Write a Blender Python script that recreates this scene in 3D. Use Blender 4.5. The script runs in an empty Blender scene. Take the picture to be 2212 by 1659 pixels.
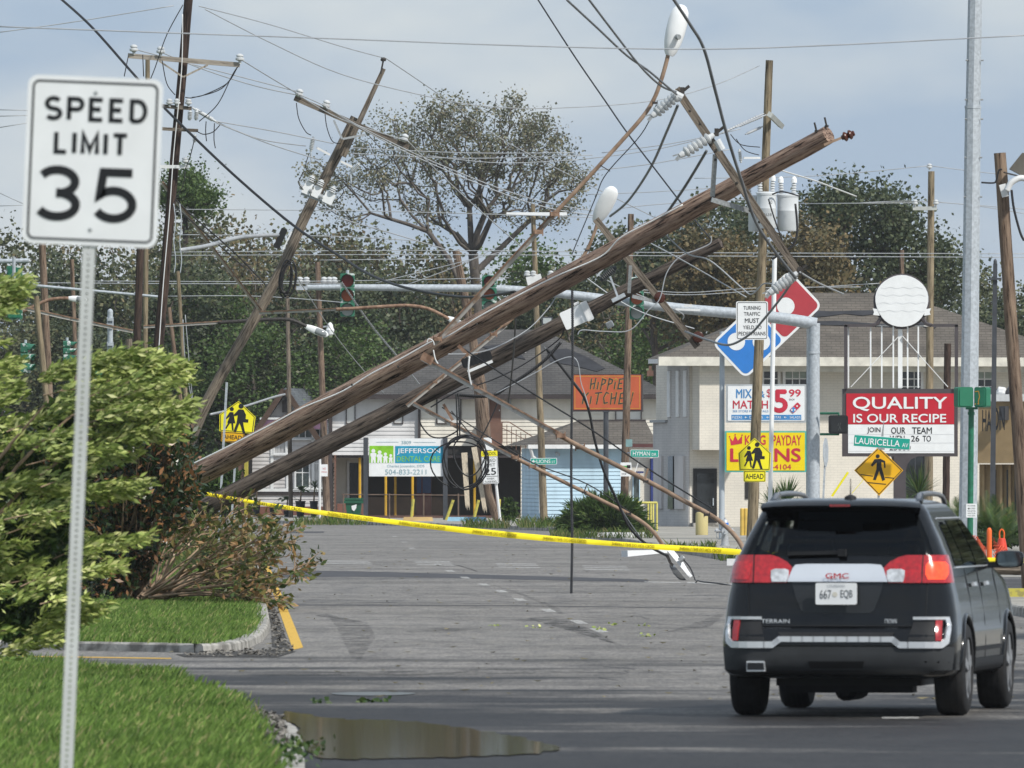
import bpy, math, random
import numpy as np
from mathutils import Vector, Matrix
R = math.radians
rnd = random.Random(7)
scene = bpy.context.scene
col = scene.collection.objects

# ---------------------------------------------------------------- camera, sky, sun
F, CX, HY, H = 24578.0, 1106.0, 1017.4, 1.92      # telephoto geometry: focal length, centre, eye level, eye height
cam_d = bpy.data.cameras.new('camera'); cam_d.lens = 400; cam_d.sensor_width = 36
cam_d.clip_start = 1; cam_d.clip_end = 6000
cam_d.dof.use_dof = True; cam_d.dof.focus_distance = 240; cam_d.dof.aperture_fstop = 17
cam = bpy.data.objects.new('camera', cam_d); col.link(cam)
cam.location = (0, 0, H); cam.rotation_euler = (R(90) + math.atan((HY - 829.5) / F), 0, 0)
scene.camera = cam

SUN_AZ, SUN_EL = R(46), R(45)                      # behind the camera, to the right
world = bpy.data.worlds.new('World'); scene.world = world; world.use_nodes = True
wn, wl = world.node_tree.nodes, world.node_tree.links; wn.clear()
def wnode(t, **k):
    n = wn.new(t)
    for a, b in k.items(): setattr(n, a, b)
    return n
sky = wnode('ShaderNodeTexSky', sky_type='NISHITA', sun_disc=False, sun_elevation=SUN_EL, sun_rotation=math.pi - SUN_AZ)
sky.air_density = 1.0; sky.dust_density = 1.0
tc = wnode('ShaderNodeTexCoord')
mp = wnode('ShaderNodeMapping'); mp.inputs['Scale'].default_value = (1, 1, 2.4); wl.new(tc.outputs['Generated'], mp.inputs[0])
n1 = wnode('ShaderNodeTexNoise'); n1.inputs['Scale'].default_value = 19; n1.inputs['Detail'].default_value = 5; n1.inputs['Roughness'].default_value = .48
mp.inputs['Location'].default_value = (.31, .12, .055)
wl.new(mp.outputs[0], n1.inputs['Vector'])
rp = wnode('ShaderNodeValToRGB'); wl.new(n1.outputs['Fac'], rp.inputs[0])
rp.color_ramp.elements[0].position = .40; rp.color_ramp.elements[0].color = (3.55, 4.6, 6.1, 1)
rp.color_ramp.elements[1].position = .61; rp.color_ramp.elements[1].color = (6.1, 6.6, 7.0, 1)
mx = wnode('ShaderNodeMix', data_type='RGBA'); mx.inputs[0].default_value = .86
wl.new(sky.outputs[0], mx.inputs[6]); wl.new(rp.outputs[0], mx.inputs[7])
bg = wnode('ShaderNodeBackground'); bg.inputs[1].default_value = .085; wl.new(mx.outputs[2], bg.inputs[0])
wo = wnode('ShaderNodeOutputWorld'); wl.new(bg.outputs[0], wo.inputs[0])
sun_d = bpy.data.lights.new('sun', 'SUN'); sun_d.energy = 3.0; sun_d.angle = R(3); sun_d.color = (1, .955, .88)
sun = bpy.data.objects.new('sun', sun_d); col.link(sun)
sun.rotation_euler = (R(90) - SUN_EL, 0, SUN_AZ)   # light arrives from behind-right of the camera
vs = scene.view_settings; vs.view_transform = 'Standard'; vs.look = 'None'; vs.exposure = .38; vs.gamma = 1; vs.use_curve_mapping = False
scene.cycles.use_denoising = True
scene.cycles.max_bounces = 6; scene.cycles.diffuse_bounces = 2; scene.cycles.glossy_bounces = 3
scene.cycles.transmission_bounces = 4; scene.cycles.transparent_max_bounces = 6
scene.cycles.caustics_reflective = False; scene.cycles.caustics_refractive = False

# ---------------------------------------------------------------- helpers
def P(x, y, Y): return Vector(((x - CX) * Y / F, Y, H + (HY - y) * Y / F))
def G(x, y, z=0.0):
    Y = F * (H - z) / (y - HY); return Vector(((x - CX) * Y / F, Y, z))
Zv = Vector((0, 0, 1)); Yv = Vector((0, 1, 0)); Xv = Vector((1, 0, 0))
W = {}                                             # world matrix of every object made
def reg(o, m): W[o.name] = m.copy()
def place(o, frame, parent):
    col.link(o)
    if parent is not None:
        o.parent = parent; o.matrix_parent_inverse = W[parent.name].inverted()
    o.matrix_basis = frame; reg(o, frame)
def tag(o, label=None, cat=None, group=None, kind=None):
    if label: o['label'] = label
    if cat: o['category'] = cat
    if group: o['group'] = group
    if kind: o['kind'] = kind
    return o
def thing(name, label, cat, loc, group=None):
    o = bpy.data.objects.new(name, None); o.empty_display_size = .2
    place(o, Matrix.Translation(Vector(loc)), None)
    return tag(o, label, cat, group)
def copy_thing(root, loc, label=None, group=None, rz=0, sc=1.0):
    def cp(o, par):
        c = o.copy(); col.link(c)
        if par is not None: c.parent = par; c.matrix_parent_inverse = o.matrix_parent_inverse.copy()
        for ch in o.children: cp(ch, c)
        return c
    kids = list(root.children)
    r = root.copy(); col.link(r)
    r.matrix_basis = Matrix.Translation(Vector(loc)) @ Matrix.Rotation(rz, 4, 'Z') @ Matrix.Diagonal((sc if not isinstance(sc, tuple) else sc[0],) * 2 + ((sc if not isinstance(sc, tuple) else sc[1]), 1))
    W[r.name] = r.matrix_basis.copy()
    for k in kids: cp(k, r)
    if label: r['label'] = label
    if group: r['group'] = group
    return r

class MB:
    def __init__(s, m=None): s.v = []; s.f = []; s.m = m
    def add(s, vs, fs):
        b = len(s.v)
        if s.m is not None: vs = [s.m @ Vector(v) for v in vs]
        s.v += [tuple(v) for v in vs]; s.f += [tuple(i + b for i in f) for f in fs]; return s
    def box(s, x0, x1, y0, y1, z0, z1):
        return s.add([(x0,y0,z0),(x1,y0,z0),(x1,y1,z0),(x0,y1,z0),(x0,y0,z1),(x1,y0,z1),(x1,y1,z1),(x0,y1,z1)],
                     [(0,3,2,1),(4,5,6,7),(0,1,5,4),(1,2,6,5),(2,3,7,6),(3,0,4,7)])
    def bar(s, a, b, w, h, side=None, w2=None, h2=None):
        a, b = Vector(a), Vector(b); d = (b - a).normalized()
        side = Vector(side) if side is not None else Vector((0, 1, 0))
        n = d.cross(side)
        if n.length < 1e-5: n = d.cross(Vector((1, 0, .1)))
        n.normalize(); t = n.cross(d).normalized()
        w2 = w if w2 is None else w2; h2 = h if h2 is None else h2
        vs = []
        for p, ww, hh in ((a, w, h), (b, w2, h2)):
            for i, j in ((-1,-1),(1,-1),(1,1),(-1,1)): vs.append(p + n * (i * ww / 2) + t * (j * hh / 2))
        return s.add(vs, [(3,2,1,0),(4,5,6,7),(0,1,5,4),(1,2,6,5),(2,3,7,6),(3,0,4,7)])
    def tube(s, pts, r, n=8, cap=True, jit=0, grooves=None):
        pts = [Vector(p) for p in pts]; k = len(pts)
        rs = [r] * k if not isinstance(r, (list, tuple)) else r
        d0 = (pts[1] - pts[0]).normalized()
        u = d0.cross(Vector((0, 1, .13)));
        if u.length < 1e-3: u = d0.cross(Xv)
        u.normalize(); vs = []
        for i in range(k):
            d = (pts[min(i + 1, k - 1)] - pts[max(i - 1, 0)]).normalized()
            u = (u - d * u.dot(d)).normalized(); w = d.cross(u)
            for j in range(n):
                a = 2 * math.pi * j / n; rr = rs[i]
                if grooves: rr *= grooves[j]
                if jit: rr *= 1 + rnd.uniform(-jit, jit)
                vs.append(pts[i] + u * (math.cos(a) * rr) + w * (math.sin(a) * rr))
        fs = [(i*n+j, i*n+(j+1)%n, (i+1)*n+(j+1)%n, (i+1)*n+j) for i in range(k-1) for j in range(n)]
        if cap: fs += [tuple(reversed(range(n))), tuple(range((k-1)*n, k*n))]
        return s.add(vs, fs)
    def lathe(s, o, axis, prof, n=12):
        o, axis = Vector(o), Vector(axis).normalized()
        return s.tube_prof(o, axis, prof, n)
    def tube_prof(s, o, ax, prof, n):
        u = ax.orthogonal().normalized(); w = ax.cross(u); vs = []
        for (h, r) in prof:
            for j in range(n):
                a = 2 * math.pi * j / n; vs.append(o + ax * h + (u * math.cos(a) + w * math.sin(a)) * r)
        k = len(prof)
        fs = [(i*n+j, i*n+(j+1)%n, (i+1)*n+(j+1)%n, (i+1)*n+j) for i in range(k-1) for j in range(n)]
        fs += [tuple(reversed(range(n))), tuple(range((k-1)*n, k*n))]
        return s.add(vs, fs)
    def prism(s, pts, d):                            # planar outline (3-D points), pushed along vector d
        n = len(pts); pts = [Vector(p) for p in pts]; d = Vector(d)
        return s.add(pts + [p + d for p in pts], [tuple(range(n)), tuple(reversed(range(n, 2*n)))] +
                     [(i, i + n, (i+1) % n + n, (i+1) % n) for i in range(n)])
    def quad(s, a, b, c, d): return s.add([a, b, c, d], [(0, 1, 2, 3)])
    def build(s, name, mat, parent=None, label=None, cat=None, group=None, kind=None, smooth=False, frame=None):
        me = bpy.data.meshes.new(name)
        V = np.array(s.v, dtype=float)
        if frame is None:
            if parent is None and kind is None:
                lo = V.min(0); hi = V.max(0); frame = Matrix.Translation(Vector(((lo[0]+hi[0])/2, (lo[1]+hi[1])/2, lo[2])))
            else: frame = Matrix.Identity(4)
        mi = np.array(frame.inverted())
        V = V @ mi[:3, :3].T + mi[:3, 3]
        me.from_pydata(V.tolist(), [], s.f)
        me.validate()
        if smooth: me.polygons.foreach_set('use_smooth', [True] * len(me.polygons))
        if mat: me.materials.append(mat)
        o = bpy.data.objects.new(name, me); place(o, frame, parent)
        if smooth == 'auto':
            try: me.set_sharp_from_angle(angle=R(38))
            except Exception: pass
        return tag(o, label, cat, group, kind)

def fastmesh(name, V, Fq, mat, parent=None, label=None, cat=None, group=None, kind=None, smooth=False, nv=4):
    """V (n,3) array, Fq (m,nv) int array"""
    me = bpy.data.meshes.new(name)
    V = np.ascontiguousarray(V, dtype=np.float32); Fq = np.ascontiguousarray(Fq, dtype=np.int32); m = len(Fq)
    me.vertices.add(len(V)); me.vertices.foreach_set('co', V.ravel())
    me.loops.add(m * nv); me.loops.foreach_set('vertex_index', Fq.ravel())
    me.polygons.add(m); me.polygons.foreach_set('loop_start', np.arange(0, m * nv, nv, dtype=np.int32))
    if smooth: me.polygons.foreach_set('use_smooth', np.ones(m, dtype=bool))
    me.update(calc_edges=True)
    me.materials.append(mat)
    o = bpy.data.objects.new(name, me); place(o, Matrix.Identity(4), parent)
    return tag(o, label, cat, group, kind)

def axis_frame(a, b):
    """frame at a whose z axis runs to b (for wood grain that follows the pole)"""
    z = (Vector(b) - Vector(a)).normalized(); x = Vector((0, 1, 0)).cross(z)
    if x.length < 1e-3: x = Vector((1, 0, 0))
    x.normalize(); y = z.cross(x)
    m = Matrix((x, y, z)).transposed().to_4x4(); m.translation = Vector(a); return m

# ---------------------------------------------------------------- materials
MATS = {}
def nt(name):
    m = bpy.data.materials.new(name); m.use_nodes = True; t = m.node_tree
    b = t.nodes.get('Principled BSDF'); return m, t.nodes, t.links, b
def _noise(N, L, vec, scale, detail=4, rough=.55):
    n = N.new('ShaderNodeTexNoise'); n.inputs['Scale'].default_value = scale
    n.inputs['Detail'].default_value = detail; n.inputs['Roughness'].default_value = rough
    if vec: L.new(vec, n.inputs['Vector'])
    return n.outputs['Fac']
def _ramp(N, L, fac, stops):
    r = N.new('ShaderNodeValToRGB'); e = r.color_ramp.elements
    while len(e) < len(stops): e.new(.5)
    for k, (p, c) in enumerate(stops): e[k].position = p; e[k].color = (*c, 1) if len(c) == 3 else c
    L.new(fac, r.inputs[0]); return r.outputs[0]
def _map(N, L, st, coord='Object', rot=None):
    t = N.new('ShaderNodeTexCoord'); m = N.new('ShaderNodeMapping'); m.inputs['Scale'].default_value = st
    if rot: m.inputs['Rotation'].default_value = rot
    L.new(t.outputs[coord], m.inputs[0]); return m.outputs[0]
def _mixc(N, L, f, a, b, mode='MIX'):
    m = N.new('ShaderNodeMix'); m.data_type = 'RGBA'; m.blend_type = mode
    for v, i in ((f, 0), (a, 6), (b, 7)):
        if hasattr(v, 'links') or hasattr(v, 'is_linked'): L.new(v, m.inputs[i])
        else: m.inputs[i].default_value = v if i == 0 else ((*v, 1) if len(v) == 3 else v)
    return m.outputs[2]
def _bump(N, L, b, h, strength, dist=.02):
    bp = N.new('ShaderNodeBump'); bp.inputs['Strength'].default_value = strength; bp.inputs['Distance'].default_value = dist
    L.new(h, bp.inputs['Height']); L.new(bp.outputs[0], b.inputs['Normal'])
def mul(c, k): return tuple(min(1, max(0, x * k)) for x in c)
def mat(name, c, rough=.6, metal=0, var=.15, sc=3, bump=0, bsc=20, st=(1, 1, 1), spec=.4, c2=None, coat=0, det=4, lo=.35, hi=.65, bdist=.02):
    if name in MATS: return MATS[name]
    m, N, L, b = nt(name); v = _map(N, L, st)
    f = _noise(N, L, v, sc, det)
    L.new(_ramp(N, L, f, [(lo, mul(c, 1 - var)), (hi, c2 or mul(c, 1 + var))]), b.inputs['Base Color'])
    b.inputs['Roughness'].default_value = rough; b.inputs['Metallic'].default_value = metal
    b.inputs['Specular IOR Level'].default_value = spec
    if coat: b.inputs['Coat Weight'].default_value = coat; b.inputs['Coat Roughness'].default_value = .06
    if bump: _bump(N, L, b, _noise(N, L, v, bsc, 3), bump, bdist)
    MATS[name] = m; return m
def wood(name, light, dark, crack, sc=1.0, bump=.7, rough=.85):
    m, N, L, b = nt(name); v = _map(N, L, (1, 1, .07))
    f = _noise(N, L, v, 22 * sc, 7, .75); g = _noise(N, L, _map(N, L, (1, 1, .25)), 2.2, 3)
    base = _ramp(N, L, f, [(.40, crack), (.46, dark), (.57, light), (.70, mul(light, 1.3))])
    tone = _ramp(N, L, g, [(.3, (.62, .62, .64)), (.7, (1.1, 1.06, 1.0))])
    L.new(_mixc(N, L, 1.0, base, tone, 'MULTIPLY'), b.inputs['Base Color'])
    b.inputs['Roughness'].default_value = rough; b.inputs['Specular IOR Level'].default_value = .2
    _bump(N, L, b, f, bump, .03)
    return m
def leafmat(name, stops, rough=.5, trans=.3, spec=.35):
    m, N, L, b = nt(name)
    g = N.new('ShaderNodeNewGeometry')
    c = _ramp(N, L, g.outputs['Random Per Island'], stops)
    f = _noise(N, L, _map(N, L, (1, 1, 1)), .55, 3)
    c = _mixc(N, L, 1.0, c, _ramp(N, L, f, [(.3, (.72, .74, .72)), (.7, (1.2, 1.17, 1.08))]), 'MULTIPLY')
    L.new(c, b.inputs['Base Color']); b.inputs['Roughness'].default_value = rough
    b.inputs['Specular IOR Level'].default_value = spec
    t = N.new('ShaderNodeBsdfTranslucent'); L.new(c, t.inputs[0])
    ms = N.new('ShaderNodeMixShader'); ms.inputs[0].default_value = trans
    out = N.get('Material Output'); L.new(b.outputs[0], ms.inputs[1]); L.new(t.outputs[0], ms.inputs[2]); L.new(ms.outputs[0], out.inputs[0])
    return m

M_white = mat('white_paint', (.74, .75, .75), .45, var=.06, sc=6)
M_signwhite = mat('sign_white', (.83, .85, .86), .35, var=.035, sc=5)
M_black = mat('sign_black', (.012, .013, .015), .5, var=.1)
M_galv = mat('galvanised_steel', (.43, .47, .51), .55, .12, var=.16, sc=14, det=6)
M_galv2 = mat('dull_steel', (.34, .36, .37), .5, .35, var=.2, sc=30)
M_rust = mat('rusty_steel', (.22, .125, .08), .8, .1, var=.3, sc=9, c2=(.36, .235, .165), det=7, bump=.2, bsc=40)
M_rustlite = mat('chalky_grey_steel', (.34, .24, .17), .7, .1, sc=7, c2=(.50, .48, .45), det=9, lo=.33, hi=.47)
M_brownpaint = mat('brown_conduit', (.27, .175, .115), .65, 0, var=.2, sc=6, c2=(.37, .26, .185), det=8)
M_porc = mat('porcelain', (.58, .60, .61), .25, var=.08, sc=6)
M_porcdark = mat('brown_glaze', (.07, .022, .014), .2, var=.2)
M_cable = mat('black_cable', (.018, .018, .02), .55, var=.2)
M_cablegrey = mat('grey_cable', (.13, .14, .15), .5, var=.2)
M_wiregrey = mat('aluminium_wire', (.40, .42, .44), .5, .2, var=.1)
M_iron = mat('dark_iron', (.05, .045, .042), .6, .3, var=.3, sc=20)
M_yellow = mat('yellow_paint', (.66, .47, .06), .55, var=.15, sc=8)
M_darkgrey = mat('dark_grey_paint', (.055, .06, .07), .45, var=.15, sc=4)
M_conc = mat('concrete', (.33, .315, .285), .9, var=.5, sc=3.5, det=9, c2=(.42, .405, .37), lo=.40, hi=.56, bump=.4, bsc=30)
M_green = mat('signal_green', (.018, .15, .085), .5, var=.2, sc=9)
M_glassdk = mat('dark_glass', (.02, .024, .028), .06, var=.3, sc=2, spec=.6)
W_red = wood('weathered_red_brown_wood', (.46, .335, .265), (.27, .18, .14), (.014, .011, .01), 1.15, 1.0)
W_dark = wood('dark_creosote_wood', (.17, .14, .12), (.085, .068, .058), (.012, .011, .01), 1.0, .9)
W_grey = wood('grey_weathered_wood', (.26, .225, .185), (.155, .13, .105), (.045, .036, .03), 1.2)
W_tan = wood('tan_pressure_treated_wood', (.31, .26, .18), (.22, .18, .12), (.075, .06, .042), .8, .4)
W_brown = wood('brown_pole_wood', (.27, .205, .155), (.17, .12, .09), (.04, .03, .024), 1.0, .6)
W_blackbrown = wood('blackish_pole_wood', (.085, .058, .047), (.048, .033, .028), (.012, .01, .009), 1.0, .6)

# ---------------------------------------------------------------- lettering and sign faces
_tcache = {}
def text_geom(s, bold=0.0):
    key = (s, bold)
    if key in _tcache: return _tcache[key]
    cu = bpy.data.curves.new('lettering', 'FONT'); cu.body = s; cu.size = 1; cu.resolution_u = 4
    o = bpy.data.objects.new('lettering', cu)
    me = bpy.data.meshes.new_from_object(o)
    v0 = [tuple(p.co) for p in me.vertices]; f0 = [tuple(p.vertices) for p in me.polygons]; v, f = [], []
    offs = [(0, 0, 0)] if not bold else [(0, 0, 0), (bold, 0, 1), (-bold, 0, 2), (0, bold, 3), (0, -bold, 4)]   # thicker strokes: layered copies
    for dx, dy, l in offs:
        b = len(v); v += [(p[0] + dx, p[1] + dy, l) for p in v0]; f += [tuple(i + b for i in q) for q in f0]
    bpy.data.objects.remove(o); bpy.data.curves.remove(cu); bpy.data.meshes.remove(me)
    _tcache[key] = (v, f); return v, f

class Face:
    """a flat face toward the street; x, y are measured in the sign's own plane"""
    def __init__(s, cx, cy, Y, roll=0.0, yaw=0.0, tilt=0.0):
        s.cx, s.cy, s.k = cx, cy, Y / F; s.o = P(cx, cy, Y)
        m = Matrix.Rotation(R(yaw), 3, 'Z') @ Matrix.Rotation(R(roll), 3, 'Y') @ Matrix.Rotation(R(tilt), 3, 'X')
        s.ax, s.n, s.ay = m @ Xv, m @ -Yv, m @ Zv
    def pt(s, x, y, n=0.0): return s.o + s.ax * ((x - s.cx) * s.k) + s.ay * ((s.cy - y) * s.k) + s.n * n
    def panel(s, outline, th, mat, name, parent=None, n=0.0, **kw):
        mb = MB(); mb.prism([s.pt(x, y, n) for x, y in outline], s.n * -th); return mb.build(name, mat, parent, **kw)
    def rr(s, x0, y0, x1, y1, r, k=5):
        pts = []
        for (cx, cy, a0) in ((x1-r, y0+r, 0), (x0+r, y0+r, 90), (x0+r, y1-r, 180), (x1-r, y1-r, 270)):
            for i in range(k + 1):
                a = R(a0 + 90 * i / k); pts.append((cx + r * math.cos(a), cy - r * math.sin(a)))
        return pts
    def ring(s, outer, inner, mat, name, parent, n):
        mb = MB(); k = len(outer); vs = [s.pt(x, y, n) for x, y in outer] + [s.pt(x, y, n) for x, y in inner]
        mb.add(vs, [(i, (i+1) % k, (i+1) % k + k, i + k) for i in range(k)]); return mb.build(name, mat, parent)
    def text(s, t, x0, y0, x1, y1, mat, parent, n=.004, bold=0.0, slant=0.0, name='lettering'):
        v, f = text_geom(t, bold); a = np.array(v); lo, hi = a.min(0), a.max(0)
        sx, sy = (x1 - x0) / max(1e-6, hi[0] - lo[0]), (y1 - y0) / max(1e-6, hi[1] - lo[1])
        fs = sorted(f, key=lambda q: min(v[i][0] for i in q)); groups = []; right = -9     # one mesh per word
        for q in fs:
            l_, r_ = min(v[i][0] for i in q), max(v[i][0] for i in q)
            if l_ > right + .17: groups.append([])
            groups[-1].append(q); right = max(right, r_)
        o = None
        for g in groups:
            ids = {}; mb = MB()
            for q in g:
                for i in q: ids.setdefault(i, len(ids))
            mb.add([s.pt(x0 + (v[i][0]-lo[0]) * sx + slant * (v[i][1]-lo[1]) * sy, y1 - (v[i][1]-lo[1]) * sy, n + v[i][2] * .0004) for i in ids], [tuple(ids[i] for i in q) for q in g])
            o = mb.build(name, mat, parent)
        return o
    def strokes(s, paths, w, mat, parent, n=.004, name='lettering'):
        """flat ribbons of width w along polylines, mitred"""
        mb = MB()
        for ip, pth in enumerate(paths):
            k = len(pth); L_, R_ = [], []
            for i, (x, y) in enumerate(pth):
                a = pth[max(i-1, 0)]; b = pth[min(i+1, k-1)]
                d1 = Vector((x - a[0], y - a[1])); d2 = Vector((b[0] - x, b[1] - y))
                if d1.length < 1e-6: d1 = d2
                if d2.length < 1e-6: d2 = d1
                d1.normalize(); d2.normalize(); t = (d1 + d2).normalized(); nn = Vector((-t.y, t.x))
                c = max(.45, nn.dot(Vector((-d1.y, d1.x)))); h = w / 2 / c
                L_.append(s.pt(x + nn.x*h, y + nn.y*h, n + ip*.0005)); R_.append(s.pt(x - nn.x*h, y - nn.y*h, n + ip*.0005))
            mb.add(L_ + R_, [(i, i+1, i+1+k, i+k) for i in range(k-1)])
        return mb.build(name, mat, parent)
    def disc(s, x, y, r, mat, name, parent, n=.004, k=24, sy=1.0):
        mb = MB(); mb.add([s.pt(x + r*math.cos(2*math.pi*i/k), y - r*sy*math.sin(2*math.pi*i/k), n) for i in range(k)], [tuple(range(k))])
        return mb.build(name, mat, parent)
    def poly(s, pts, mat, name, parent, n=.004):
        mb = MB(); mb.add([s.pt(x, y, n) for x, y in pts], [tuple(range(len(pts)))]); return mb.build(name, mat, parent)
def arc(cx, cy, rx, ry, a0, a1, k=14): return [(cx + rx*math.cos(R(a0 + (a1-a0)*i/k)), cy - ry*math.sin(R(a0 + (a1-a0)*i/k))) for i in range(k+1)]
# ---------------------------------------------------------------- ground, road, kerbs
def sheet(name, pts, z, m, kind='structure', label=None, cat=None, parent=None):
    mb = MB(); mb.add([(p[0], p[1], z) for p in pts], [tuple(range(len(pts)))]); return mb.build(name, m, parent, label, cat, kind=kind)
def slab(name, pts, z, m, kind='structure'):
    mb = MB(); mb.prism([(p[0], p[1], z) for p in pts], (0, 0, -z - .05)); return mb.build(name, m, kind=kind)
def soil_mat():
    m, N, L, b = nt('soil_and_lawn'); v = _map(N, L, (1, 1, 1))
    c = _ramp(N, L, _noise(N, L, v, .35, 6), [(.35, (.10, .10, .05)), (.6, (.07, .12, .03))])
    L.new(c, b.inputs['Base Color']); b.inputs['Roughness'].default_value = .95; return m
def asphalt_mat(name, lo, hi, wet=True):
    m, N, L, b = nt(name); v = _map(N, L, (1, 1, 1))
    big = _noise(N, L, v, .22, 6, .62); mid = _noise(N, L, _map(N, L, (3.2, .55, 1)), 1.0, 5, .6); fine = _noise(N, L, v, 55, 3, .7)
    c = _ramp(N, L, big, [(.32, lo), (.62, hi)])
    c = _mixc(N, L, 1.0, c, _ramp(N, L, mid, [(.32, (.72, .72, .74)), (.5, (1, 1, 1)), (.75, (1.14, 1.12, 1.08))]), 'MULTIPLY')
    streak = _noise(N, L, _map(N, L, (22, 1.1, 1)), 1.0, 3, .7); c = _mixc(N, L, 1.0, c, _ramp(N, L, streak, [(.36, (.83, .83, .84)), (.5, (1, 1, 1)), (.64, (1.18, 1.17, 1.15))]), 'MULTIPLY')
    c = _mixc(N, L, 1.0, c, _ramp(N, L, fine, [(.36, (.55, .55, .56)), (.5, (1, 1, 1)), (.66, (1.75, 1.72, 1.62))]), 'MULTIPLY')
    rough = .86
    if wet:   # rain-soaked asphalt around the puddle: darker and smoother where water still stands in the surface
        t = N.new('ShaderNodeTexCoord'); sp = N.new('ShaderNodeSeparateXYZ'); L.new(t.outputs['Object'], sp.inputs[0])
        nn = _noise(N, L, _map(N, L, (.16, .30, 1)), 1.0, 6, .62)
        mr = N.new('ShaderNodeMapRange'); mr.inputs[1].default_value = 132; mr.inputs[2].default_value = 84; mr.inputs[3].default_value = -.16; mr.inputs[4].default_value = .15
        L.new(sp.outputs['Y'], mr.inputs[0])
        ad = N.new('ShaderNodeMath'); ad.operation = 'ADD'; L.new(nn, ad.inputs[0]); L.new(mr.outputs[0], ad.inputs[1])
        w = _ramp(N, L, ad.outputs[0], [(.46, (0, 0, 0)), (.60, (1, 1, 1))])
        c = _mixc(N, L, w, c, _mixc(N, L, 1.0, c, (.13, .128, .135), 'MULTIPLY'))
        r = N.new('ShaderNodeMapRange'); r.inputs[3].default_value = .88; r.inputs[4].default_value = .60; L.new(w, r.inputs[0]); L.new(r.outputs[0], b.inputs['Roughness'])
    else: b.inputs['Roughness'].default_value = rough
    L.new(c, b.inputs['Base Color']); b.inputs['Specular IOR Level'].default_value = .25
    _bump(N, L, b, fine, .5, .01)
    return m
M_soil = soil_mat(); M_asph = asphalt_mat('asphalt', (.135, .131, .126), (.215, .208, .20)); M_asph2 = asphalt_mat('dark_asphalt', (.05, .05, .055), (.08, .08, .085), False)
M_patch = mat('tar_sealed_asphalt', (.055, .054, .058), .75, var=.3, sc=1.5, det=6)
def stain_mat():
    m, N, L, b = nt('rubber_stain'); b.inputs['Base Color'].default_value = (.03, .03, .034, 1); b.inputs['Roughness'].default_value = .9
    f = _noise(N, L, _map(N, L, (2.2, .7, 1)), 1.5, 6, .7); f2 = _noise(N, L, _map(N, L, (1, 1, 1)), 40, 2)
    a = N.new('ShaderNodeMath'); a.operation = 'MULTIPLY'; L.new(_ramp(N, L, f, [(.42, (0, 0, 0)), (.72, (.75, .75, .75))]), a.inputs[0]); L.new(_ramp(N, L, f2, [(.3, (.3, .3, .3)), (.6, (1, 1, 1))]), a.inputs[1])
    L.new(a.outputs[0], b.inputs['Alpha']); return m
M_stain = stain_mat()
def worn(name, c, a0=.36, a1=.60, am=.85):
    m, N, L, b = nt(name); b.inputs['Base Color'].default_value = (*c, 1); b.inputs['Roughness'].default_value = .8
    f = _noise(N, L, _map(N, L, (1, .6, 1)), 14, 6, .75)
    L.new(_ramp(N, L, f, [(a0, (0, 0, 0)), (a1, (am, am, am))]), b.inputs['Alpha']); return m
M_linew = worn('worn_white_line', (.62, .62, .6)); M_liney = worn('worn_yellow_line', (.62, .38, .05), .33, .43, 1)

sheet('ground', [(-650, -60), (650, -60), (650, 1300), (-650, 1300)], -.03, M_soil)
sheet('road', [(-90, 4), (90, 4), (90, 445), (-90, 445)], 0, M_asph)
kerbR = [(8.9, 62), (4.85, 240), (3.35, 295), (1.6, 362), (-3.2, 398), (-9.0, 417), (-45, 434)]
M_pave = mat('pavement_concrete', (.30, .285, .25), .95, var=.25, sc=.6, det=8, c2=(.40, .38, .335), bump=.2, bsc=25)
slab('pavement', kerbR + [(-45, 620), (90, 620), (90, 62)], .12, M_pave)
def kerb(name, pts, h, w=.16, side=1):
    mb = MB(); prof = [(0, 0), (.012, h - .02), (.035, h), (w, h), (w, 0)]
    V = []
    n = len(pts)
    for i, p in enumerate(pts):
        a = Vector(pts[max(i-1, 0)]); b = Vector(pts[min(i+1, n-1)]); t = (b - a).normalized(); nn = Vector((t.y, -t.x)) * side
        for (o, z) in prof: V.append((p[0] + nn.x * o, p[1] + nn.y * o, z))
    k = len(prof)
    mb.add(V, [(i*k+j, (i+1)*k+j, (i+1)*k+j+1, i*k+j+1) for i in range(n-1) for j in range(k-1)])
    return mb.build(name, M_conc, kind='structure')
def dense(pts, step=2.0):
    out = []
    for a, b in zip(pts[:-1], pts[1:]):
        a, b = Vector(a), Vector(b); n = max(1, int((b - a).length / step))
        out += [tuple(a + (b - a) * (i / n)) for i in range(n)]
    return out + [tuple(pts[-1])]
kerb('kerb_street', [(x - .16, y) for x, y in dense(kerbR, 5)], .128)

# the grassed median on the left with its rounded nose
def g2(x, y, z=0.0): p = G(x, y, z); return (p.x, p.y)
nose = [(-30, g2(0, 1402)[1]), g2(0, 1402), g2(160, 1405), g2(324, 1408), g2(440, 1411), g2(500, 1408), g2(540, 1399), g2(566, 1386), g2(580, 1368), g2(584, 1350)]
q = nose[-1]; edge = [(q[0] - .0239 * d, q[1] + d) for d in (12, 40, 80, 120, 160, 200)]
median_edge = nose + edge
kerb('kerb_median', [(p[0], p[1]) for p in dense(median_edge[:-6], .5) + edge], .095, .17, -1)
med_in = []
for i, p in enumerate(median_edge):
    a = Vector(median_edge[max(i-1, 0)]); b = Vector(median_edge[min(i+1, len(median_edge)-1)]); t = (b - a).normalized()
    med_in.append((p[0] - t.y * .165, p[1] + t.x * .165))
slab('median_ground', med_in + [(-60, edge[-1][1]), (-60, nose[0][1])], .085, M_soil)

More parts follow.
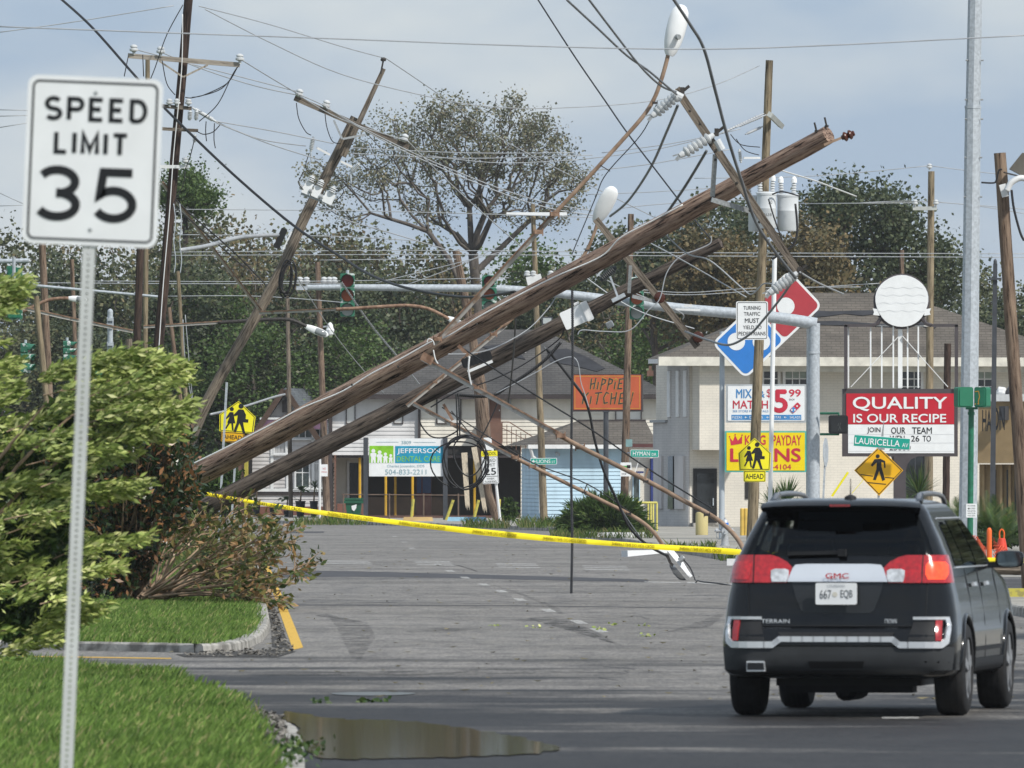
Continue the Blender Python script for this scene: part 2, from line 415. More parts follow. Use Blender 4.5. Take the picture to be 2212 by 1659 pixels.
# the near verge at the lower left with a sunken kerb
ver = [g2(-500, 1425, .1), g2(0, 1427, .1), g2(200, 1440, .1), g2(350, 1460, .1), g2(430, 1480, .1), g2(500, 1506, .1), g2(540, 1540, .1), g2(562, 1580, .1), g2(572, 1625, .1), g2(575, 1680, .1), g2(560, 1800, .1), g2(540, 2100, .1), g2(520, 2600, .1)]
slab('verge_ground', ver + [(-12, 30), (-14, 119)], .1, M_soil)
gut = [g2(547, 1538), g2(580, 1552), g2(615, 1556), g2(640, 1572), g2(654, 1600), g2(658, 1640), g2(660, 1700), g2(640, 1900), g2(560, 1900), g2(555, 1640)]
sheet('gutter', gut, .004, M_conc)

# water
m, N, L, b = nt('standing_water'); b.inputs['Base Color'].default_value = (.022, .019, .008, 1); b.inputs['Roughness'].default_value = .045
b.inputs['Specular IOR Level'].default_value = .5; _bump(N, L, b, _noise(N, L, _map(N, L, (1, .25, 1)), 3, 2), .012, .01); M_water = m
df = N.new('ShaderNodeBsdfDiffuse'); df.inputs[0].default_value = (.045, .038, .015, 1); ms = N.new('ShaderNodeMixShader'); ms.inputs[0].default_value = .42      # dark brown diffuse mixed in, so the dimmer reflection comes from colour
L.new(b.outputs[0], ms.inputs[1]); L.new(df.outputs[0], ms.inputs[2]); L.new(ms.outputs[0], N.get('Material Output').inputs[0])
def smooth_loop(pts, it=2):
    for _ in range(it):
        out = []
        for i in range(len(pts)):
            a, b = pts[i], pts[(i + 1) % len(pts)]
            out += [(a[0]*.75 + b[0]*.25, a[1]*.75 + b[1]*.25), (a[0]*.25 + b[0]*.75, a[1]*.25 + b[1]*.75)]
        pts = out
    return pts
pud = [(596, 1546), (625, 1536), (706, 1555), (852, 1556), (960, 1568), (1077, 1585), (1150, 1600), (1222, 1620), (1150, 1631), (1028, 1637), (850, 1640), (664, 1644), (660, 1600), (640, 1568)]
sheet('puddle', [g2(p[0] + 7*math.sin(p[0]*.19) + 4*math.sin(p[0]*.53), p[1] + 1.3*math.sin(p[0]*.11) + .8*math.sin(p[0]*.37)) for p in smooth_loop(pud, 3)], .008, M_water)
sheet('puddle_small', [g2(*p) for p in smooth_loop([(701, 1499), (760, 1496), (860, 1496), (911, 1499), (860, 1503), (760, 1504)])], .006, mat('shallow_water', (.04, .038, .02), .3, var=.3))

# paint on the road
def mark(name, quad, m, z=.004): return sheet(name, [g2(*p) for p in quad], z, m)
yl = [(655, 1399), (630, 1337), (608, 1284), (589, 1240), (577, 1212)]; yr = [(633, 1404), (612, 1345), (593, 1290), (577, 1242), (567, 1212)]
sheet('yellow_edge_line', [g2(*p) for p in yl] + [g2(*p) for p in reversed(yr)], .004, M_liney)
mark('yellow_return_line', [(655, 1399.5), (633, 1404.5), (585, 1414), (600, 1410)], M_liney)
mark('yellow_kerb_line', [(30, 1419), (370, 1424), (370, 1422), (30, 1417)], M_liney)
dash = [(640, 217), (683, 242), (715, 269), (835, 342), (885, 370), (952, 400), (1036, 430), (1112, 460), (1195, 497), (1320, 545), (1455, 596), (1545, 633)]
for i, (cx, cy) in enumerate(dash):
    x, y = 540 + .4882 * cx, 1053 + .4882 * cy; L_ = 3.4; p = G(x, y); w = .07
    sheet('lane_dash', [(p.x - w + .0239*L_/2, p.y - L_/2), (p.x + w + .0239*L_/2, p.y - L_/2), (p.x + w - .0239*L_/2, p.y + L_/2), (p.x - w - .0239*L_/2, p.y + L_/2)], .004, M_linew)
for (x0, x1, ys) in ((694, 796, (1211.5, 1214, 1217.5)), (895, 972, (1212.5, 1215.5, 1220)), (1070, 1158, (1217.5, 1220.5, 1225)), (1258, 1353, (1222.5, 1226, 1230.5))):
    for k, y in enumerate(ys):
        mark('crosswalk_bar', [(x0 + k*3, y + .7), (x1 + k*4, y + 1.9), (x1 + k*4, y + .6), (x0 + k*3, y - .5)], M_linew)
mark('stop_line', [(1484, 1260), (1584, 1264.5), (1584, 1261.5), (1484, 1257.5)], M_linew)
mark('stop_line_faint', [(1392, 1258), (1470, 1260), (1470, 1258.6), (1392, 1256.5)], M_linew)
mark('white_dash_near', [(1905, 1553), (1985, 1553), (1985, 1549), (1905, 1549)], M_linew)
mark('tar_band', [(600, 1248), (760, 1246), (1000, 1249), (1250, 1255), (1400, 1258), (1400, 1252), (1250, 1247), (1000, 1240), (760, 1234), (600, 1232)], M_patch, .002)
mark('tar_seam', [(560, 1307.5), (1100, 1309), (1590, 1315), (1590, 1313.4), (1100, 1307.6), (560, 1305.5)], M_patch, .002)
mark('far_tar_band', [(595, 1152), (700, 1151), (700, 1148), (595, 1148)], M_patch, .002)
def stain(pts, ws):
    A, B = [], []
    for (cx, cy), w in zip(pts, ws):
        x, y = 540 + .4882*cx, 1053 + .4882*cy; A.append(g2(x - w, y - w * .22)); B.append(g2(x + w, y + w * .22))
    sheet('tyre_mark', A + B[::-1], .003, M_stain)
stain([(1050, 425), (1150, 455), (1250, 490), (1340, 530), (1375, 560)], [8, 14, 16, 14, 6])
stain([(1120, 587), (1250, 586), (1360, 575), (1430, 600), (1520, 640), (1640, 700)], [4, 12, 16, 14, 12, 6])
stain([(300, 570), (430, 580), (470, 640), (470, 760)], [8, 45, 42, 10])
stain([(700, 640), (860, 632), (1010, 625)], [6, 22, 6])
stain([(880, 335), (960, 352), (1010, 375)], [3, 9, 3])
stain([(0, 830), (700, 822), (1300, 812), (2000, 818)], [4, 26, 22, 8])
stain([(1850, 640), (2000, 610), (2090, 560)], [3, 18, 4])

# hairline cracks wandering over the asphalt
def crack(x, y, n, seed):
    r_ = random.Random(seed); pts = [Vector((x, y))]; a = r_.choice((0, math.pi, 1.4))
    for i in range(n): a += r_.uniform(-.5, .5); pts.append(pts[-1] + Vector((math.cos(a), math.sin(a) * 1.6)) * r_.uniform(.25, .6))
    A = [(q.x - .008, q.y - .03) for q in pts]; B = [(q.x + .008, q.y + .03) for q in pts]; mb = MB(); k = len(pts)
    mb.add([(a_[0], a_[1], .0022) for a_ in A + B], [(i, i + 1, i + 1 + k, i + k) for i in range(k - 1)]); mb.build('asphalt_crack', M_patch, kind='structure')
for i in range(46): rr_ = random.Random(300 + i); yy = 100 + 200 * rr_.random() ** 1.7; crack(-.0239 * (yy - 136) - 2.4 + rr_.random() * 8.5, yy, rr_.randint(5, 16), i)
# ---------------------------------------------------------------- grass and litter
M_grass = leafmat('grass_blades', [(0, (.095, .175, .038)), (.5, (.175, .29, .065)), (.85, (.26, .38, .10)), (.93, (.34, .40, .14)), (1, (.52, .44, .24))], .6, .35, .2)
M_grassdry = leafmat('weedy_grass', [(0, (.05, .10, .02)), (.6, (.10, .16, .04)), (1, (.28, .24, .12))], .7, .3, .2)
nprng = np.random.default_rng(5)
def inside(px, py, poly):
    r = np.zeros(len(px), bool); n = len(poly)
    for i in range(n):
        x1, y1 = poly[i][:2]; x2, y2 = poly[(i+1) % n][:2]
        if y1 == y2: continue
        c = ((y1 > py) != (y2 > py)) & (px < (x2 - x1) * (py - y1) / (y2 - y1) + x1); r ^= c
    return r
def blades(name, px, py, pz, h, w, m, label=None, lean=.5, drift=(0.0, 0.0), parent=None, cat='grass'):
    n = len(px); a = nprng.uniform(0, 2*np.pi, n); hh = h * nprng.uniform(.45, 1.3, n) * (.85 + .3*np.sin(px*2.3 + 2*np.sin(py*.37)) * np.sin(py*.9 + px*1.1)); px = px + nprng.normal(0, .05, n); py = py + nprng.normal(0, .12, n); ww = w * nprng.uniform(.6, 1.3, n)
    b = nprng.uniform(0, 2*np.pi, n); l = hh * nprng.uniform(.1, lean, n)
    dx, dy = np.cos(a) * ww, np.sin(a) * ww; tx, ty = np.cos(b) * l + drift[0]*hh, np.sin(b) * l + drift[1]*hh
    V = np.zeros((n, 4, 3)); V[:, 0] = np.stack([px - dx, py - dy, pz], 1); V[:, 1] = np.stack([px + dx, py + dy, pz], 1)
    V[:, 2] = np.stack([px + dx*.55 + tx*.4, py + dy*.55 + ty*.4, pz + hh*.6], 1); V[:, 3] = np.stack([px + tx, py + ty, pz + hh], 1)
    Fc = np.arange(n * 4).reshape(n, 4)[:, [0, 1, 2, 3]]
    return fastmesh(name, V.reshape(-1, 3), Fc, m, parent, label, cat, kind='stuff')
def scatter(poly, dens, xlim=None, cell=None):
    xs = [p[0] for p in poly]; ys = [p[1] for p in poly]; x0, x1, y0, y1 = min(xs), max(xs), min(ys), max(ys)
    if xlim: x0, x1 = max(x0, xlim[0]), min(x1, xlim[1])
    n = int((x1 - x0) * (y1 - y0) * dens); px = nprng.uniform(x0, x1, n); py = nprng.uniform(y0, y1, n); k = inside(px, py, poly)
    return px[k], py[k]
vp = ver + [(-12, 30), (-14, 119)]
px, py = scatter([p for p in vp], 620, (-6.5, 0)); k = (py > 66) & (px > -1140 * py / F - .3); px, py = px[k], py[k]
blades('lawn_grass', px, py, np.full(len(px), .09), .105, .006, M_grass, 'bright mown grass on the verge in the lower left corner', .8, (.25, 0))
mp_ = med_in + [(-60, edge[-1][1]), (-60, nose[0][1])]
px, py = scatter(mp_, 430, (-9.5, 0)); k = (py < 205) & (px > -1140 * py / F - .3); px, py = px[k], py[k]
blades('median_grass', px, py, np.full(len(px), .08), .085, .006, M_grass, 'green mown grass on the kerbed median behind the bushes', .8, (.25, 0))
px, py = scatter(mp_, 60, (-12, 0)); k = (py >= 205) & (px > -1140 * py / F - .3); px, py = px[k], py[k]
blades('far_median_grass', px, py, np.full(len(px), .08), .12, .012, M_grassdry, 'grass on the far end of the median under the leaning poles', .8)
# grass fringe in front of the houses and at the corner
def fringe(name, x0, x1, y, dy, dens, h, label, m=None):
    a, b, c, d = g2(x0, y, .12), g2(x1, y, .12), g2(x1, y - dy, .12), g2(x0, y - dy, .12)
    px, py = scatter([a, b, c, d], dens); blades(name, px, py, np.full(len(px), .11), h, .014, m or M_grassdry, label, .8)
fringe('weed_strip', 640, 790, 1134, 4.5, 16, .30, 'long weedy grass strip in front of the small gabled house')
fringe('weed_strip', 1000, 1100, 1141, 6, 16, .30, 'weeds round the foot of the leaning speed sign')
fringe('weed_strip', 1120, 1235, 1140, 7, 18, .34, 'tall pale weeds along the blue shed')
fringe('weed_strip', 1190, 1410, 1163, 8, 18, .25, 'grass under the round bush by the blue shed')
fringe('weed_strip', 1440, 1545, 1188, 5, 30, .22, 'grass tuft strip beside the fire hydrant')
fringe('weed_strip', 1550, 1640, 1211, 5, 30, .22, 'grass patch on the corner beside the parked car')
def litter(name, n, poly, size, m, label, z=.01):
    px, py = scatter(poly, 400); px, py = px[:n], py[:n]; mb = MB()
    for x, y in zip(px, py):
        r = size * rnd.uniform(.4, 1.3); a = [Vector((x + rnd.uniform(-r, r), y + rnd.uniform(-r, r), z + rnd.uniform(0, r))) for _ in range(4)]
        mb.add(a, [(0, 1, 2), (0, 2, 3), (0, 3, 1), (1, 3, 2)])
    return mb.build(name, m, None, label, 'gravel', kind='stuff')
M_grit = mat('gutter_grit', (.20, .18, .155), .9, var=.6, sc=40, c2=(.27, .255, .23))
M_dirt = mat('damp_gutter_dirt', (.045, .042, .038), .9, var=.4, sc=6, bump=.5, bsc=30)
gp = [g2(*p) for p in ((588, 1398), (628, 1402), (605, 1345), (572, 1245), (561, 1240), (574, 1300), (586, 1350))]
sheet('gutter_dirt', gp, .006, M_dirt)
litter('gutter_gravel', 420, gp, .035, M_grit, 'pale gravel and grit between the median kerb and yellow line')
gp2 = [g2(*p) for p in ((380, 1414), (600, 1404), (640, 1408), (600, 1420), (400, 1420))]
sheet('gutter_dirt_front', gp2, .005, M_dirt)
litter('gutter_gravel', 260, gp2, .03, M_grit, 'loose grit on the asphalt round the median nose')
gp3 = [g2(*p) for p in ((548, 1536), (585, 1550), (610, 1560), (622, 1620), (590, 1640), (572, 1600))]
sheet('verge_dirt', gp3, .012, M_dirt)
litter('verge_debris', 500, gp3, .035, M_grit, 'dirt and leaf debris washed up at the verge kerb', .02)

px = nprng.uniform(-4, 6.5, 420); py = 95 + 220 * nprng.uniform(0, 1, 420) ** 1.5; n_ = len(px); a_ = nprng.uniform(0, 6.28, n_); L_ = nprng.uniform(.02, .07, n_); V = np.zeros((n_, 4, 3))
for j, (u, v) in enumerate(((-1, 0), (0, -.35), (1, 0), (0, .35))): V[:, j] = np.stack([px + (np.cos(a_)*u - np.sin(a_)*v)*L_, py + (np.sin(a_)*u + np.cos(a_)*v)*L_*2, .012 + nprng.uniform(0, .02, n_)*abs(u)], 1)
fastmesh('storm_litter', V.reshape(-1, 3), np.arange(n_*4).reshape(n_, 4), leafmat('dry_leaf_litter', [(0, (.05, .045, .03)), (.6, (.13, .11, .06)), (1, (.26, .22, .12))], .8, .1), None, 'small leaf and twig bits scattered over the road', 'litter', kind='stuff')
# ---------------------------------------------------------------- trees
def mst(pts, ntrunk, bf):
    n = len(pts); par = np.full(n, -1); path = np.zeros(n); ins = np.zeros(n, bool)
    for i in range(1, ntrunk): par[i] = i - 1; path[i] = path[i-1] + np.linalg.norm(pts[i] - pts[i-1])
    ins[:ntrunk] = True; cost = np.full(n, 1e9); best = np.zeros(n, int)
    def upd(i):
        d = np.linalg.norm(pts - pts[i], axis=1); c = d + bf * path[i]; k = (c < cost) & ~ins; cost[k] = c[k]; best[k] = i
    for i in range(max(1, ntrunk // 2), ntrunk): upd(i)
    order = []
    while not ins.all():
        j = int(np.argmin(np.where(ins, 1e9, cost))); ins[j] = True; par[j] = best[j]
        path[j] = path[best[j]] + np.linalg.norm(pts[j] - pts[best[j]]); order.append(j); upd(j)
    return par, order
def leaf_arrays(C, size, rng, up=.25, drift=None, aspect=.42, droop=0.0):
    n = len(C); d = rng.normal(size=(n, 3)); d[:, 2] = d[:, 2] * .8 + up
    if drift is not None: d = d + np.array(drift)
    d[:, 2] -= droop
    d /= np.linalg.norm(d, axis=1)[:, None]; e = rng.normal(size=(n, 3)); s = np.cross(d, e); s /= np.linalg.norm(s, axis=1)[:, None] + 1e-9
    L_ = size * rng.uniform(.6, 1.35, n)[:, None]
    V = np.zeros((n, 4, 3)); V[:, 0] = C; V[:, 1] = C + d*L_*.5 + s*L_*aspect; V[:, 2] = C + d*L_; V[:, 3] = C + d*L_*.5 - s*L_*aspect
    return V.reshape(-1, 3), np.arange(n * 4).reshape(n, 4)
def tree(name, label, base, trunk, blobs, leafm, barkm, seed, leaf=.22, per=28, spread=.55, rtip=.012, bf=.35, group=None, cat='tree', shell=.55, drift=None, rexp=.45, bare=0.0, aspect=.42, rmax=9):
    rng = np.random.default_rng(seed); base = Vector(base)
    T = [np.array(p, float) for p in trunk]; pts = list(T)
    for (c, r, n) in blobs:
        k = 0
        while k < n:
            v = rng.normal(size=3); v /= np.linalg.norm(v); t = rng.uniform() ** (1/3) if rng.uniform() > shell else rng.uniform(.72, 1.02)
            p = np.array(c) + v * t * np.array(r); pts.append(p); k += 1
    pts = np.array(pts); par, order = mst(pts, len(T), bf); n = len(pts)
    cnt = np.ones(n)
    for j in reversed(order): cnt[par[j]] += cnt[j]
    for j in range(len(T) - 1, 0, -1): cnt[j-1] = max(cnt[j-1], cnt[j]) * 1.02 + 1
    rad = np.minimum(rmax, rtip * cnt ** rexp)
    root = thing(name, label, cat, base, group)
    tr = MB(); tr.tube([Vector(p) for p in T], [float(r) for r in rad[:len(T)]], 8, jit=.06); tr.build('trunk', barkm, root, smooth=True)
    br = MB()
    for j in order:
        a, b_ = Vector(pts[par[j]]), Vector(pts[j]); mid = (a + b_) / 2 + Vector(rng.normal(size=3)) * (b_ - a).length * .09
        ra = min(float(rad[par[j]]), float(rad[j]) * 1.5)
        br.tube([a, mid, b_], [ra, (ra + float(rad[j])) / 2 * .95, float(rad[j])], 5 if rad[j] > .03 else 3, cap=False)
    br.build('limbs', barkm, root, smooth=True)
    tips = np.array([j for j in order if cnt[j] <= 4]); C = []
    tips = tips[rng.uniform(size=len(tips)) > bare]
    for j in tips:
        a, b_ = pts[par[j]], pts[j]; m_ = int(per * rng.uniform(.5, 1.4)); t = rng.uniform(.35, 1.1, m_)[:, None]
        C.append(a + (b_ - a) * t + rng.normal(size=(m_, 3)) * spread * rng.uniform(.5, 1.1))
    if C:
        C = np.concatenate(C); V, Fq = leaf_arrays(C, leaf, rng, drift=drift, aspect=aspect); o = fastmesh('crown', V, Fq, leafm, root)
    return root
M_bark = mat('grey_bark', (.115, .10, .088), .95, var=.3, sc=6, st=(1, 1, .3), bump=.6, bsc=18)
M_barkdk = mat('dark_bark', (.075, .062, .052), .95, var=.3, sc=6, st=(1, 1, .3), bump=.6, bsc=18)
L_olive = leafmat('olive_leaves', [(0, (.07, .085, .048)), (.5, (.125, .142, .075)), (.85, (.18, .19, .10)), (1, (.26, .215, .13))], .5, .25)  # background leaf ramps lightened and greyed: distance haze put into the colour
L_dark = leafmat('dark_leaves', [(0, (.042, .062, .038)), (.55, (.078, .102, .056)), (1, (.14, .16, .085))], .5, .25)
L_brown = leafmat('windburnt_leaves', [(0, (.075, .075, .042)), (.5, (.14, .12, .06)), (1, (.24, .175, .09))], .6, .25)
L_fresh = leafmat('fresh_leaves', [(0, (.045, .085, .025)), (.5, (.085, .145, .042)), (1, (.14, .20, .065))], .5, .3)
L_storm = leafmat('storm_thinned_leaves', [(0, (.11, .125, .085)), (.5, (.185, .195, .13)), (1, (.28, .25, .175))], .5, .25)  # raised further for a hazy crown, haze painted into the leaves
def pb(x, y, Y, rx, ry, dy, n):
    p = P(x, y, Y); k = Y / F; return ((p.x, p.y, p.z), (rx * k, dy, ry * k), n)
def pts_(Y, *xy): return [tuple(P(x, y, Y)) for x, y in xy]

YB = 486
tree('storm_thinned_tree', 'tall spreading tree stripped thin by wind behind the long cream building', P(1030, 1120, YB), pts_(YB, (1032, 1116), (1036, 900), (1034, 760), (1030, 650), (1026, 590), (1022, 548)),
     [pb(1040, 300, YB, 190, 88, 4, 230), pb(935, 290, YB, 95, 75, 3, 95), pb(1150, 330, YB, 105, 85, 3.4, 115), pb(1195, 425, YB, 62, 62, 3, 55), pb(1000, 400, YB, 120, 60, 3, 70), pb(900, 380, YB, 60, 60, 3, 30), pb(1120, 455, YB, 80, 40, 3, 36), pb(960, 455, YB, 70, 40, 3, 26), pb(1235, 385, YB, 40, 40, 2.4, 22), pb(1090, 228, YB, 34, 30, 2, 16), pb(960, 225, YB, 40, 30, 2, 16)],
     L_storm, M_bark, 11, leaf=.115, per=46, spread=.30, rtip=.014, bf=.55, rexp=.42, shell=.45, bare=.34)
tree('storm_thinned_tree', 'slender leaning tree left of the tall storm thinned tree', P(1000, 1120, YB - 4), pts_(YB - 4, (1012, 1116), (1012, 800), (1008, 690), (996, 620), (970, 560), (925, 500)),
     [pb(830, 330, YB - 4, 75, 85, 3, 34), pb(760, 400, YB - 4, 90, 95, 3, 44), pb(690, 400, YB - 4, 55, 70, 3, 18), pb(880, 440, YB - 4, 50, 50, 3, 10)],
     L_storm, M_bark, 12, leaf=.115, per=62, spread=.36, rtip=.014, bf=.5, rexp=.42, shell=.6, bare=.12)
YR = 452
tree('broad_oak', 'broad dark green oak rising behind the transformer pole and roof sign', P(1850, 1120, YR), pts_(YR, (1850, 1116), (1852, 900), (1848, 760), (1845, 680)),
     [pb(1800, 440, YR, 62, 55, 3, 34), pb(1890, 480, YR, 90, 80, 3.4, 60), pb(1960, 560, YR, 85, 75, 3.2, 44), pb(1840, 590, YR, 110, 80, 3.4, 50), pb(2030, 600, YR, 60, 70, 3, 26)],
     L_dark, M_barkdk, 21, leaf=.17, per=110, spread=.46, rtip=.017, bf=.45, shell=.6)
tree('windburnt_oak', 'brown windburnt oak behind the transformer pole', P(1740, 1120, YR - 12), pts_(YR - 12, (1742, 1116), (1742, 900), (1738, 760), (1730, 700)),
     [pb(1740, 560, YR - 12, 70, 75, 3, 48), pb(1700, 640, YR - 12, 90, 70, 3, 40), pb(1790, 640, YR - 12, 70, 60, 3, 26)], L_brown, M_barkdk, 22, leaf=.17, per=115, spread=.46, rtip=.017, bf=.45)
tree('windburnt_oak', 'brown windburnt oak between the two fallen pole tips', P(1540, 1120, YR - 6), pts_(YR - 6, (1542, 1116), (1540, 900), (1545, 760), (1550, 700)),
     [pb(1560, 570, YR - 6, 90, 70, 3, 52), pb(1500, 640, YR - 6, 80, 80, 3, 46), pb(1600, 660, YR - 6, 70, 70, 3, 34)], L_brown, M_barkdk, 23, leaf=.17, per=115, spread=.46, rtip=.017, bf=.45)
tree('broad_oak', 'dark green oak with pale twigs left of the transformer pole', P(1420, 1120, YR + 6), pts_(YR + 6, (1422, 1116), (1420, 900), (1415, 760), (1410, 690)),
     [pb(1560, 500, YR + 6, 120, 62, 3, 52), pb(1400, 560, YR + 6, 90, 80, 3, 44), pb(1440, 660, YR + 6, 90, 80, 3, 40)], L_dark, M_barkdk, 24, leaf=.17, per=105, spread=.46, rtip=.017, bf=.45)
tree('bright_pine', 'bright green pine top showing beside the dark pole', P(408, 1120, YB), pts_(YB, (408, 1116), (405, 900), (402, 600), (400, 470)),
     [pb(392, 405, YB, 40, 34, 2, 22), pb(430, 432, YB, 38, 24, 2, 18), pb(360, 430, YB, 30, 30, 2, 10)], L_fresh, M_barkdk, 25, leaf=.13, per=230, spread=.35, rtip=.02)
# prototypes for the dense row of trees behind the buildings
def proto(name, label, seed, lm, bm, h, blobs, leaf, per):
    x0, y0 = 0, 900
    return tree(name, label, (x0, y0, 0), [(x0, y0, 0), (x0 + .1, y0, h*.25), (x0 - .05, y0, h*.42), (x0 + .1, y0, h*.55)], [((x0 + a, y0 + b, c*h), (rx, rx, rz), n) for a, b, c, rx, rz, n in blobs], lm, bm, seed, leaf=leaf, per=per, spread=.55, rtip=.02, bf=.4, group='trees in the dense row behind the buildings')
blA = [(0, 0, .72, 3.4, 3.0, 46), (-1.8, 0, .5, 2.6, 2.4, 26), (2.0, 0, .52, 2.6, 2.4, 26), (0, 0, .3, 3.2, 2.2, 26)]
blB = [(0, 0, .78, 2.6, 2.6, 36), (1.6, 0, .6, 2.4, 2.8, 30), (-1.6, 0, .45, 2.6, 3, 30), (.3, 0, .24, 3.0, 2.0, 24)]
TA = proto('olive_tree', 'olive green tree in the dense row behind the buildings', 31, L_olive, M_barkdk, 12, blA, .19, 135)
TB = proto('dark_evergreen', 'dark evergreen tree in the dense row behind the buildings', 32, L_dark, M_barkdk, 12, blB, .19, 140)
TC = proto('thin_brown_tree', 'thin brown branched tree in the dense row behind the buildings', 33, L_brown, M_bark, 12, blA, .16, 45)
TD = proto('olive_tree', 'olive green tree in the dense row behind the buildings', 34, L_olive, M_bark, 12, blB, .18, 85)
TE = proto('fresh_green_tree', 'fresh green tree in the dense row behind the buildings', 35, L_fresh, M_barkdk, 12, blB, .18, 120)
row = [(TA,-40,488,500),(TD,60,470,505),(TB,150,520,480),(TC,210,470,508),(TA,290,480,500),(TD,350,500,478),(TB,420,540,470),(TC,470,450,500),(TA,520,440,508),(TC,560,500,480),(TD,600,500,496),(TE,470,620,470),
       (TA,650,480,510),(TB,700,560,474),(TC,720,470,488),(TD,780,490,505),(TB,830,560,480),(TA,880,505,500),(TC,940,540,484),(TB,980,575,505),(TA,1080,540,510),(TE,1150,515,500),(TB,1210,560,490),(TA,1290,540,508),(TB,1350,500,500),(TE,1420,640,470),(TC,1300,620,474),
       (TD,1480,540,500),(TB,1640,560,500),(TA,1700,560,478),(TB,2000,620,478),(TA,2090,560,480),(TB,2140,640,470),(TD,2200,610,480),(TB,2260,600,470),(TE,540,700,466),(TE,330,720,468),(TB,620,720,468),(TB,250,700,468),(TB,120,680,470),(TA,30,640,470),(TE,760,700,468),(TB,1560,640,480),(TA,1800,650,486)]
row += [(TA, 3850, -30, 150), (TB, 4400, -100, 172), (TD, 4900, 20, 195), (TB, 5300, 60, 222), (TA, 3300, 0, 128)]      # unseen trees added right of the street to darken the car flank's reflection
used = set(); taken = {}
marks = [(-10, 'the left picture edge'), (62, 'the tilted signal at far left'), (130, 'the thin reddish pole'), (200, 'the speed limit sign post'), (270, 'the green cabinet'), (345, 'the creosoted pole'), (430, 'the bright pine top'), (513, 'the left school sign'), (590, 'the gable peak'), (660, 'the thin grey pole'), (748, 'the free end signal'), (830, 'the dental sign'), (905, 'the rusty lamp arm'), (1000, 'the broken pole top'), (1060, 'the middle signal'), (1150, 'the LIONS sign pole'), (1236, 'the hanging black cable'), (1310, 'the orange sign'), (1375, 'the right signal'), (1450, 'the second crossarm'), (1560, 'the second pole tip'), (1660, 'the transformer pole'), (1740, 'the pizza tile'), (1830, 'the white brick roof ridge'), (1950, 'the blank round head'), (2050, 'the burger sign frame'), (2105, 'the galvanised pole'), (2150, 'the dark lamp post'), (2212, 'the right picture edge'), (3300, 'the verge beyond the car, unseen, added for the car reflection'), (3850, 'the block right of the car, unseen, added for the car reflection'), (4400, 'the far block right of the street, unseen, added for the car reflection'), (4900, 'the lots right of the street, unseen, added for the car reflection'), (5300, 'the corner lot right of the street, unseen, added for the car reflection')]
for i, (T, x, ytop, Y) in enumerate(row):
    hgt = H + (HY - ytop) * Y / F + .3; sc = hgt / 12.4; loc = ((x - CX) * Y / F, Y, 0); rz = (i * 2.399) % 6.283; wd = max(.85, min(1.15, sc))
    mk = min(marks, key=lambda m_: abs(m_[0] - x)); kind = T.name.split('.')[0].replace('_', ' '); rel = 'straight behind' if abs(mk[0] - x) < 14 else ('just left of' if x < mk[0] else 'just right of')
    lb = '%s%s in the dense row, %s %s' % ('lower ' if ytop > 590 else '', kind, rel, mk[1])
    if lb in taken: lb = lb.replace('dense row', 'rear of the dense row')
    taken[lb] = 1
    if T.name in used: copy_thing(T, loc, rz=rz, sc=(wd, sc), label=lb)
    else:
        T.matrix_basis = Matrix.Translation(Vector(loc)) @ Matrix.Rotation(rz, 4, 'Z') @ Matrix.Diagonal((wd, wd, sc, 1)); used.add(T.name); T['label'] = lb
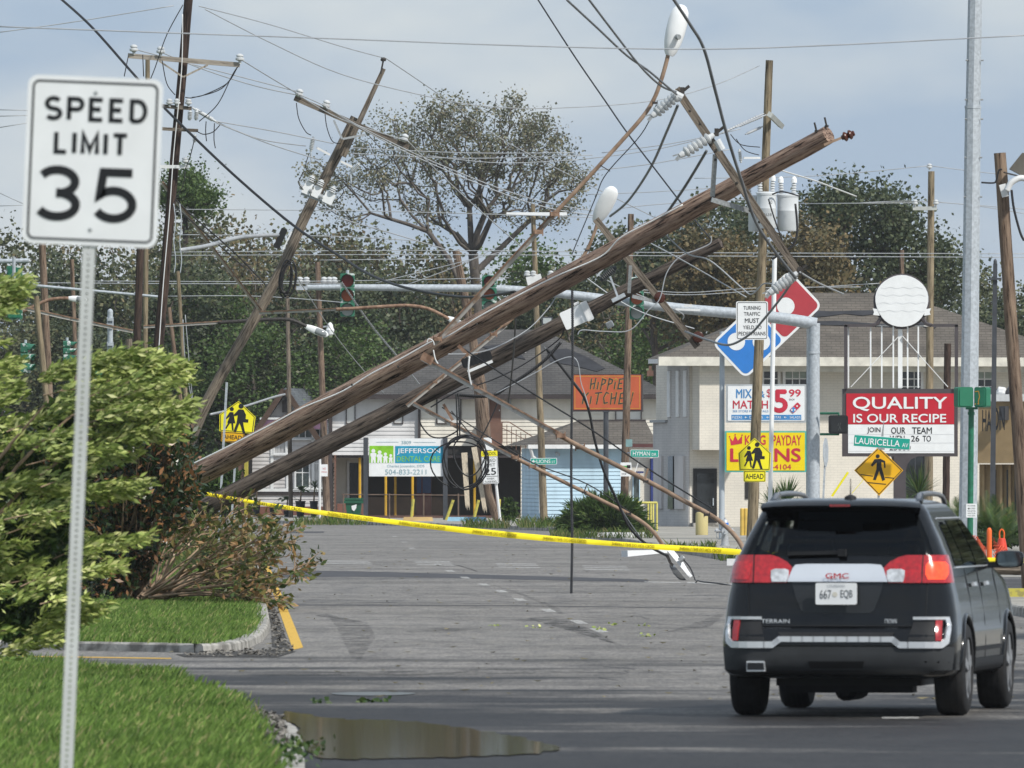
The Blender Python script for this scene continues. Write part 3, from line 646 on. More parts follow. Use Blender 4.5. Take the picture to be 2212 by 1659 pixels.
# ---------------------------------------------------------------- buildings
GZ = .12
def yb(Y): return HY + F * (H - GZ) / Y             # row of the pavement at distance Y
class Bld:
    """local frame of a building: u along the front, v to the back, w up; X, Wd convert measured positions"""
    def __init__(s, name, label, x0, Y, a=0.0):
        s.Y, s.k, s.x0, s.a = Y, Y / F, x0, a; o = P(x0, yb(Y), Y)
        s.m = Matrix.Translation(o) @ Matrix.Rotation(R(a), 4, 'Z'); s.root = thing(name, label, 'building', o)
    def U(s, x): return (x - s.x0) * s.k / math.cos(R(s.a))
    def Wz(s, y): return (yb(s.Y) - y) * s.k
    def mb(s): return MB(s.m)
    def part(s, mb, name, m, parent=None, **kw): return mb.build(name, m, parent or s.root, **kw)
    def box(s, name, m, u0, u1, v0, v1, w0, w1, parent=None): b = s.mb(); b.box(u0, u1, v0, v1, w0, w1); return s.part(b, name, m, parent)
    def siding(s, name, m, lim, w0, w1, v=0.0, step=.2, out=.028, axis='u', parent=None):
        b = s.mb(); n = max(1, int(round((w1 - w0) / step))); V = []; w = w0
        for i in range(n):
            wa, wb = w0 + (w1 - w0) * i / n, w0 + (w1 - w0) * (i + 1) / n
            for ww, o in ((wa, out), (wb, 0)):
                l, r = lim(ww) if callable(lim) else lim
                if axis == 'u': V += [(l, v - o, ww), (r, v - o, ww)]
                else: V += [(v - o, l, ww), (v - o, r, ww)]
        b.add(V, [(2*i, 2*i+1, 2*i+3, 2*i+2) for i in range(2*n - 1)]); return s.part(b, name, m, parent)
    def window(s, u0, u1, w0, w1, v=0.0, nx=2, ny=2, fm=None, gm=None, fr=.06, name='window', sill=True, blind=None):
        fm = fm or M_white; b = s.mb(); d0, d1 = v - .07, v - .005
        xs = [u0 + (u1 - u0) * i / nx for i in range(nx + 1)]; ys = [w0 + (w1 - w0) * i / ny for i in range(ny + 1)]
        b.box(u0 - fr, u0, d0, d1, w0 - fr, w1 + fr); b.box(u1, u1 + fr, d0, d1, w0 - fr, w1 + fr); b.box(u0, u1, d0, d1, w1, w1 + fr); b.box(u0, u1, d0, d1, w0 - fr, w0)
        for x in xs[1:-1]: b.box(x - .016, x + .016, d0 + .02, d1, w0, w1)
        for y in ys[1:-1]: b.box(u0, u1, d0 + .023, d1 - .003, y - .02, y + .02)
        o = s.part(b, name, fm)
        for i in range(nx):
            for j in range(ny):
                p = s.mb(); p.add([(xs[i] + .005, d0 + .04, ys[j] + .005), (xs[i+1] - .005, d0 + .04, ys[j] + .005), (xs[i+1] - .005, d0 + .04, ys[j+1] - .005), (xs[i] + .005, d0 + .04, ys[j+1] - .005)], [(0, 1, 2, 3)])
                s.part(p, 'pane', (blind if blind and j >= ny - 1 else gm) or M_glassdk, o)
        if sill: s.box('sill', fm, u0 - fr - .04, u1 + fr + .04, d0 - .05, d0 - .001, w0 - fr - .05, w0 - fr - .002, o)
        return o
def lap(name, c): return mat(name, c, .55, var=.13, sc=1.5, det=7, st=(1, 1, .35), lo=.3, hi=.6)
M_cream = lap('cream_siding', (.70, .665, .585)); M_greysid = lap('pale_grey_siding', (.58, .575, .575)); M_housesid = lap('off_white_siding', (.54, .52, .515))
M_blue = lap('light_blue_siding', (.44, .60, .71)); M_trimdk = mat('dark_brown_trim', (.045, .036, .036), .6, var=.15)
def shingles(name, c, c2):
    m, N, L, b = nt(name); v = _map(N, L, (1, 1, 1))
    br = N.new('ShaderNodeTexBrick'); br.inputs['Scale'].default_value = 1; br.inputs['Brick Width'].default_value = .30; br.inputs['Row Height'].default_value = .085; br.inputs['Mortar Size'].default_value = .012
    br.inputs['Color1'].default_value = (*c, 1); br.inputs['Color2'].default_value = (*c2, 1); br.inputs['Mortar'].default_value = (*mul(c, .72), 1)
    mv = N.new('ShaderNodeMapping'); mv.inputs['Rotation'].default_value = (R(90), 0, 0); L.new(v, mv.inputs[0]); L.new(mv.outputs[0], br.inputs[0])
    c3 = _mixc(N, L, 1.0, br.outputs[0], _ramp(N, L, _noise(N, L, v, .8, 6), [(.3, (.72, .72, .72)), (.7, (1.2, 1.18, 1.15))]), 'MULTIPLY')
    L.new(c3, b.inputs['Base Color']); b.inputs['Roughness'].default_value = .95; b.inputs['Specular IOR Level'].default_value = .15; _bump(N, L, b, br.outputs[1], -.4, .02); return m
R_grey = shingles('grey_shingles', (.085, .084, .085), (.105, .103, .102)); R_brown = shingles('brown_grey_shingles', (.125, .113, .10), (.15, .136, .12)); R_blue = shingles('blue_grey_shingles', (.10, .115, .13), (.13, .145, .16))
M_felt = mat('bare_roof_felt', (.028, .029, .034), .8, var=.25, sc=2)
def bricks(name, c):
    m, N, L, b = nt(name); v = _map(N, L, (1, 1, 1)); mv = N.new('ShaderNodeMapping'); mv.inputs['Rotation'].default_value = (R(90), 0, 0); L.new(v, mv.inputs[0])
    br = N.new('ShaderNodeTexBrick'); br.inputs['Scale'].default_value = 1; br.inputs['Brick Width'].default_value = .24; br.inputs['Row Height'].default_value = .085; br.inputs['Mortar Size'].default_value = .009
    br.inputs['Color1'].default_value = (*c, 1); br.inputs['Color2'].default_value = (*mul(c, .96), 1); br.inputs['Mortar'].default_value = (*mul(c, .86), 1); L.new(mv.outputs[0], br.inputs[0])
    L.new(_mixc(N, L, 1.0, br.outputs[0], _ramp(N, L, _noise(N, L, v, .9, 6), [(.3, (.86, .86, .86)), (.7, (1.06, 1.05, 1.03))]), 'MULTIPLY'), b.inputs['Base Color'])
    b.inputs['Roughness'].default_value = .7; _bump(N, L, b, br.outputs[1], -.3, .012); return m
B_white = bricks('painted_white_brick', (.74, .70, .62)); B_red = bricks('red_brick', (.20, .085, .06))
M_blind = mat('window_blind', (.30, .36, .33), .4, var=.1, st=(1, 1, 14), sc=2); M_curtain = mat('drawn_curtain', (.42, .42, .42), .4, var=.3, sc=3, st=(6, 1, 1))
M_doorblk = mat('black_door', (.016, .016, .017), .3, var=.2); M_brown = mat('brown_door_paint', (.16, .085, .06), .6, var=.15)
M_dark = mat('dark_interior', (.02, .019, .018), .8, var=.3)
M_roller = mat('white_shutter', (.66, .66, .64), .5, var=.05, st=(1, 1, 1))

# --- long cream two-storey building with hipped roof
b = Bld('long_cream_building', 'long two storey cream sided building with damaged grey hip roof', 700, 436)
U, Wz = b.U, b.Wz; w2 = Wz(983); w2r = Wz(963); we = Wz(852)
b.siding('wall', M_greysid, (U(712), U(905)), w2, we, 0, .155)
b.siding('wall', M_cream, (U(908), U(1460)), w2r, we, -.05, .155)
b.box('wall_core', M_dark, U(713), U(1459), .02, 11, w2 + .02, we)
b.siding('back_wall', M_cream, (U(720), U(780)), 0, w2, 2.4, .155); b.siding('back_wall', lap('shaded_porch_siding', (.10, .085, .07)), (U(780), U(1125)), 0, w2, 4.6, .155); b.box('porch_divider', MATS['shaded_porch_siding'], U(780), U(783), 2.4, 4.6, 0, w2)  # right back wall darkened: porch shade is painted into the siding colour
b.siding('lower_wall', M_cream, (U(1125), U(1460)), 0, w2r, 0, .155)
b.siding('return_wall', M_cream, (.0, 2.4), 0, w2, U(722), .155, axis='v')
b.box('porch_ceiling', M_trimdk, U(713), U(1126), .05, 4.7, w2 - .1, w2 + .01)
b.box('porch_floor', mat('porch_floor_paint', (.12, .06, .05), .7), U(713), U(1125), .1, 4.7, .0, .09)
mbx = b.mb(); e0, e1 = U(690), U(1452); r0, r1 = U(1076), U(1172); ez = we; rz_ = Wz(708); yv0, yv1, ym = -.6, 11.6, 5.2
mbx.add([(e0, yv0, ez), (e1, yv0, ez), (e1, yv1, ez), (e0, yv1, ez), (r0, ym, rz_), (r1, ym, rz_)], [(0, 1, 5, 4), (1, 2, 5), (2, 3, 4, 5), (3, 0, 4), (3, 2, 1, 0)])
roof = b.part(mbx, 'roof', R_grey)
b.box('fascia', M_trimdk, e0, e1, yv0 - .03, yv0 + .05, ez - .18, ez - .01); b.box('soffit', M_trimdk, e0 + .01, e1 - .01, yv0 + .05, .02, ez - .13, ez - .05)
def roofpt(x, y, off=.03):                             # point on the front roof plane seen at x, y
    w = Wz(y); t = (w - ez) / (rz_ - ez); v = yv0 + (ym - yv0) * t; n = Vector((0, -(rz_ - ez), ym - yv0)).normalized()
    return Vector((U(x), v, w)) + n * off
for pts in ([(1040, 748), (1090, 741), (1128, 744), (1122, 760), (1135, 776), (1090, 768), (1060, 772), (1072, 760)], [(1182, 757), (1225, 752), (1272, 772), (1308, 796), (1290, 803), (1240, 790), (1190, 782)], [(1000, 800), (1030, 795), (1040, 808), (1010, 812)], [(790, 822), (840, 812), (880, 815), (850, 828)]):
    q = b.mb(); top = [roofpt(*p) for p in pts]; bot = [roofpt(*p, off=.004) for p in pts]; n_ = len(pts)
    q.add(top + bot, [tuple(range(n_))[::-1]] + [(i, (i+1) % n_, (i+1) % n_ + n_, i + n_) for i in range(n_)]); b.part(q, 'bare_patch', M_felt, roof)
q = b.mb(); q.tube([(U(1133), ym - 2.2, Wz(760)), (U(1133), ym - 2.2, Wz(738))], .06, 8); b.part(q, 'vent_pipe', M_white, roof)
for x0, x1, ya, y2 in ((749, 766, 873, 914), (852, 869, 845, 914), (1331, 1384, 880, 906)):
    o = b.window(U(x0), U(x1), Wz(y2), Wz(ya), 0 if x0 < 900 else -.05, 1, 1, M_trimdk, M_roller, .035, 'shuttered_window', False)
o = b.window(U(945), U(994), Wz(914), Wz(852), -.05, 1, 1, M_trimdk, M_roller, .05, 'shuttered_window', False)
q = b.mb(); q.bar((U(906), -.1, w2), (U(906), -.1, Wz(875)), .1, .1); q.bar((U(906), -.1, Wz(876)), (U(897), -.25, Wz(862)), .09, .09); q.bar((U(897), -.25, Wz(863)), (U(897), -.45, Wz(850)), .09, .09); b.part(q, 'downspout', M_trimdk)
q = b.mb(); q.bar((U(714), -.1, 0), (U(714), -.1, we), .14, .12); b.part(q, 'downspout', M_trimdk)
q = b.mb(); q.bar((U(724), -.05, 0), (U(724), -.05, w2), .08, .08); b.part(q, 'corner_post', M_brown)
d = b.box('door', M_doorblk, U(753), U(775), 2.33, 2.39, .1, Wz(1000)); b.box('door_frame', M_white, U(748), U(752.8), 2.3, 2.39, .1, Wz(995), d); b.box('door_frame', M_white, U(775.2), U(778), 2.3, 2.39, .1, Wz(995), d)
for x, v in ((777, .25), (833, .25), (891, .25), (1025, .25), (853, 1.6)):
    q = b.mb(); q.tube([(U(x), v, .0), (U(x), v, w2 - .1)], .05, 8); b.part(q, 'post', mat('amber_post_paint', (.62, .36, .025), .5))
q = b.mb(); q.tube([(U(1072), .3, 0), (U(1072), .3, w2r)], .05, 8); b.part(q, 'post', M_brown)
vm = b.box('vending_machine', mat('dark_red_vending', (.10, .015, .018), .35), U(898), U(931), 2.2, 3.05, .1, 1.9)
b.box('vending_front', mat('blue_vending_panel', (.02, .05, .14), .3), U(912), U(930), 2.16, 2.2, .95, 1.85, vm); b.box('vending_front', mat('blue_vending_panel', (.02, .05, .14)), U(899.5), U(909), 2.16, 2.2, .95, 1.85, vm)
b.box('plinth_bricks', B_red, U(728), U(790), .12, .35, 0, .55)
# stair and upper door
dr = b.box('door', M_brown, U(1057), U(1082), -.12, -.055, Wz(914), Wz(856)); q = b.mb(); q.box(U(1078), U(1080), -.16, -.12, Wz(888), Wz(885)); b.part(q, 'handle', M_white, dr)
b.box('stair_landing', M_brown, U(1032), U(1085), -1.3, -.08, Wz(963), Wz(914))
q = b.mb()
for k in range(9):
    x = 1085 + k * 10; y = 912 + k * 5.4; q.bar((U(x), -1.2, Wz(y + 44)), (U(x), -1.2, Wz(y)), .03, .03)
q.bar((U(1030), -1.21, Wz(912)), (U(1100), -1.21, Wz(912)), .04, .04); q.bar((U(1100), -1.22, Wz(912)), (U(1172), -1.22, Wz(957)), .04, .04); q.bar((U(1085), -1.24, Wz(925)), (U(1165), -1.24, Wz(965)), .03, .03)
b.part(q, 'stair_railing', M_brown, kind=None)
q = b.mb(); q.box(U(1096), U(1104), -.2, -.06, Wz(880), Wz(862)); q.box(U(1097.5), U(1102.5), -.32, -.2, Wz(881), Wz(872)); b.part(q, 'wall_lamp', M_galv2)
q = b.mb(); q.box(U(1398), U(1412), .5, 1.0, Wz(812), Wz(800)); q.box(U(1402), U(1408), .6, .9, Wz(800), Wz(790)); b.part(q, 'chimney', M_brown, roof)

# --- small gabled house with purple band
b = Bld('gabled_house', 'small off white gabled house with purple band and potted plants', 620, 462, -9)
U, Wz = b.U, b.Wz; hw = U(620 + 84); wt = Wz(838); wb_ = Wz(962); gs = (wt - wb_) / hw
b.siding('wall', M_housesid, (-hw, hw), .35, wb_, 0, .155)
b.siding('gable', M_housesid, lambda w: (-hw + (w - wb_) / gs, hw - (w - wb_) / gs), wb_, wt - .35, 0, .155)
b.box('wall_core', M_dark, -hw + .01, hw - .01, .05, 10, 0, wb_)
b.siding('side_wall', M_housesid, (0, 10), .1, wb_, -hw, .155, axis='v')
b.box('brick_base', B_red, -hw - .02, hw + .02, -.1, .04, 0, .36)
for sgn in (-1, 1):
    q = b.mb(); ov = .55; x1 = sgn * (hw + .42); z1 = wb_ - .42 * gs
    q.add([(0, -ov, wt), (x1, -ov, z1), (x1, 10.3, z1), (0, 10.3, wt), (0, -ov, wt - .16), (x1, -ov, z1 - .16), (x1, 10.3, z1 - .16), (0, 10.3, wt - .16)], [(0, 1, 2, 3), (7, 6, 5, 4), (0, 4, 5, 1), (1, 5, 6, 2), (2, 6, 7, 3), (3, 7, 4, 0)])
    r_ = b.part(q, 'roof_slope', R_blue)
    q = b.mb(); q.bar((sgn*.03, -ov - .03, wt - .08), (x1, -ov - .03, z1 - .08), .22, .05); b.part(q, 'bargeboard', mat('umber_paint', (.085, .052, .036), .6), r_)
q = b.mb(); q.bar((0, -.3, wt - .75), (0, -.1, wt - .75), .3, .5, (0, 0, 1)); b.part(q, 'gable_vent', M_trimdk)
b.box('purple_band', mat('purple_paint', (.17, .095, .15), .6), U(567), hw + .06, -.5, -.0, Wz(927), Wz(907)); b.box('band_trim', M_white, U(566), hw + .08, -.52, -.001, Wz(906.5), Wz(902))
gr = mat('reflecting_glass', (.06, .075, .075), .08, var=.6, sc=3)
b.window(U(594), U(617), Wz(945), Wz(928), -.01, 2, 1, gm=gr); b.window(U(633), U(674), Wz(945), Wz(928), -.01, 3, 1, gm=gr); b.window(U(680), U(702), Wz(945), Wz(928), -.01, 2, 1, gm=gr)
b.window(U(594), U(617), Wz(978), Wz(950), -.01, 1, 1, gm=M_curtain); b.window(U(640), U(668), Wz(1052), Wz(990), -.01, 2, 2, gm=gr); b.window(U(680), U(702), Wz(1052), Wz(950), -.01, 1, 2, gm=M_curtain)
b.box('rail', M_white, -hw, hw, -.09, -.03, Wz(1062), Wz(1055)); b.box('dark_skirt', M_trimdk, -hw, hw, -.06, -.031, Wz(1070), Wz(1063))
for x in (588, 622, 677): b.box('mullion_post', M_white, U(x) - .06, U(x) + .06, -.06, -.031, Wz(1060), Wz(928))
b.box('porch_post', mat('mustard_post', (.42, .36, .05), .6), U(534), U(541), -.7, -.5, 0, Wz(960)); b.box('porch_panel', M_brown, U(520), U(533), -.6, -.5, 0, Wz(965))
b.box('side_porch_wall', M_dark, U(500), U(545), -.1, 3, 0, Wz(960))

# --- blue shed
b = Bld('blue_shed', 'light blue sided shed with grey hip roof and white gutter', 1172, 404, 8.5)
U, Wz = b.U, b.Wz; we = Wz(968)
b.siding('wall', M_blue, (0, U(1345)), .0, we, 0, .135); b.siding('side_wall', M_blue, (0, 4.9), 0, we, 0, .135, axis='v'); b.box('wall_core', M_dark, .03, U(1412), .05, 4.9, 0, we)
b.box('brick_wall', B_white, U(1345) + .005, U(1412), -.03, .04, 0, we)
mbx = b.mb(); e0, e1, z0, z1 = -.55, U(1418), we + .1, Wz(908)
mbx.add([(e0, -.45, z0), (e1, -.45, z0), (e1, 5.3, z0), (e0, 5.3, z0), (e0 + 2.2, 2.4, z1), (e1, 2.4, z1)], [(0, 1, 5, 4), (1, 2, 5), (2, 3, 4, 5), (3, 0, 4), (3, 2, 1, 0)]); roof = b.part(mbx, 'roof', R_brown)
b.box('gutter', M_white, e0 - .05, U(1342), -.58, -.46, we - .02, z0 + .02); b.box('gutter', mat('maroon_gutter', (.09, .035, .035), .5), U(1343), e1, -.6, -.46, we + .02, z0 + .05); b.box('soffit', M_white, e0, e1, -.44, 0, we + .02, we + .06)
b.box('ridge_cap', M_trimdk, e0 + 2.2, e1, 2.3, 2.5, z1 - .03, z1 + .04)
q = b.mb(); q.tube([(-.5, -.5, we - .02), (-.42, -.4, we - .3), (-.1, -.1, we - .5), (-.08, -.08, .3)], .06, 8); b.part(q, 'downspout', M_white)
q = b.mb(); q.m = b.m @ Matrix.Rotation(R(90), 4, 'Z') ; q.box(2.0, 2.9, -.06, -.0, Wz(1022), Wz(995)); b.part(q, 'side_window', M_roller)
for x in (1200,): 
    q = b.mb(); q.box(U(x), U(x + 5), -.2, -.03, Wz(980), Wz(976)); q.box(U(x - 2), U(x + 1), -.26, -.2, Wz(984), Wz(978)); q.box(U(x + 4), U(x + 7), -.26, -.2, Wz(985), Wz(979)); b.part(q, 'floodlight', M_galv)
bl = mat('royal_blue_paint', (.02, .035, .17), .5)
b.box('blue_door', bl, U(1404), U(1411.5), -.3, -.04, 0, Wz(990)); b.window(U(1368), U(1380), Wz(1080), Wz(1025), -.03, 1, 1, M_blue, gr, .03, 'window', False); b.box('awning', bl, U(1372), U(1385), -.6, -.1, Wz(1022), Wz(1018))

# --- white brick building behind the pizza sign
b = Bld('white_brick_building', 'two storey painted white brick building with shingled hip roof behind the pizza sign', 1495, 368, 13)
U, Wz = b.U, b.Wz; we = Wz(783); ws = Wz(972); Lw = 2.9; ue = U(2290)
B_shade = bricks('shaded_white_brick', (.56, .55, .54))  # left faces greyed: shade painted into the white brick's colour
b.box('wall', B_white, U(1490), ue, .0, 2.88, 0, we); b.box('rear_wall', B_white, U(1560), ue - .02, 2.885, 9.0, 0, we)
b.box('bay', B_white, .0, U(1604), -1.0, -.002, ws, we - .01)
b.box('side_wall', B_shade, U(1490) - .03, U(1490) - .002, .02, Lw, 0, we)
b.box('rear_wing', B_shade, U(1490) - .028, U(1490) + .3, Lw + .002, Lw + 2.0, 0, Wz(912)); b.box('wing_coping', M_galv2, U(1490) - .12, U(1490) + .3, Lw + .002, Lw + 2.1, Wz(911.5), Wz(906))
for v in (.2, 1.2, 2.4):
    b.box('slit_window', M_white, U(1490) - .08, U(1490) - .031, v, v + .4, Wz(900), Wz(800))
for v0, v1, m_ in ((.5, 1.7, M_housesid), (1.9, 2.6, M_glassdk), (3.5, 4.5, M_housesid)):
    q = b.mb(); q.box(U(1490) - .1, U(1490) - .033, v0, v1, Wz(1100), Wz(985)); o = b.part(q, 'shutter' if m_ is M_housesid else 'side_window', m_)
dd = b.box('door', M_doorblk, U(1497), U(1548), -.06, -.003, .12, Wz(1012)); b.box('door_glass', M_glassdk, U(1504), U(1541), -.075, -.061, .3, Wz(1022), dd); b.box('handle', M_galv, U(1538), U(1540), -.13, -.076, Wz(1092), Wz(1076), dd)
b.box('door_step', M_conc, U(1490), U(1556), -.5, -.002, 0, .12)
mbx = b.mb(); e0, e1 = U(1400), ue + .8; z0, z1 = we + .12, Wz(627); r0, r1 = U(1764), U(1950)
mbx.add([(e0, -1.4, z0), (e1, -1.4, z0), (e1, 10, z0), (e0 + .75, 3.5, z0), (r0 + .9, 4.0, z1), (r1 + .9, 4.0, z1)], [(0, 1, 5, 4), (1, 2, 5), (2, 3, 4, 5), (3, 0, 4), (3, 2, 1, 0)]); roof = b.part(mbx, 'roof', R_brown)
b.box('gutter', mat('ivory_gutter', (.62, .60, .53), .5), e0 - .02, e1, -1.52, -1.4, we - .12, z0 + .05); b.box('soffit', M_white, e0, e1, -1.39, 0, we - .04, we + .1)
b.box('frieze', mat('ivory_gutter', (.62, .60, .53)), .0, ue, -1.06, -1.002, we - .3, we - .12)
b.m = b.m.copy()
def rp2(x, y, off=.03):
    w = Wz(y); t = (w - z0) / (z1 - z0); v = -1.4 + 5.4 * t; n = Vector((0, -(z1 - z0), 5.4)).normalized(); return Vector((U(x) + v * math.tan(R(13)), v, w)) + n * off
for pts in ([(1765, 669), (1800, 671), (1850, 669), (1900, 668), (1905, 676), (1870, 680), (1830, 676), (1790, 682), (1765, 684)], [(1760, 694), (1810, 692), (1880, 697), (1945, 700), (1940, 706), (1860, 703), (1770, 701)], [(1700, 700), (1740, 697), (1744, 706), (1705, 712)], [(1985, 690), (2030, 705), (2020, 712), (1990, 700)]):
    q = b.mb(); top = [rp2(*p) for p in pts]; bot = [rp2(*p, off=.004) for p in pts]; n_ = len(pts)
    q.add(top + bot, [tuple(range(n_))[::-1]] + [(i, (i+1) % n_, (i+1) % n_ + n_, i + n_) for i in range(n_)]); b.part(q, 'bare_patch', M_felt, roof)
for x0, x1, bl_ in ((1650, 1680, None), (1697, 1743, M_blind), (1950, 1992, None), (2114, 2150, M_blind)):
    b.window(U(x0), U(x1), Wz(868), Wz(801), 0, 2 if x1 - x0 < 40 else 3, 4, gm=M_glassdk, blind=bl_, fr=.09)
b.window(U(1960), U(2000), Wz(1075), Wz(985), 0, 2, 1, M_darkgrey, M_glassdk, .08); b.box('wall_lamp', M_darkgrey, U(1774), U(1792), -.5, -.01, Wz(745 + 40), Wz(733 + 40))
b.box('dark_opening', M_dark, U(1610), U(1640), -.04, -.002, .9, Wz(1040))

# --- tan stucco shop at the right edge
b = Bld('tan_stucco_shop', 'tan stucco shop front with black channel letters at the right edge', 2110, 352, -20)
U, Wz = b.U, b.Wz; tan = mat('tan_stucco', (.30, .215, .115), .85, var=.1, sc=3, bump=.15, bsc=60)
b.box('fascia_wall', tan, 0, U(2300), -.5, .5, Wz(1000), Wz(868)); b.box('lower_band', tan, .0, U(2300), -.3, .45, Wz(940 + 61), Wz(1000) - .004)
b.box('wall', tan, .05, U(2300), .1, 8, 0, Wz(1003)); b.box('parapet', M_white, -.1, U(2300), -.6, .55, Wz(867), Wz(852))
for x in (2122, 2160, 2178, 2196): b.box('pilaster', tan, U(x), U(x + 5), -.05, .098, 0, Wz(1004))
for x in (2140, 2166, 2183): b.box('shop_window', M_glassdk, U(x) + .1, U(x + 9), .04, .097, .5, Wz(1015)); 
for i, x in enumerate((2128, 2150, 2170, 2190)):
    q = b.mb(); pts = [(U(x - 12) + .0, 0), (U(x), .22), (U(x + 10), .02)]; q.tube([(U(x - 13), -.3, Wz(851)), (U(x - 4), -.3, Wz(846)), (U(x + 4), -.3, Wz(847)), (U(x + 10), -.3, Wz(851))], [.06, .16, .15, .06], 8); b.part(q, 'torn_awning', M_darkgrey if i % 2 else M_white)
fc = Face(2160, 908, 350, yaw=-20)
fc.text('HA', 2131, 885, 2152, 932, M_black, b.root, n=.5, bold=.02, name='letter'); fc.text('ON', 2155, 880, 2182, 930, M_black, b.root, n=.5, bold=.02, name='letter')
b.box('box_sign', M_darkgrey, U(2176), U(2189), -.9, -.52, Wz(908), Wz(878))
# ---------------------------------------------------------------- poles, arms, lamps, insulators, cables
def smooth_path(pts, n=6):
    pts = [Vector(p) for p in pts]
    if len(pts) < 3: return pts
    out = []
    for i in range(len(pts) - 1):
        p0, p1, p2, p3 = pts[max(i-1, 0)], pts[i], pts[i+1], pts[min(i+2, len(pts)-1)]
        for k in range(n):
            t = k / n; out.append(.5 * ((2*p1) + (p2-p0)*t + (2*p0-5*p1+4*p2-p3)*t*t + (3*p1-p0-3*p2+p3)*t**3))
    return out + [pts[-1]]
def PP(pts, Y):
    n = len(pts); Ys = [Y] * n if not isinstance(Y, (tuple, list)) else [Y[0] + (Y[1] - Y[0]) * i / (n - 1) for i in range(n)]
    return [P(x, y, q) for (x, y), q in zip(pts, Ys)]
def wire(pts, Y, r, m, label, cat='cable', group=None, name='cable', parent=None, n=5):
    mb = MB(); mb.tube(smooth_path(PP(pts, Y), 6), r, n); return mb.build(name, m, parent, label, None if parent else cat, group, smooth=True)
def timber(mb, a, b, r0, r1, n=16, rings=24, rough=.03, bend=0.0):
    a, b = Vector(a), Vector(b); gro = [1 + rnd.uniform(-rough, rough * .6) for _ in range(n)]
    pts = [a + (b - a) * (i / rings) + Vector((rnd.uniform(-1, 1), rnd.uniform(-1, 1), rnd.uniform(-1, 1))) * (r0 * .03) for i in range(rings + 1)]
    mb.tube(pts, [r0 + (r1 - r0) * i / rings for i in range(rings + 1)], n, jit=rough * .35, grooves=gro)
def base_of(x0, y0, x1, y1, Y, z): 
    yg = HY + F * (H - z) / Y; return (x1 + (x0 - x1) * (yg - y1) / (y0 - y1), yg)
def std_pole(name, label, top, low, Y, wt, wb, m, z=GZ, cat='pole', ybase=None):
    """upright or leaning timber pole whose axis passes through two measured points; runs down to the ground"""
    bx = base_of(low[0], low[1], top[0], top[1], Y, z); a, b_ = P(*bx, Y), P(*top, Y); k = Y / F
    root = thing(name, label, cat, a); mb = MB(); timber(mb, a - (b_ - a).normalized() * .1, b_, wb * k / 2, wt * k / 2, 14, 18, .035)
    mb.build('shaft', m, root, smooth='auto', frame=axis_frame(a, b_)); return root
def cobra(root, a, b, wd, lens=True, m=None, name='lamp_head', roll=0.0, bulb=True):
    """cobra-head luminaire from its neck a to its nose b"""
    a, b = Vector(a), Vector(b); L_ = (b - a).length; d = (b - a).normalized(); s = d.cross(Yv).normalized(); n = s.cross(d)
    if roll: q = Matrix.Rotation(roll, 3, d); s, n = q @ s, q @ n
    prof = [(0, .20, .22), (.06, .30, .30), (.25, .44, .40), (.45, .5, .46), (.7, .5, .46), (.88, .42, .38), (.97, .26, .24), (1.0, .10, .1)]
    mb = MB(); V = []; k = 14
    for t, w, h in prof:
        for j in range(k):
            an = 2 * math.pi * j / k; c, q = math.cos(an), math.sin(an); hh = h * (.5 if c < 0 else .85)
            V.append(a + d * (t * L_) + n * (c * hh * wd) + s * (q * w * wd * (1.0 if c < .2 else .96)))
    fs = [(i*k+j, i*k+(j+1)%k, (i+1)*k+(j+1)%k, (i+1)*k+j) for i in range(len(prof)-1) for j in range(k)] + [tuple(reversed(range(k))), tuple(range((len(prof)-1)*k, len(prof)*k))]
    mb.add(V, fs); h = mb.build(name, m or M_signwhite, root, smooth='auto')
    if lens:
        q = MB(); V = []
        for t, w, hh in ((.46, .34, .24), (.5, .42, .34), (.7, .44, .40), (.86, .36, .32), (.92, .2, .22)):
            for j in range(9):
                an = math.pi * (j / 8) - math.pi / 2; V.append(a + d * (t * L_) - n * ((.10 + math.cos(an) * hh * .75) * wd) + s * (math.sin(an) * w * wd))
        q.add(V, [(i*9+j, i*9+j+1, (i+1)*9+j+1, (i+1)*9+j) for i in range(4) for j in range(8)]); q.build('lens', M_glassdk if lens == 'dark' else mat('lamp_lens', (.25, .27, .28), .1), h, smooth=True)
    if bulb:
        q = MB(); c = a + d * (L_ * .38) + n * (wd * .40); q.lathe(c, n, [(0, wd*.13), (wd*.22, wd*.13), (wd*.25, wd*.10)], 10); q.build('photocell', M_galv2, h)
    return h
def insulator(root, a, b, r, n=6, m=None, core=None, name='insulator'):
    a, b = Vector(a), Vector(b); L_ = (b - a).length; prof = [(0, r*.45), (L_*.1, r*.5)]
    for i in range(n):
        t0 = .12 + .74 * i / n; t1 = .12 + .74 * (i + 1) / n
        prof += [(L_*t0, r*.5), (L_*(t0*.7+t1*.3), r), (L_*(t0*.35+t1*.65), r*.92), (L_*t1, r*.5)]
    prof += [(L_*.9, r*.6), (L_, r*.42)]
    mb = MB(); mb.lathe(a, b - a, prof, 12); return mb.build(name, m or M_porc, root, smooth='auto')
def ubolt(root, c, s=.06, m=None, name='clamp'):
    mb = MB(); c = Vector(c); mb.box(c.x - s, c.x + s, c.y - s, c.y + s, c.z - s*.55, c.z + s*.55); mb.box(c.x - s*1.3, c.x - s*1.01, c.y - s*.5, c.y + s*.5, c.z - s, c.z + s); mb.box(c.x + s*1.01, c.x + s*1.3, c.y - s*.5, c.y + s*.5, c.z - s, c.z + s); return mb.build(name, m or M_rust, root)
def bolts(root, pts, Y, s=.035, name='bolt'):
    for p in PP(pts, Y):
        mb = MB(); mb.lathe(p + Vector((0, -.02, 0)), -Yv, [(0, s), (.02, s), (.03, s*.6), (.06, s*.55)], 8); mb.build(name, M_iron, root)
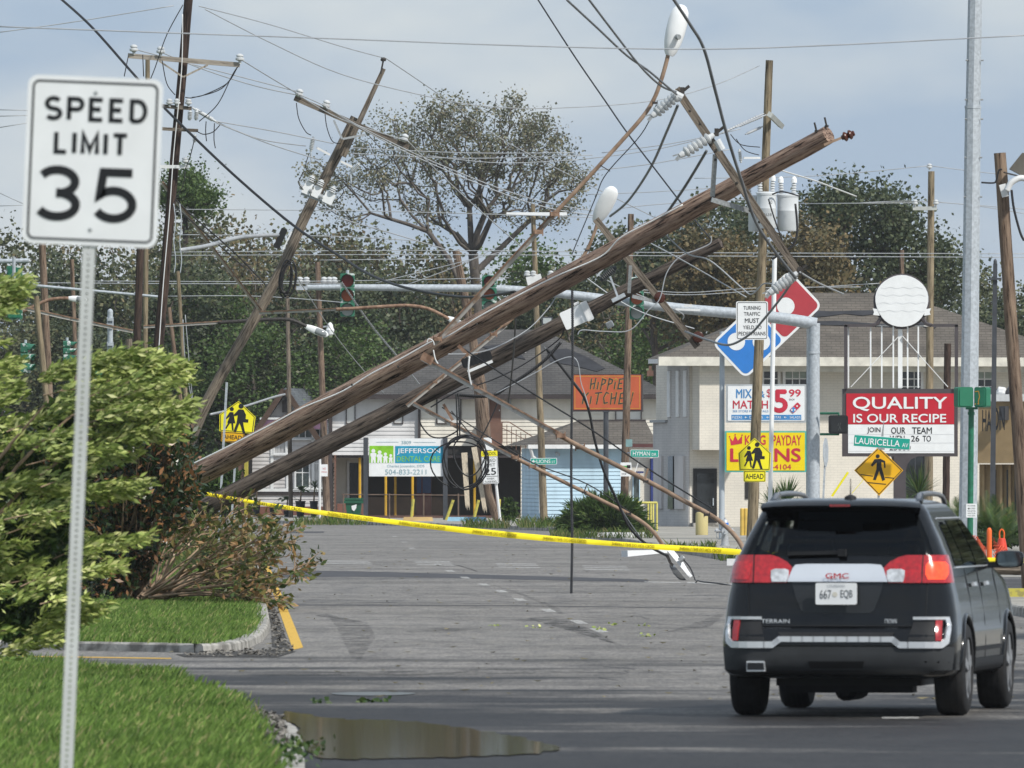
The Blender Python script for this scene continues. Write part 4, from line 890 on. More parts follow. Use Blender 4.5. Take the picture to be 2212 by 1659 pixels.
def steel_arm(parent, a, b, w, name='lamp_arm'):
    """an L-section steel arm: chalky web with a rusty flange along its upper edge"""
    a, b = Vector(a), Vector(b); d = (b - a).normalized(); n = d.cross(Yv).normalized(); n = n if n.z > 0 else -n
    q = MB(); q.bar(a, b, w, .012); o = q.build(name, M_rustlite, parent); q = MB(); q.bar(a + n*(w*.36) - Yv*.008, b + n*(w*.36) - Yv*.008, w*.34, .05); q.build('flange', M_rust, o); return o

# --- first fallen pole: thick red-brown timber across the street
Y1 = 165; ax = lambda x: 1030 - (x - 408) * .5347
b0 = P(-70, 1286, 172); b1 = P(1790, 291, 163)
fp = thing('fallen_utility_pole', 'thick red brown utility pole fallen diagonally across the street, in front', 'utility pole', b0)
mb = MB(); n_ = 26; gro = [1 + rnd.uniform(-.035, .02) for _ in range(n_)]; rings = 70; pts = []
for i in range(rings + 1): t = i / rings; pts.append(b0 + (b1 - b0) * t + Vector((0, 0, -.045 * math.sin(math.pi * t))) + Vector((0, 0, rnd.uniform(-.004, .004))))
mb.tube(pts, [(.176 if i < 36 else .176 - .044 * (i - 36) / 34) for i in range(rings + 1)], n_, jit=.016, grooves=gro); mb.build('shaft', W_red, fp, smooth='auto', frame=axis_frame(b0, b1))
chk = mat('open_crack', (.012, .01, .009), .95, var=.3)
for (x, o, L_) in ((640, 14, 90), (900, 24, 70), (1010, 9, 60), (1120, -6, 80), (1230, 12, 70), (1330, 3, 60), (1450, -4, 70), (1560, 8, 60), (1650, -2, 50), (520, -6, 70), (760, 4, 60), (1180, 20, 60), (1400, 14, 50), (830, -10, 50)):
    mb = MB(); y = ax(x) + o * 1.1; rr_ = 22 - 4 * (x - 408) / 1384; dz = math.sqrt(max(.02, 1 - (o / rr_) ** 2)) * (.172 - .04 * max(0, x - 900) / 900) + .006
    c0 = P(x - L_/2, y + L_*.267, 165) - Yv * (dz - .6 * 0); c1 = P(x + L_/2, y - L_*.267, 165) - Yv * dz; mid = (c0 + c1) / 2 + Vector((0, 0, rnd.uniform(-.012, .012)))
    Ysh = pts[min(rings, max(0, int((x + 70) / 1860 * rings)))].y; 
    for c in (c0, mid, c1): c.y = Ysh - dz
    mb.bar(c0, mid, .004, .006, w2=.016); mb.bar(mid, c1, .016, .006, w2=.004); mb.build('crack', chk, fp)
bolts(fp, [(760, 831), (860, 792), (1030, 700), (1180, 600), (1255, 565), (1325, 528), (1340, 510), (1415, 505), (1450, 470), (1500, 455), (1560, 420), (1640, 380), (1700, 345)], 164.7, .018)
wire([(412, 1004), (500, 961), (580, 920), (653, 881), (738, 846), (804, 806), (871, 772), (928, 740), (971, 724), (1038, 682), (1131, 632), (1205, 595), (1298, 554), (1341, 513), (1405, 479), (1475, 442)], (165.8, 163.6), .011, M_white, None, name='white_conduit', parent=fp)
for x, y in ((1764, 284), (1786, 273)):
    mb = MB(); p = P(x, y, 163); mb.tube([p, p + Vector((-.03, 0, .13))], .014, 6); mb.lathe(p + Vector((0, 0, -.01)), Zv, [(0, .03), (.03, .03)], 6); mb.build('pin', M_iron, fp)
mb = MB(); mb.bar(P(1780, 313, 162.8), P(1822, 296, 162.8), .035, .05); mb.build('pin_bracket', M_brownpaint, fp)
insulator(fp, P(1818, 298, 162.8), P(1846, 287, 162.8), .075, 2, M_porcdark)
# upper lamp arm
arm = steel_arm(fp, P(938, 742, 164.6), P(1201, 459, 164), .075, 'lamp_arm')
ar = MB(); ar.tube(smooth_path(PP([(1190, 470), (1245, 411), (1295, 357), (1345, 302), (1390, 250), (1412, 215), (1426, 180), (1438, 140), (1444, 114)], 164)), .030, 10); ar.build('arm_tube', M_brownpaint, arm, smooth=True)
for x, y in ((1198, 462), (1163, 501)): ubolt(arm, P(x, y, 163.9), .055)
ubolt(arm, P(945, 732, 164.5), .05); ubolt(arm, P(1415, 222, 163.9), .03, M_iron)
cobra(fp, P(1446, 120, 164), P(1474, 10, 164), .30, roll=R(200))
wire([(1418, 226), (1385, 290), (1310, 375), (1285, 430), (1235, 550)], (163.8, 165), .008, M_cable, None, name='brace_rod', parent=arm)
mb = MB(); mb.bar(P(1297, 357, 163.9), P(1318, 370, 163.9), .014, .014); mb.build('spacer', M_iron, arm)
# lower lamp arm
arm = steel_arm(fp, P(912, 774, 164.5), P(1217, 944, 163.5), .075, 'lamp_arm')
ar = MB(); ar.tube(smooth_path(PP([(1195, 933), (1255, 966), (1330, 1004), (1400, 1040), (1470, 1078), (1530, 1110), (1562, 1132), (1590, 1160), (1608, 1190), (1622, 1222)], (163.6, 161))), .034, 10); ar.build('arm_tube', M_brownpaint, arm, smooth=True)
for x, y in ((1211, 941), (1253, 966), (1029, 838)): ubolt(arm, P(x, y, 163.4), .055 if x > 1100 else .03)
mb = MB(); mb.bar(P(911, 768, 164.3), P(935, 781, 164.3), .12, .03); mb.build('wall_plate', M_rust, fp)
wire([(993, 748), (1080, 805), (1180, 868), (1280, 930), (1390, 1006), (1475, 1060), (1538, 1098)], (164.4, 162), .012, M_cable, None, name='brace_rod', parent=arm)
mb = MB(); mb.bar(P(1400, 1012, 162.3), P(1392, 1037, 162.3), .03, .03); mb.build('spacer', M_brownpaint, arm); ubolt(arm, P(1395, 1040, 162.2), .03, M_iron); ubolt(arm, P(1527, 1112, 161.8), .035, M_iron)
mb = MB(); mb.bar(P(990, 746, 164.3), P(1012, 768, 164.3), .05, .03); mb.build('strap', M_rust, arm)
cobra(fp, P(1622, 1225, 161), P(1652, 1262, 161), .26)
# crossarm with three insulators
ca = MB(); A, B_ = P(1461, 192, 162.4), P(1727, 592, 162.2); ca.bar(A, B_, .115, .10); arm = ca.build('crossarm', W_grey, fp, frame=axis_frame(A, B_))
for a, b_ in (((1545, 334), (1539, 424)), ((1537, 431), (1622, 456))):
    q = MB(); q.bar(P(*a, 162.3), P(*b_, 162.5), .07, .03); q.build('brace', M_galv2, arm)
bolts(arm, [(1552, 318), (1545, 345), (1592, 395), (1620, 455), (1640, 480), (1512, 268), (1490, 240)], 162.28, .02)
for a, b_ in (((1468, 202), (1408, 251)), ((1542, 291), (1468, 337)), ((1722, 590), (1662, 634))):
    insulator(arm, P(*a, 162.1), P(*b_, 162.0), .085, 6); q = MB(); c = P(*a, 162.2); q.tube([c + Vector((-.02, 0, -.02)), c + Vector((.14, 0, .11))], .022, 6); q.box(c.x + .01, c.x + .07, c.y - .06, c.y + .06, c.z - .02, c.z + .09); q.build('pin', M_iron, arm)
    q = MB(); c = P(*b_, 162.0); q.bar(c, c + Vector((-.05, 0, -.06)), .05, .05); q.bar(c + Vector((0, 0, .03)), c + Vector((-.1, 0, .0)), .02, .02); q.build('clamp', M_galv2, arm)
q = MB(); c = P(1460, 198, 162.1); q.lathe(c + Vector((-.05, 0, -.02)), (1, 0, -.5), [(0, .06), (.16, .06)], 10); q.build('spool', M_porc, arm)
q = MB(); c = P(1556, 312, 162.1); q.lathe(c + Vector((-.05, 0, .06)), (.55, 0, -1), [(0, .055), (.16, .055)], 10); q.build('spool', M_porc, arm)

# --- second fallen pole: darker, behind the first
Y2 = 200; c0 = P(168, 1238, 203); c1 = P(1557, 524, 199)
sp_ = thing('fallen_utility_pole', 'dark brown utility pole fallen diagonally just below and behind the thicker one', 'utility pole', c0)
mb = MB(); rings = 60; gro = [1 + rnd.uniform(-.05, .03) for _ in range(20)]
mb.tube([c0 + (c1 - c0) * (i / rings) + Vector((0, 0, rnd.uniform(-.005, .005))) for i in range(rings + 1)], [.165 if i < 34 else .165 - .065 * (i - 34) / 26 for i in range(rings + 1)], 20, jit=.02, grooves=gro); mb.build('shaft', W_dark, sp_, smooth='auto', frame=axis_frame(c0, c1))
arm = steel_arm(sp_, P(879, 877, 199.6), P(1093, 702, 199.4), .07, 'lamp_arm')
ar = MB(); ar.tube(smooth_path(PP([(1085, 708), (1150, 650), (1210, 603), (1248, 568), (1268, 540), (1283, 505), (1291, 480)], 199.4)), .030, 10); ar.build('arm_tube', M_brownpaint, arm, smooth=True); ubolt(arm, P(1066, 722, 199.2), .05); ubolt(arm, P(940, 826, 199.2), .03)
cobra(sp_, P(1287, 480, 199.4), P(1326, 404, 199.2), .31, lens=False, roll=R(20)); ubolt(arm, P(1269, 541, 199.2), .03, M_iron)
arm = steel_arm(sp_, P(893, 872, 199.6), P(1118, 992, 199), .07, 'lamp_arm')
ar = MB(); ar.tube(smooth_path(PP([(1105, 985), (1155, 1010), (1220, 1042), (1269, 1066), (1320, 1091), (1358, 1110), (1389, 1129), (1411, 1149), (1433, 1179)], (199, 200))), .034, 10); ar.build('arm_tube', M_brownpaint, arm, smooth=True)
for x, y in ((1113, 988), (1150, 1007), (978, 917)): ubolt(arm, P(x, y, 198.9), .05 if x > 1100 else .03)
wire([(955, 880), (1090, 965), (1160, 1004), (1269, 1046), (1362, 1107)], (199.5, 199), .011, M_cable, None, name='brace_rod', parent=arm)
mb = MB(); mb.bar(P(1268, 1046, 199), P(1261, 1064, 199), .02, .02); mb.build('spacer', M_iron, arm); ubolt(arm, P(1262, 1064, 199), .03, M_iron); ubolt(arm, P(1358, 1110, 199.4), .035, M_iron)
mb = MB(); mb.bar(P(958, 873, 199.4), P(978, 908, 199.4), .05, .03); mb.build('turnbuckle', M_rust, arm)
# its lamp lies broken open on the asphalt
lamp = thing('broken_street_lamp', 'white street lamp head smashed open on the asphalt under the yellow tape', 'street lamp', G(1484, 1252))
a, e = P(1437, 1188, 200), P(1488, 1250, 200); d = (e - a).normalized(); s_ = d.cross(Yv).normalized(); mb = MB(); V = []; rowsn = ((0, .07), (.12, .085), (.5, .105), (.8, .115), (.93, .10), (1.0, .05))
for t, w in rowsn:
    for j in range(9):
        an = math.pi * j / 8 - math.pi / 2; V.append(a + (e - a) * t + s_ * (-.02 - .10 * math.cos(an) * (.6 + .4 * math.sin(math.pi * min(1, t + .15)))) * -1 + Yv * (math.sin(an) * w * 1.25))
mb.add(V, [(i*9+j, i*9+j+1, (i+1)*9+j+1, (i+1)*9+j) for i in range(5) for j in range(8)]); hb = mb.build('housing', M_signwhite, lamp, smooth='auto')
mb = MB(); mb.bar(P(1434, 1191, 200), P(1349, 1196, 199.6), .055, .24, w2=.11, h2=.22); mb.build('door_flap', M_signwhite, lamp)
mb = MB(); V = []
for t, w in ((.32, .03), (.42, .085), (.65, .12), (.85, .10), (.97, .03)):
    for j in range(7):
        an = math.pi * j / 6 - math.pi / 2; V.append(a + (e - a) * t + s_ * (-.05 - .11 * math.cos(an) * w / .12) + Yv * (math.sin(an) * w))
mb.add(V, [(i*7+j, i*7+j+1, (i+1)*7+j+1, (i+1)*7+j) for i in range(4) for j in range(6)]); mb.build('lens', mat('reflector', (.5, .52, .54), .12, .8), lamp, smooth=True)
mb = MB(); p = P(1467, 1212, 199.8); mb.lathe(p, s_, [(0, .05), (.10, .05), (.115, .04)], 10); mb.build('photocell', M_galv2, lamp)
mb = MB(); mb.bar(P(1440, 1198, 199.7), P(1452, 1222, 199.7), .06, .07, w2=.03); mb.tube(smooth_path(PP([(1441, 1203), (1446, 1216), (1454, 1218), (1452, 1224)], 199.6)), .008, 5); mb.build('ballast', M_iron, lamp)
wire([(1466, 1200), (1490, 1225), (1505, 1262)], (200, 199), .012, M_cable, 'short black cord trailing from the smashed street lamp')
wire([(1502, 1263), (1506, 1254.5), (1520, 1257), (1550, 1260), (1600, 1268)], (196.5, 190), .014, M_cable, 'black cable lying on the asphalt beside the smashed street lamp')
# second crossarm
ca = MB(); A, B_ = P(1287, 474, 198.7), P(1507, 749, 198.5); ca.bar(A, B_, .12, .10); arm = ca.build('crossarm', W_grey, sp_, frame=axis_frame(A, B_))
for a, b_ in (((1362, 574), (1359, 633)), ((1366, 640), (1418, 652))): q = MB(); q.bar(P(*a, 198.5), P(*b_, 198.6), .06, .03); q.build('brace', M_galv2, arm)
for x, y in ((1425, 643), (1508, 728)):
    q = MB(); q.lathe(P(x, y, 198.4) + Yv * .05, -Yv, [(0, .05), (.03, .10), (.07, .10), (.09, .06), (.12, .09), (.15, .09), (.17, .04)], 14); q.build('spool_insulator', M_porcdark, arm, smooth='auto')
insulator(sp_, P(1297, 606, 198.8), P(1331, 577, 198.8), .075, 8, mat('dark_polymer', (.05, .055, .06), .5), name='arrester')
mb = MB(); mb.bar(P(1289, 597, 198.8), P(1310, 573, 198.8), .03, .03); mb.build('fuse_tube', M_galv, sp_)
mb = MB(); mb.bar(P(1318, 597, 198.7), P(1334, 640, 198.7), .035, .04); mb.bar(P(1322, 650, 198.6), P(1350, 636, 198.6), .07, .04); mb.build('bracket', M_galv, sp_)
fb = Face(1245, 682, 199.2, roll=-24); box = fb.panel(fb.rr(1213, 662, 1275, 702, 4), .35, M_signwhite, 'equipment_box', sp_); fb.panel(fb.rr(1262, 660, 1278, 704, 3), .30, M_white, 'cover', box, n=.03); fb.panel([(1250, 655), (1262, 655), (1262, 661), (1250, 661)], .05, M_white, 'latch', box)
fb = Face(1317, 700, 199.3, roll=-28); bx_ = fb.panel(fb.rr(1309, 694, 1325, 708, 3), .2, M_galv, 'small_box', sp_)
for k in range(5): fb.panel([(1310 + k*3, 695), (1311.5 + k*3, 695), (1311.5 + k*3, 707), (1310 + k*3, 707)], .02, M_galv2, 'fin', bx_, n=.02)
fb = Face(1030, 775, 199, roll=-18); bx_ = fb.panel(fb.rr(996, 766, 1063, 786, 4), .16, mat('black_plastic', (.015, .015, .016), .45), 'splice_case', sp_)
for k in range(7): fb.panel([(1000 + k*9, 764.5), (1003 + k*9, 764.5), (1003 + k*9, 787.5), (1000 + k*9, 787.5)], .02, MATS['black_plastic'], 'rib', bx_, n=.015)
mb = MB(); mb.bar(P(1010, 803, 199), P(1064, 780, 199), .05, .10); mb.build('case_bracket', M_white, sp_)
bolts(sp_, [(838, 905), (1255, 690), (1310, 660), (1350, 640), (1410, 610), (1448, 588)], 199.8, .018)
wire([(930, 880), (990, 845), (1060, 822), (1130, 788), (1205, 735), (1218, 710)], 199.6, .012, M_cable, None, name='lashed_cable', parent=sp_)

# --- third leaning pole, with a snapped timber extension
Y3 = 270; top3, low3 = (766, 256), (425, 925); root = thing('leaning_utility_pole', 'leaning weathered pole with tilted crossarm, white switch boxes and a timber extension', 'utility pole', P(*base_of(425, 925, 712, 366, Y3, .14), Y3))
mb = MB(); pts = smooth_path(PP([base_of(413, 946, 460, 843, Y3, .14), (413, 946), (460, 843), (560, 670), (617, 563), (657, 471), (712, 366), (768, 254)], Y3), 4)
mb.tube(pts, [.135 - .014 * i / len(pts) for i in range(len(pts))], 14, jit=.02, grooves=[1 + rnd.uniform(-.04, .02) for _ in range(14)]); mb.build('shaft', W_grey, root, smooth='auto', frame=axis_frame(pts[0], pts[-1]))
mb = MB(); mb.bar(P(741, 338, 269.7), P(829, 148, 269.7), .14, .10, w2=.10); ext = mb.build('extension', W_grey, root, frame=axis_frame(P(741, 338, 269.7), P(829, 148, 269.7)))
mb = MB(); mb.bar(P(822, 160, 269.5), P(828, 130, 269.5), .04, .05); mb.lathe(P(828, 132, 269.5), Zv, [(0, .06), (.05, .07), (.09, .04)], 8); mb.build('ridge_pin', M_iron, ext)
ca = MB(); A, B_ = P(636, 211, 269.4), P(883, 319, 269.4); ca.bar(A, B_, .13, .11); arm = ca.build('crossarm', W_grey, root, frame=axis_frame(A, B_))
for a, b_ in (((739, 300), (721, 260)), ((740, 300), (788, 291))): q = MB(); q.bar(P(*a, 269.2), P(*b_, 269.3), .05, .03); q.build('brace', M_galv2, arm)
for x, y in ((645, 207), (703, 231), (872, 304)):
    q = MB(); c = P(x, y, 269.3); q.lathe(c, (.3, 0, 1), [(-.03, .03), (.02, .10), (.06, .10), (.08, .06), (.11, .09), (.14, .08), (.17, .03)], 10); q.build('pin_insulator', M_porc, arm, smooth='auto')
for a, b_, c_, d_ in (((677, 295), (671, 327), (684, 319), (712, 334)), ((777, 352), (757, 374), (735, 348), (760, 360))):
    insulator(root, P(*a, 269), P(*b_, 269), .06, 7); q = MB(); q.bar(P(*c_, 269.1), P(*d_, 269.3), .05, .05); q.build('cutout_arm', M_white, root)
    q = MB(); e = P(*b_, 269); q.tube([e, e + Vector((.02, 0, -.25))], .02, 6); q.build('fuse_tube', M_galv, root)
for x, y, w, h in ((664, 406, 14, 27), (684, 414, 14, 25), (710, 428, 18, 24)):
    fb = Face(x, y, 268.8, roll=25); bx_ = fb.panel(fb.rr(x - w*.62, y - h*.5, x + w*.62, y + h*.5, 2), .22, M_signwhite, 'switch_box', root); insulator(bx_, fb.pt(x, y - h*.5), fb.pt(x, y - h*.5 - 16), .085, 3, name='bushing'); insulator(bx_, fb.pt(x - w*.6, y + 4), fb.pt(x - w*1.2, y + 4), .07, 3, name='bushing')
mb = MB(); mb.bar(P(650, 418, 269), P(722, 444, 269), .05, .2); mb.build('switch_rack', M_galv, root)
fb = Face(606, 514, 269, roll=24); bx_ = fb.panel(fb.rr(599, 492, 613, 538, 3), .15, MATS['black_plastic'], 'splice_case', root)
mb = MB(); mb.bar(P(611, 540, 268.9), P(630, 500, 268.9), .03, .05); mb.build('case_bracket', M_white, root)
coil = thing('cable_coil', 'small black cable coil hanging from the leaning weathered pole', 'cable coil', P(622, 640, 269))
for k in range(7):
    cx, rx, ry = 619 + rnd.uniform(-3, 6), rnd.uniform(10, 17), rnd.uniform(30, 42); q = MB(); q.tube([P(cx + rx*math.sin(R(t)) + 4*math.cos(R(t)) , 602 - ry*math.cos(R(t)), 268.8 - k*.02) for t in range(0, 360, 18)] + [P(cx + 4, 602 - ry, 268.8 - k*.02)], .016, 5); q.build('loop', M_cable, coil)
arm = steel_arm(root, P(350, 395, 262), P(563, 671, 269), .08, 'guy_strut')
arm = steel_arm(root, P(560, 676, 269), P(735, 668, 268), .07, 'lamp_arm'); q = MB(); q.tube(smooth_path(PP([(725, 668), (768, 666), (830, 662), (884, 660), (928, 668), (970, 689)], 268)), .04, 8); q.build('arm_tube', M_rust, arm, smooth=True)
cobra(root, P(966, 686, 268), P(1003, 705, 268), .17, bulb=False)

# --- other timber poles
pl = std_pole('utility_pole', 'tall dark creosoted pole with three crossarms beside the speed limit sign', (408, -14), (345, 720), 255, 19, 25, W_blackbrown, .14)
def xarm(root, a, b, Y, w, m=None, name='crossarm'):
    k = Y / F; q = MB(); A, B_ = P(*a, Y - .25), P(*b, Y - .25); q.bar(A, B_, w * k, w * k * .9); return q.build(name, m or W_grey, root, frame=axis_frame(A, B_))
def pin(arm, x, y, Y, s=1.0, m=None):
    q = MB(); c = P(x, y, Y - .3); q.lathe(c, Zv, [(-.06*s, .03*s), (0, .035*s), (.03*s, .10*s), (.07*s, .10*s), (.09*s, .06*s), (.11*s, .085*s), (.14*s, .08*s), (.17*s, .03*s)], 10); q.build('pin_insulator', m or M_porc, arm, smooth='auto')
W_pale = wood('pale_crossarm_wood', (.46, .42, .36), (.38, .34, .29), (.2, .17, .14), .8, .3)
ca = xarm(pl, (276, 120), (518, 140), 255, 10.5, W_pale)
for a, b_ in (((343, 131), (395, 166)), ((396, 166), (449, 140))): q = MB(); q.bar(P(*a, 254.6), P(*b_, 254.6), .04, .02); q.build('brace', W_pale, ca)
for x, y in ((289, 112), (347, 116), (518, 132)): pin(ca, x, y, 255)
ca = xarm(pl, (350, 229), (414, 234), 255, 8); insulator(ca, P(416, 233, 254.7), P(467, 263, 254.5), .05, 12); [pin(ca, x, 226, 255, .8) for x in (366, 382, 407)]
for x in (411, 425): insulator(ca, P(x, 238, 254.4), P(x - 2, 260, 254.4), .06, 5)
ca = xarm(pl, (350, 278), (428, 282), 255, 7); insulator(ca, P(421, 290, 254.5), P(420, 308, 254.5), .05, 6); xarm(pl, (345, 360), (408, 360), 255, 7, M_white); pin(pl, 400, 352, 255, .8)
for (nm, lb, t, l, Y, a, b_, m) in (
    ('utility_pole', 'brown pole at the far left standing behind the speed limit sign post', (88, 470), (107, 871), 330, 15, 18, W_brown),
    ('pole_stub', 'grey tan pole stub leaning against the brown pole at the far left', (78, 640), (101, 871), 322, 13, 16, W_tan),
    ('utility_pole', 'thin reddish pole just left of the speed limit sign post', (155, 560), (167, 871), 345, 9, 11, W_brown),
    ('utility_pole', 'dark pole just right of the speed limit sign post, under the sign', (305, 470), (292, 863), 300, 16, 19, W_blackbrown),
    ('utility_pole', 'tan pole close behind the dark pole under the sign', (319, 128), (313, 863), 312, 10, 12, W_tan),
    ('utility_pole', 'slim grey tan pole right of the tall creosoted pole', (384, 586), (402, 871), 335, 8, 10, W_tan),
    ('pole_stub', 'brown pole stub leaning beside the slim grey tan pole', (365, 664), (389, 860), 330, 9, 11, W_brown),
    ('pole_stub', 'short grey weathered pole stub left of the dark pole', (278, 732), (282, 870), 328, 15, 17, W_grey),
    ('utility_pole', 'dark brown pole with no parking sign in front of the gabled house', (686, 566), (702, 1000), 418, 11, 16, W_brown),
    ('utility_pole', 'thin grey pole above the gabled house roof', (621, 640), (624, 830), 440, 9, 10, W_grey),
    ('utility_pole', 'tan pole carrying the green LIONS street sign before the blue shed', (1151, 440), (1175, 1120), 398, 10, 17, W_tan),
    ('utility_pole', 'orange brown pole with bus stop sign beside the round bush', (1363, 462), (1348, 1100), 366, 13, 18, W_brown),
    ('utility_pole', 'grey tan pole carrying transformers and the right school crossing sign', (1662, 130), (1627, 1087), 283, 16, 24, W_tan),
    ('utility_pole', 'tan pole behind the burger restaurant sign', (2012, 370), (2008, 830), 345, 14, 19, W_tan),
    ('pole_stub', 'dark weathered pole stub behind the burger restaurant sign frame', (2047, 742), (2046, 835), 335, 15, 16, W_blackbrown),
    ('utility_pole', 'thin brown pole rising behind the blank round sign head', (1948, 540), (1949, 640), 440, 10, 12, W_brown),
    ('utility_pole', 'knotty brown pole leaning at the right edge of the street', (2160, 330), (2199, 920), 171, 26, 30, W_brown)):
    MATS['P_' + lb[:40]] = std_pole(nm, lb, t, l, Y, a, b_, m, .14 if Y < 340 and t[0] < 500 else GZ)
def PL(s): return next(v for k_, v in MATS.items() if k_.startswith('P_' + s[:38]))
# broken, splinted pole in front of the cream building
Yk = 398; root = thing('broken_pole', 'splintered brown pole leaning in front of the cream building with dangling planks', 'utility pole', P(1079, yb(Yk), Yk))
mb = MB(); pts = smooth_path(PP([(1079, yb(Yk)), (1066, 1100), (1051, 1046), (1048, 985), (1046, 936), (1038, 836), (1025, 753), (1004, 636), (985, 540)], Yk), 3)
mb.tube(pts, [.15, .15, .15, .15, .15, .15, .16, .18, .2, .24, .25, .25, .25, .25, .24, .22, .2, .18, .16, .15, .145, .14, .14, .135, .13][:len(pts)], 12, jit=.04, grooves=[1 + rnd.uniform(-.12, .06) for _ in range(12)]); mb.build('shaft', W_brown, root, smooth='auto', frame=axis_frame(pts[0], pts[-1]))
M_plank = mat('bare_splintered_wood', (.50, .43, .33), .8, var=.2, sc=8, st=(6, 6, .6))
for a, b_, w in (((1003, 978), (1010, 1092), 13), ((1024, 966), (1047, 1098), 12)):
    q = MB(); p0, p1 = P(*a, Yk - .5), P(*b_, Yk - .9); q.bar(p0, p1, w * Yk / F, .05, w2=w * Yk / F * .75)
    for k in range(4): s0 = p1 + Vector((-.06 + .04*k, .0, .03)); q.bar(s0, s0 + Vector((.01, 0, -.12 - .08 * (k % 2))), .045, .045, w2=.005)
    q.build('dangling_plank', M_plank, root)
# fittings on the transformer pole
tp = PL('grey tan pole carrying transformers'); Yt = 283
q = MB(); q.bar(P(1663, 247, 281.8), P(1688, 272, 284.5), .12, .12); q.build('crossarm', mat('grey_fibreglass', (.48, .5, .48), .5), tp)
for cx, x0, x1, y0, y1, dy in ((1656, 1635, 1677, 417, 493, -.5), (1702, 1679, 1725, 421, 499, -.2), (1632, 1617, 1648, 424, 500, .35)):
    q = MB(); c = P(cx, y1, Yt + dy); k = Yt / F; r = (x1 - x0) / 2 * k; h = (y1 - y0) * k; q.lathe(c, Zv, [(0, r*.94), (.03, r), (h*.55, r), (h*.56, r*1.015), (h*.57, r), (h - .05, r), (h - .05, r*1.05), (h, r*1.05), (h + .03, r*.9)], 20)
    t_ = q.build('transformer', mat('transformer_grey', (.60, .63, .65), .4, var=.05), tp, smooth='auto')
    for o in (-.16, .14): insulator(t_, c + Vector((o, 0, h)), c + Vector((o * 1.1, 0, h + .33)), .07, 4, name='bushing'); q = MB(); q.lathe(c + Vector((o*1.1, 0, h + .3)), Zv, [(0, .075), (.1, .07), (.16, .03)], 10); q.build('bushing_cap', M_signwhite, t_)
fb = Face(1656, 460, 282.1); fb.text('50', 1660, 433, 1668, 441, M_black, tp, n=.1); fb.text('2263B', 1645, 461, 1667, 467, M_black, tp, n=.1)
insulator(tp, P(1597, 322, 282.6), P(1601, 352, 282.6), .05, 5); q = MB(); q.bar(P(1606, 341, 282.7), P(1642, 341, 282.8), .05, .05); q.build('cutout_arm', M_white, tp)
for a in ([(1560, 287), (1650, 245)], [(1590, 275), (1655, 248)], [(1610, 290), (1648, 273)]): insulator(tp, P(*a[0], 281.5), P(*a[1], 282.4), .035, 12, M_wiregrey, name='dead_end')
wire([(1578, 290), (1600, 312), (1642, 318)], 282.3, .012, M_cable, None, parent=tp, name='jumper'); wire([(1590, 300), (1610, 325), (1640, 335)], 282.2, .012, M_cable, None, parent=tp, name='jumper')
wire([(1718, 440), (1722, 500), (1712, 530), (1690, 545), (1668, 560)], 282, .03, M_cable, None, parent=tp, name='jumper'); wire([(1660, 430), (1672, 470), (1690, 520)], 282, .02, M_cable, None, parent=tp, name='jumper'); wire([(1668, 420), (1690, 414), (1728, 424)], 282.2, .02, M_cable, None, parent=tp, name='jumper')
# fittings on others
p_ = PL('tan pole carrying the green LIONS'); ca = xarm(p_, (1094, 462), (1225, 462), 398, 7, M_signwhite); xarm(p_, (1138, 608), (1170, 600), 398, 18, M_white, 'equipment_box'); [pin(p_, x, 597, 398, 1.2) for x in (1139, 1152, 1190)]
fb = Face(1182, 694, 397.5); lf = fb.panel(fb.rr(1170, 684, 1194, 703, 2), .3, M_darkgrey, 'floodlight', p_); fb.panel(fb.rr(1173, 687, 1191, 699, 1), .02, mat('pale_lens', (.42, .46, .46), .2), 'lens', lf, n=.02)
p_ = PL('tan pole behind the burger'); xarm(p_, (1972, 450), (2024, 450), 345, 8, mat('grey_fibreglass', (.48, .5, .48))); [pin(p_, x, y, 345, .9) for x, y in ((1977, 442), (2022, 442), (2008, 364))]
p_ = PL('knotty brown pole'); fb = Face(2205, 355, 170.5, roll=20); lf = fb.panel([(2186, 372), (2200, 330), (2240, 322), (2240, 380)], .25, mat('olive_grey_housing', (.14, .13, .11), .5), 'floodlight', p_); wire([(2175, 412), (2185, 395), (2205, 385), (2225, 390)], 170.4, .05, M_white, None, parent=p_, name='conduit_elbow'); xarm(p_, (2165, 398), (2172, 425), 170.8, 14, M_white, 'junction_box'); wire([(2168, 372), (2200, 380), (2225, 384)], 170.5, .012, M_iron, None, parent=p_, name='bracket_arm')
wire([(2165, 366), (2158, 368), (2152, 390), (2145, 395), (2120, 394)], 170.6, .014, M_cable, None, parent=p_, name='cut_wire'); wire([(2185, 410), (2190, 450), (2203, 500), (2212, 520)], 170.4, .02, M_cable, None, parent=p_, name='cut_wire')
p_ = PL('tan pole close behind the dark'); arm = steel_arm(p_, P(310, 706, 311), P(480, 696, 311), .08, 'lamp_arm'); q = MB(); q.tube(smooth_path(PP([(470, 697), (530, 693), (584, 690), (627, 691), (662, 705)], 311)), .05, 8); q.build('arm_tube', M_iron, arm, smooth=True); cobra(p_, P(658, 704, 311), P(709, 725, 311), .21, bulb=False)
p_ = PL('brown pole at the far left'); ar = MB(); ar.tube(smooth_path(PP([(16, 690), (70, 663), (109, 647), (148, 644)], 328)), .05, 8); ar.build('lamp_arm', M_rust, p_, smooth=True); cobra(p_, P(146, 644, 328), P(188, 648, 328), .19, bulb=False)
steel_arm(p_, P(44, 664, 326), P(150, 688, 326), .10, 'steel_arm'); p_ = PL('dark pole just right'); steel_arm(p_, P(150, 688, 299), P(287, 716, 299), .09, 'steel_arm')
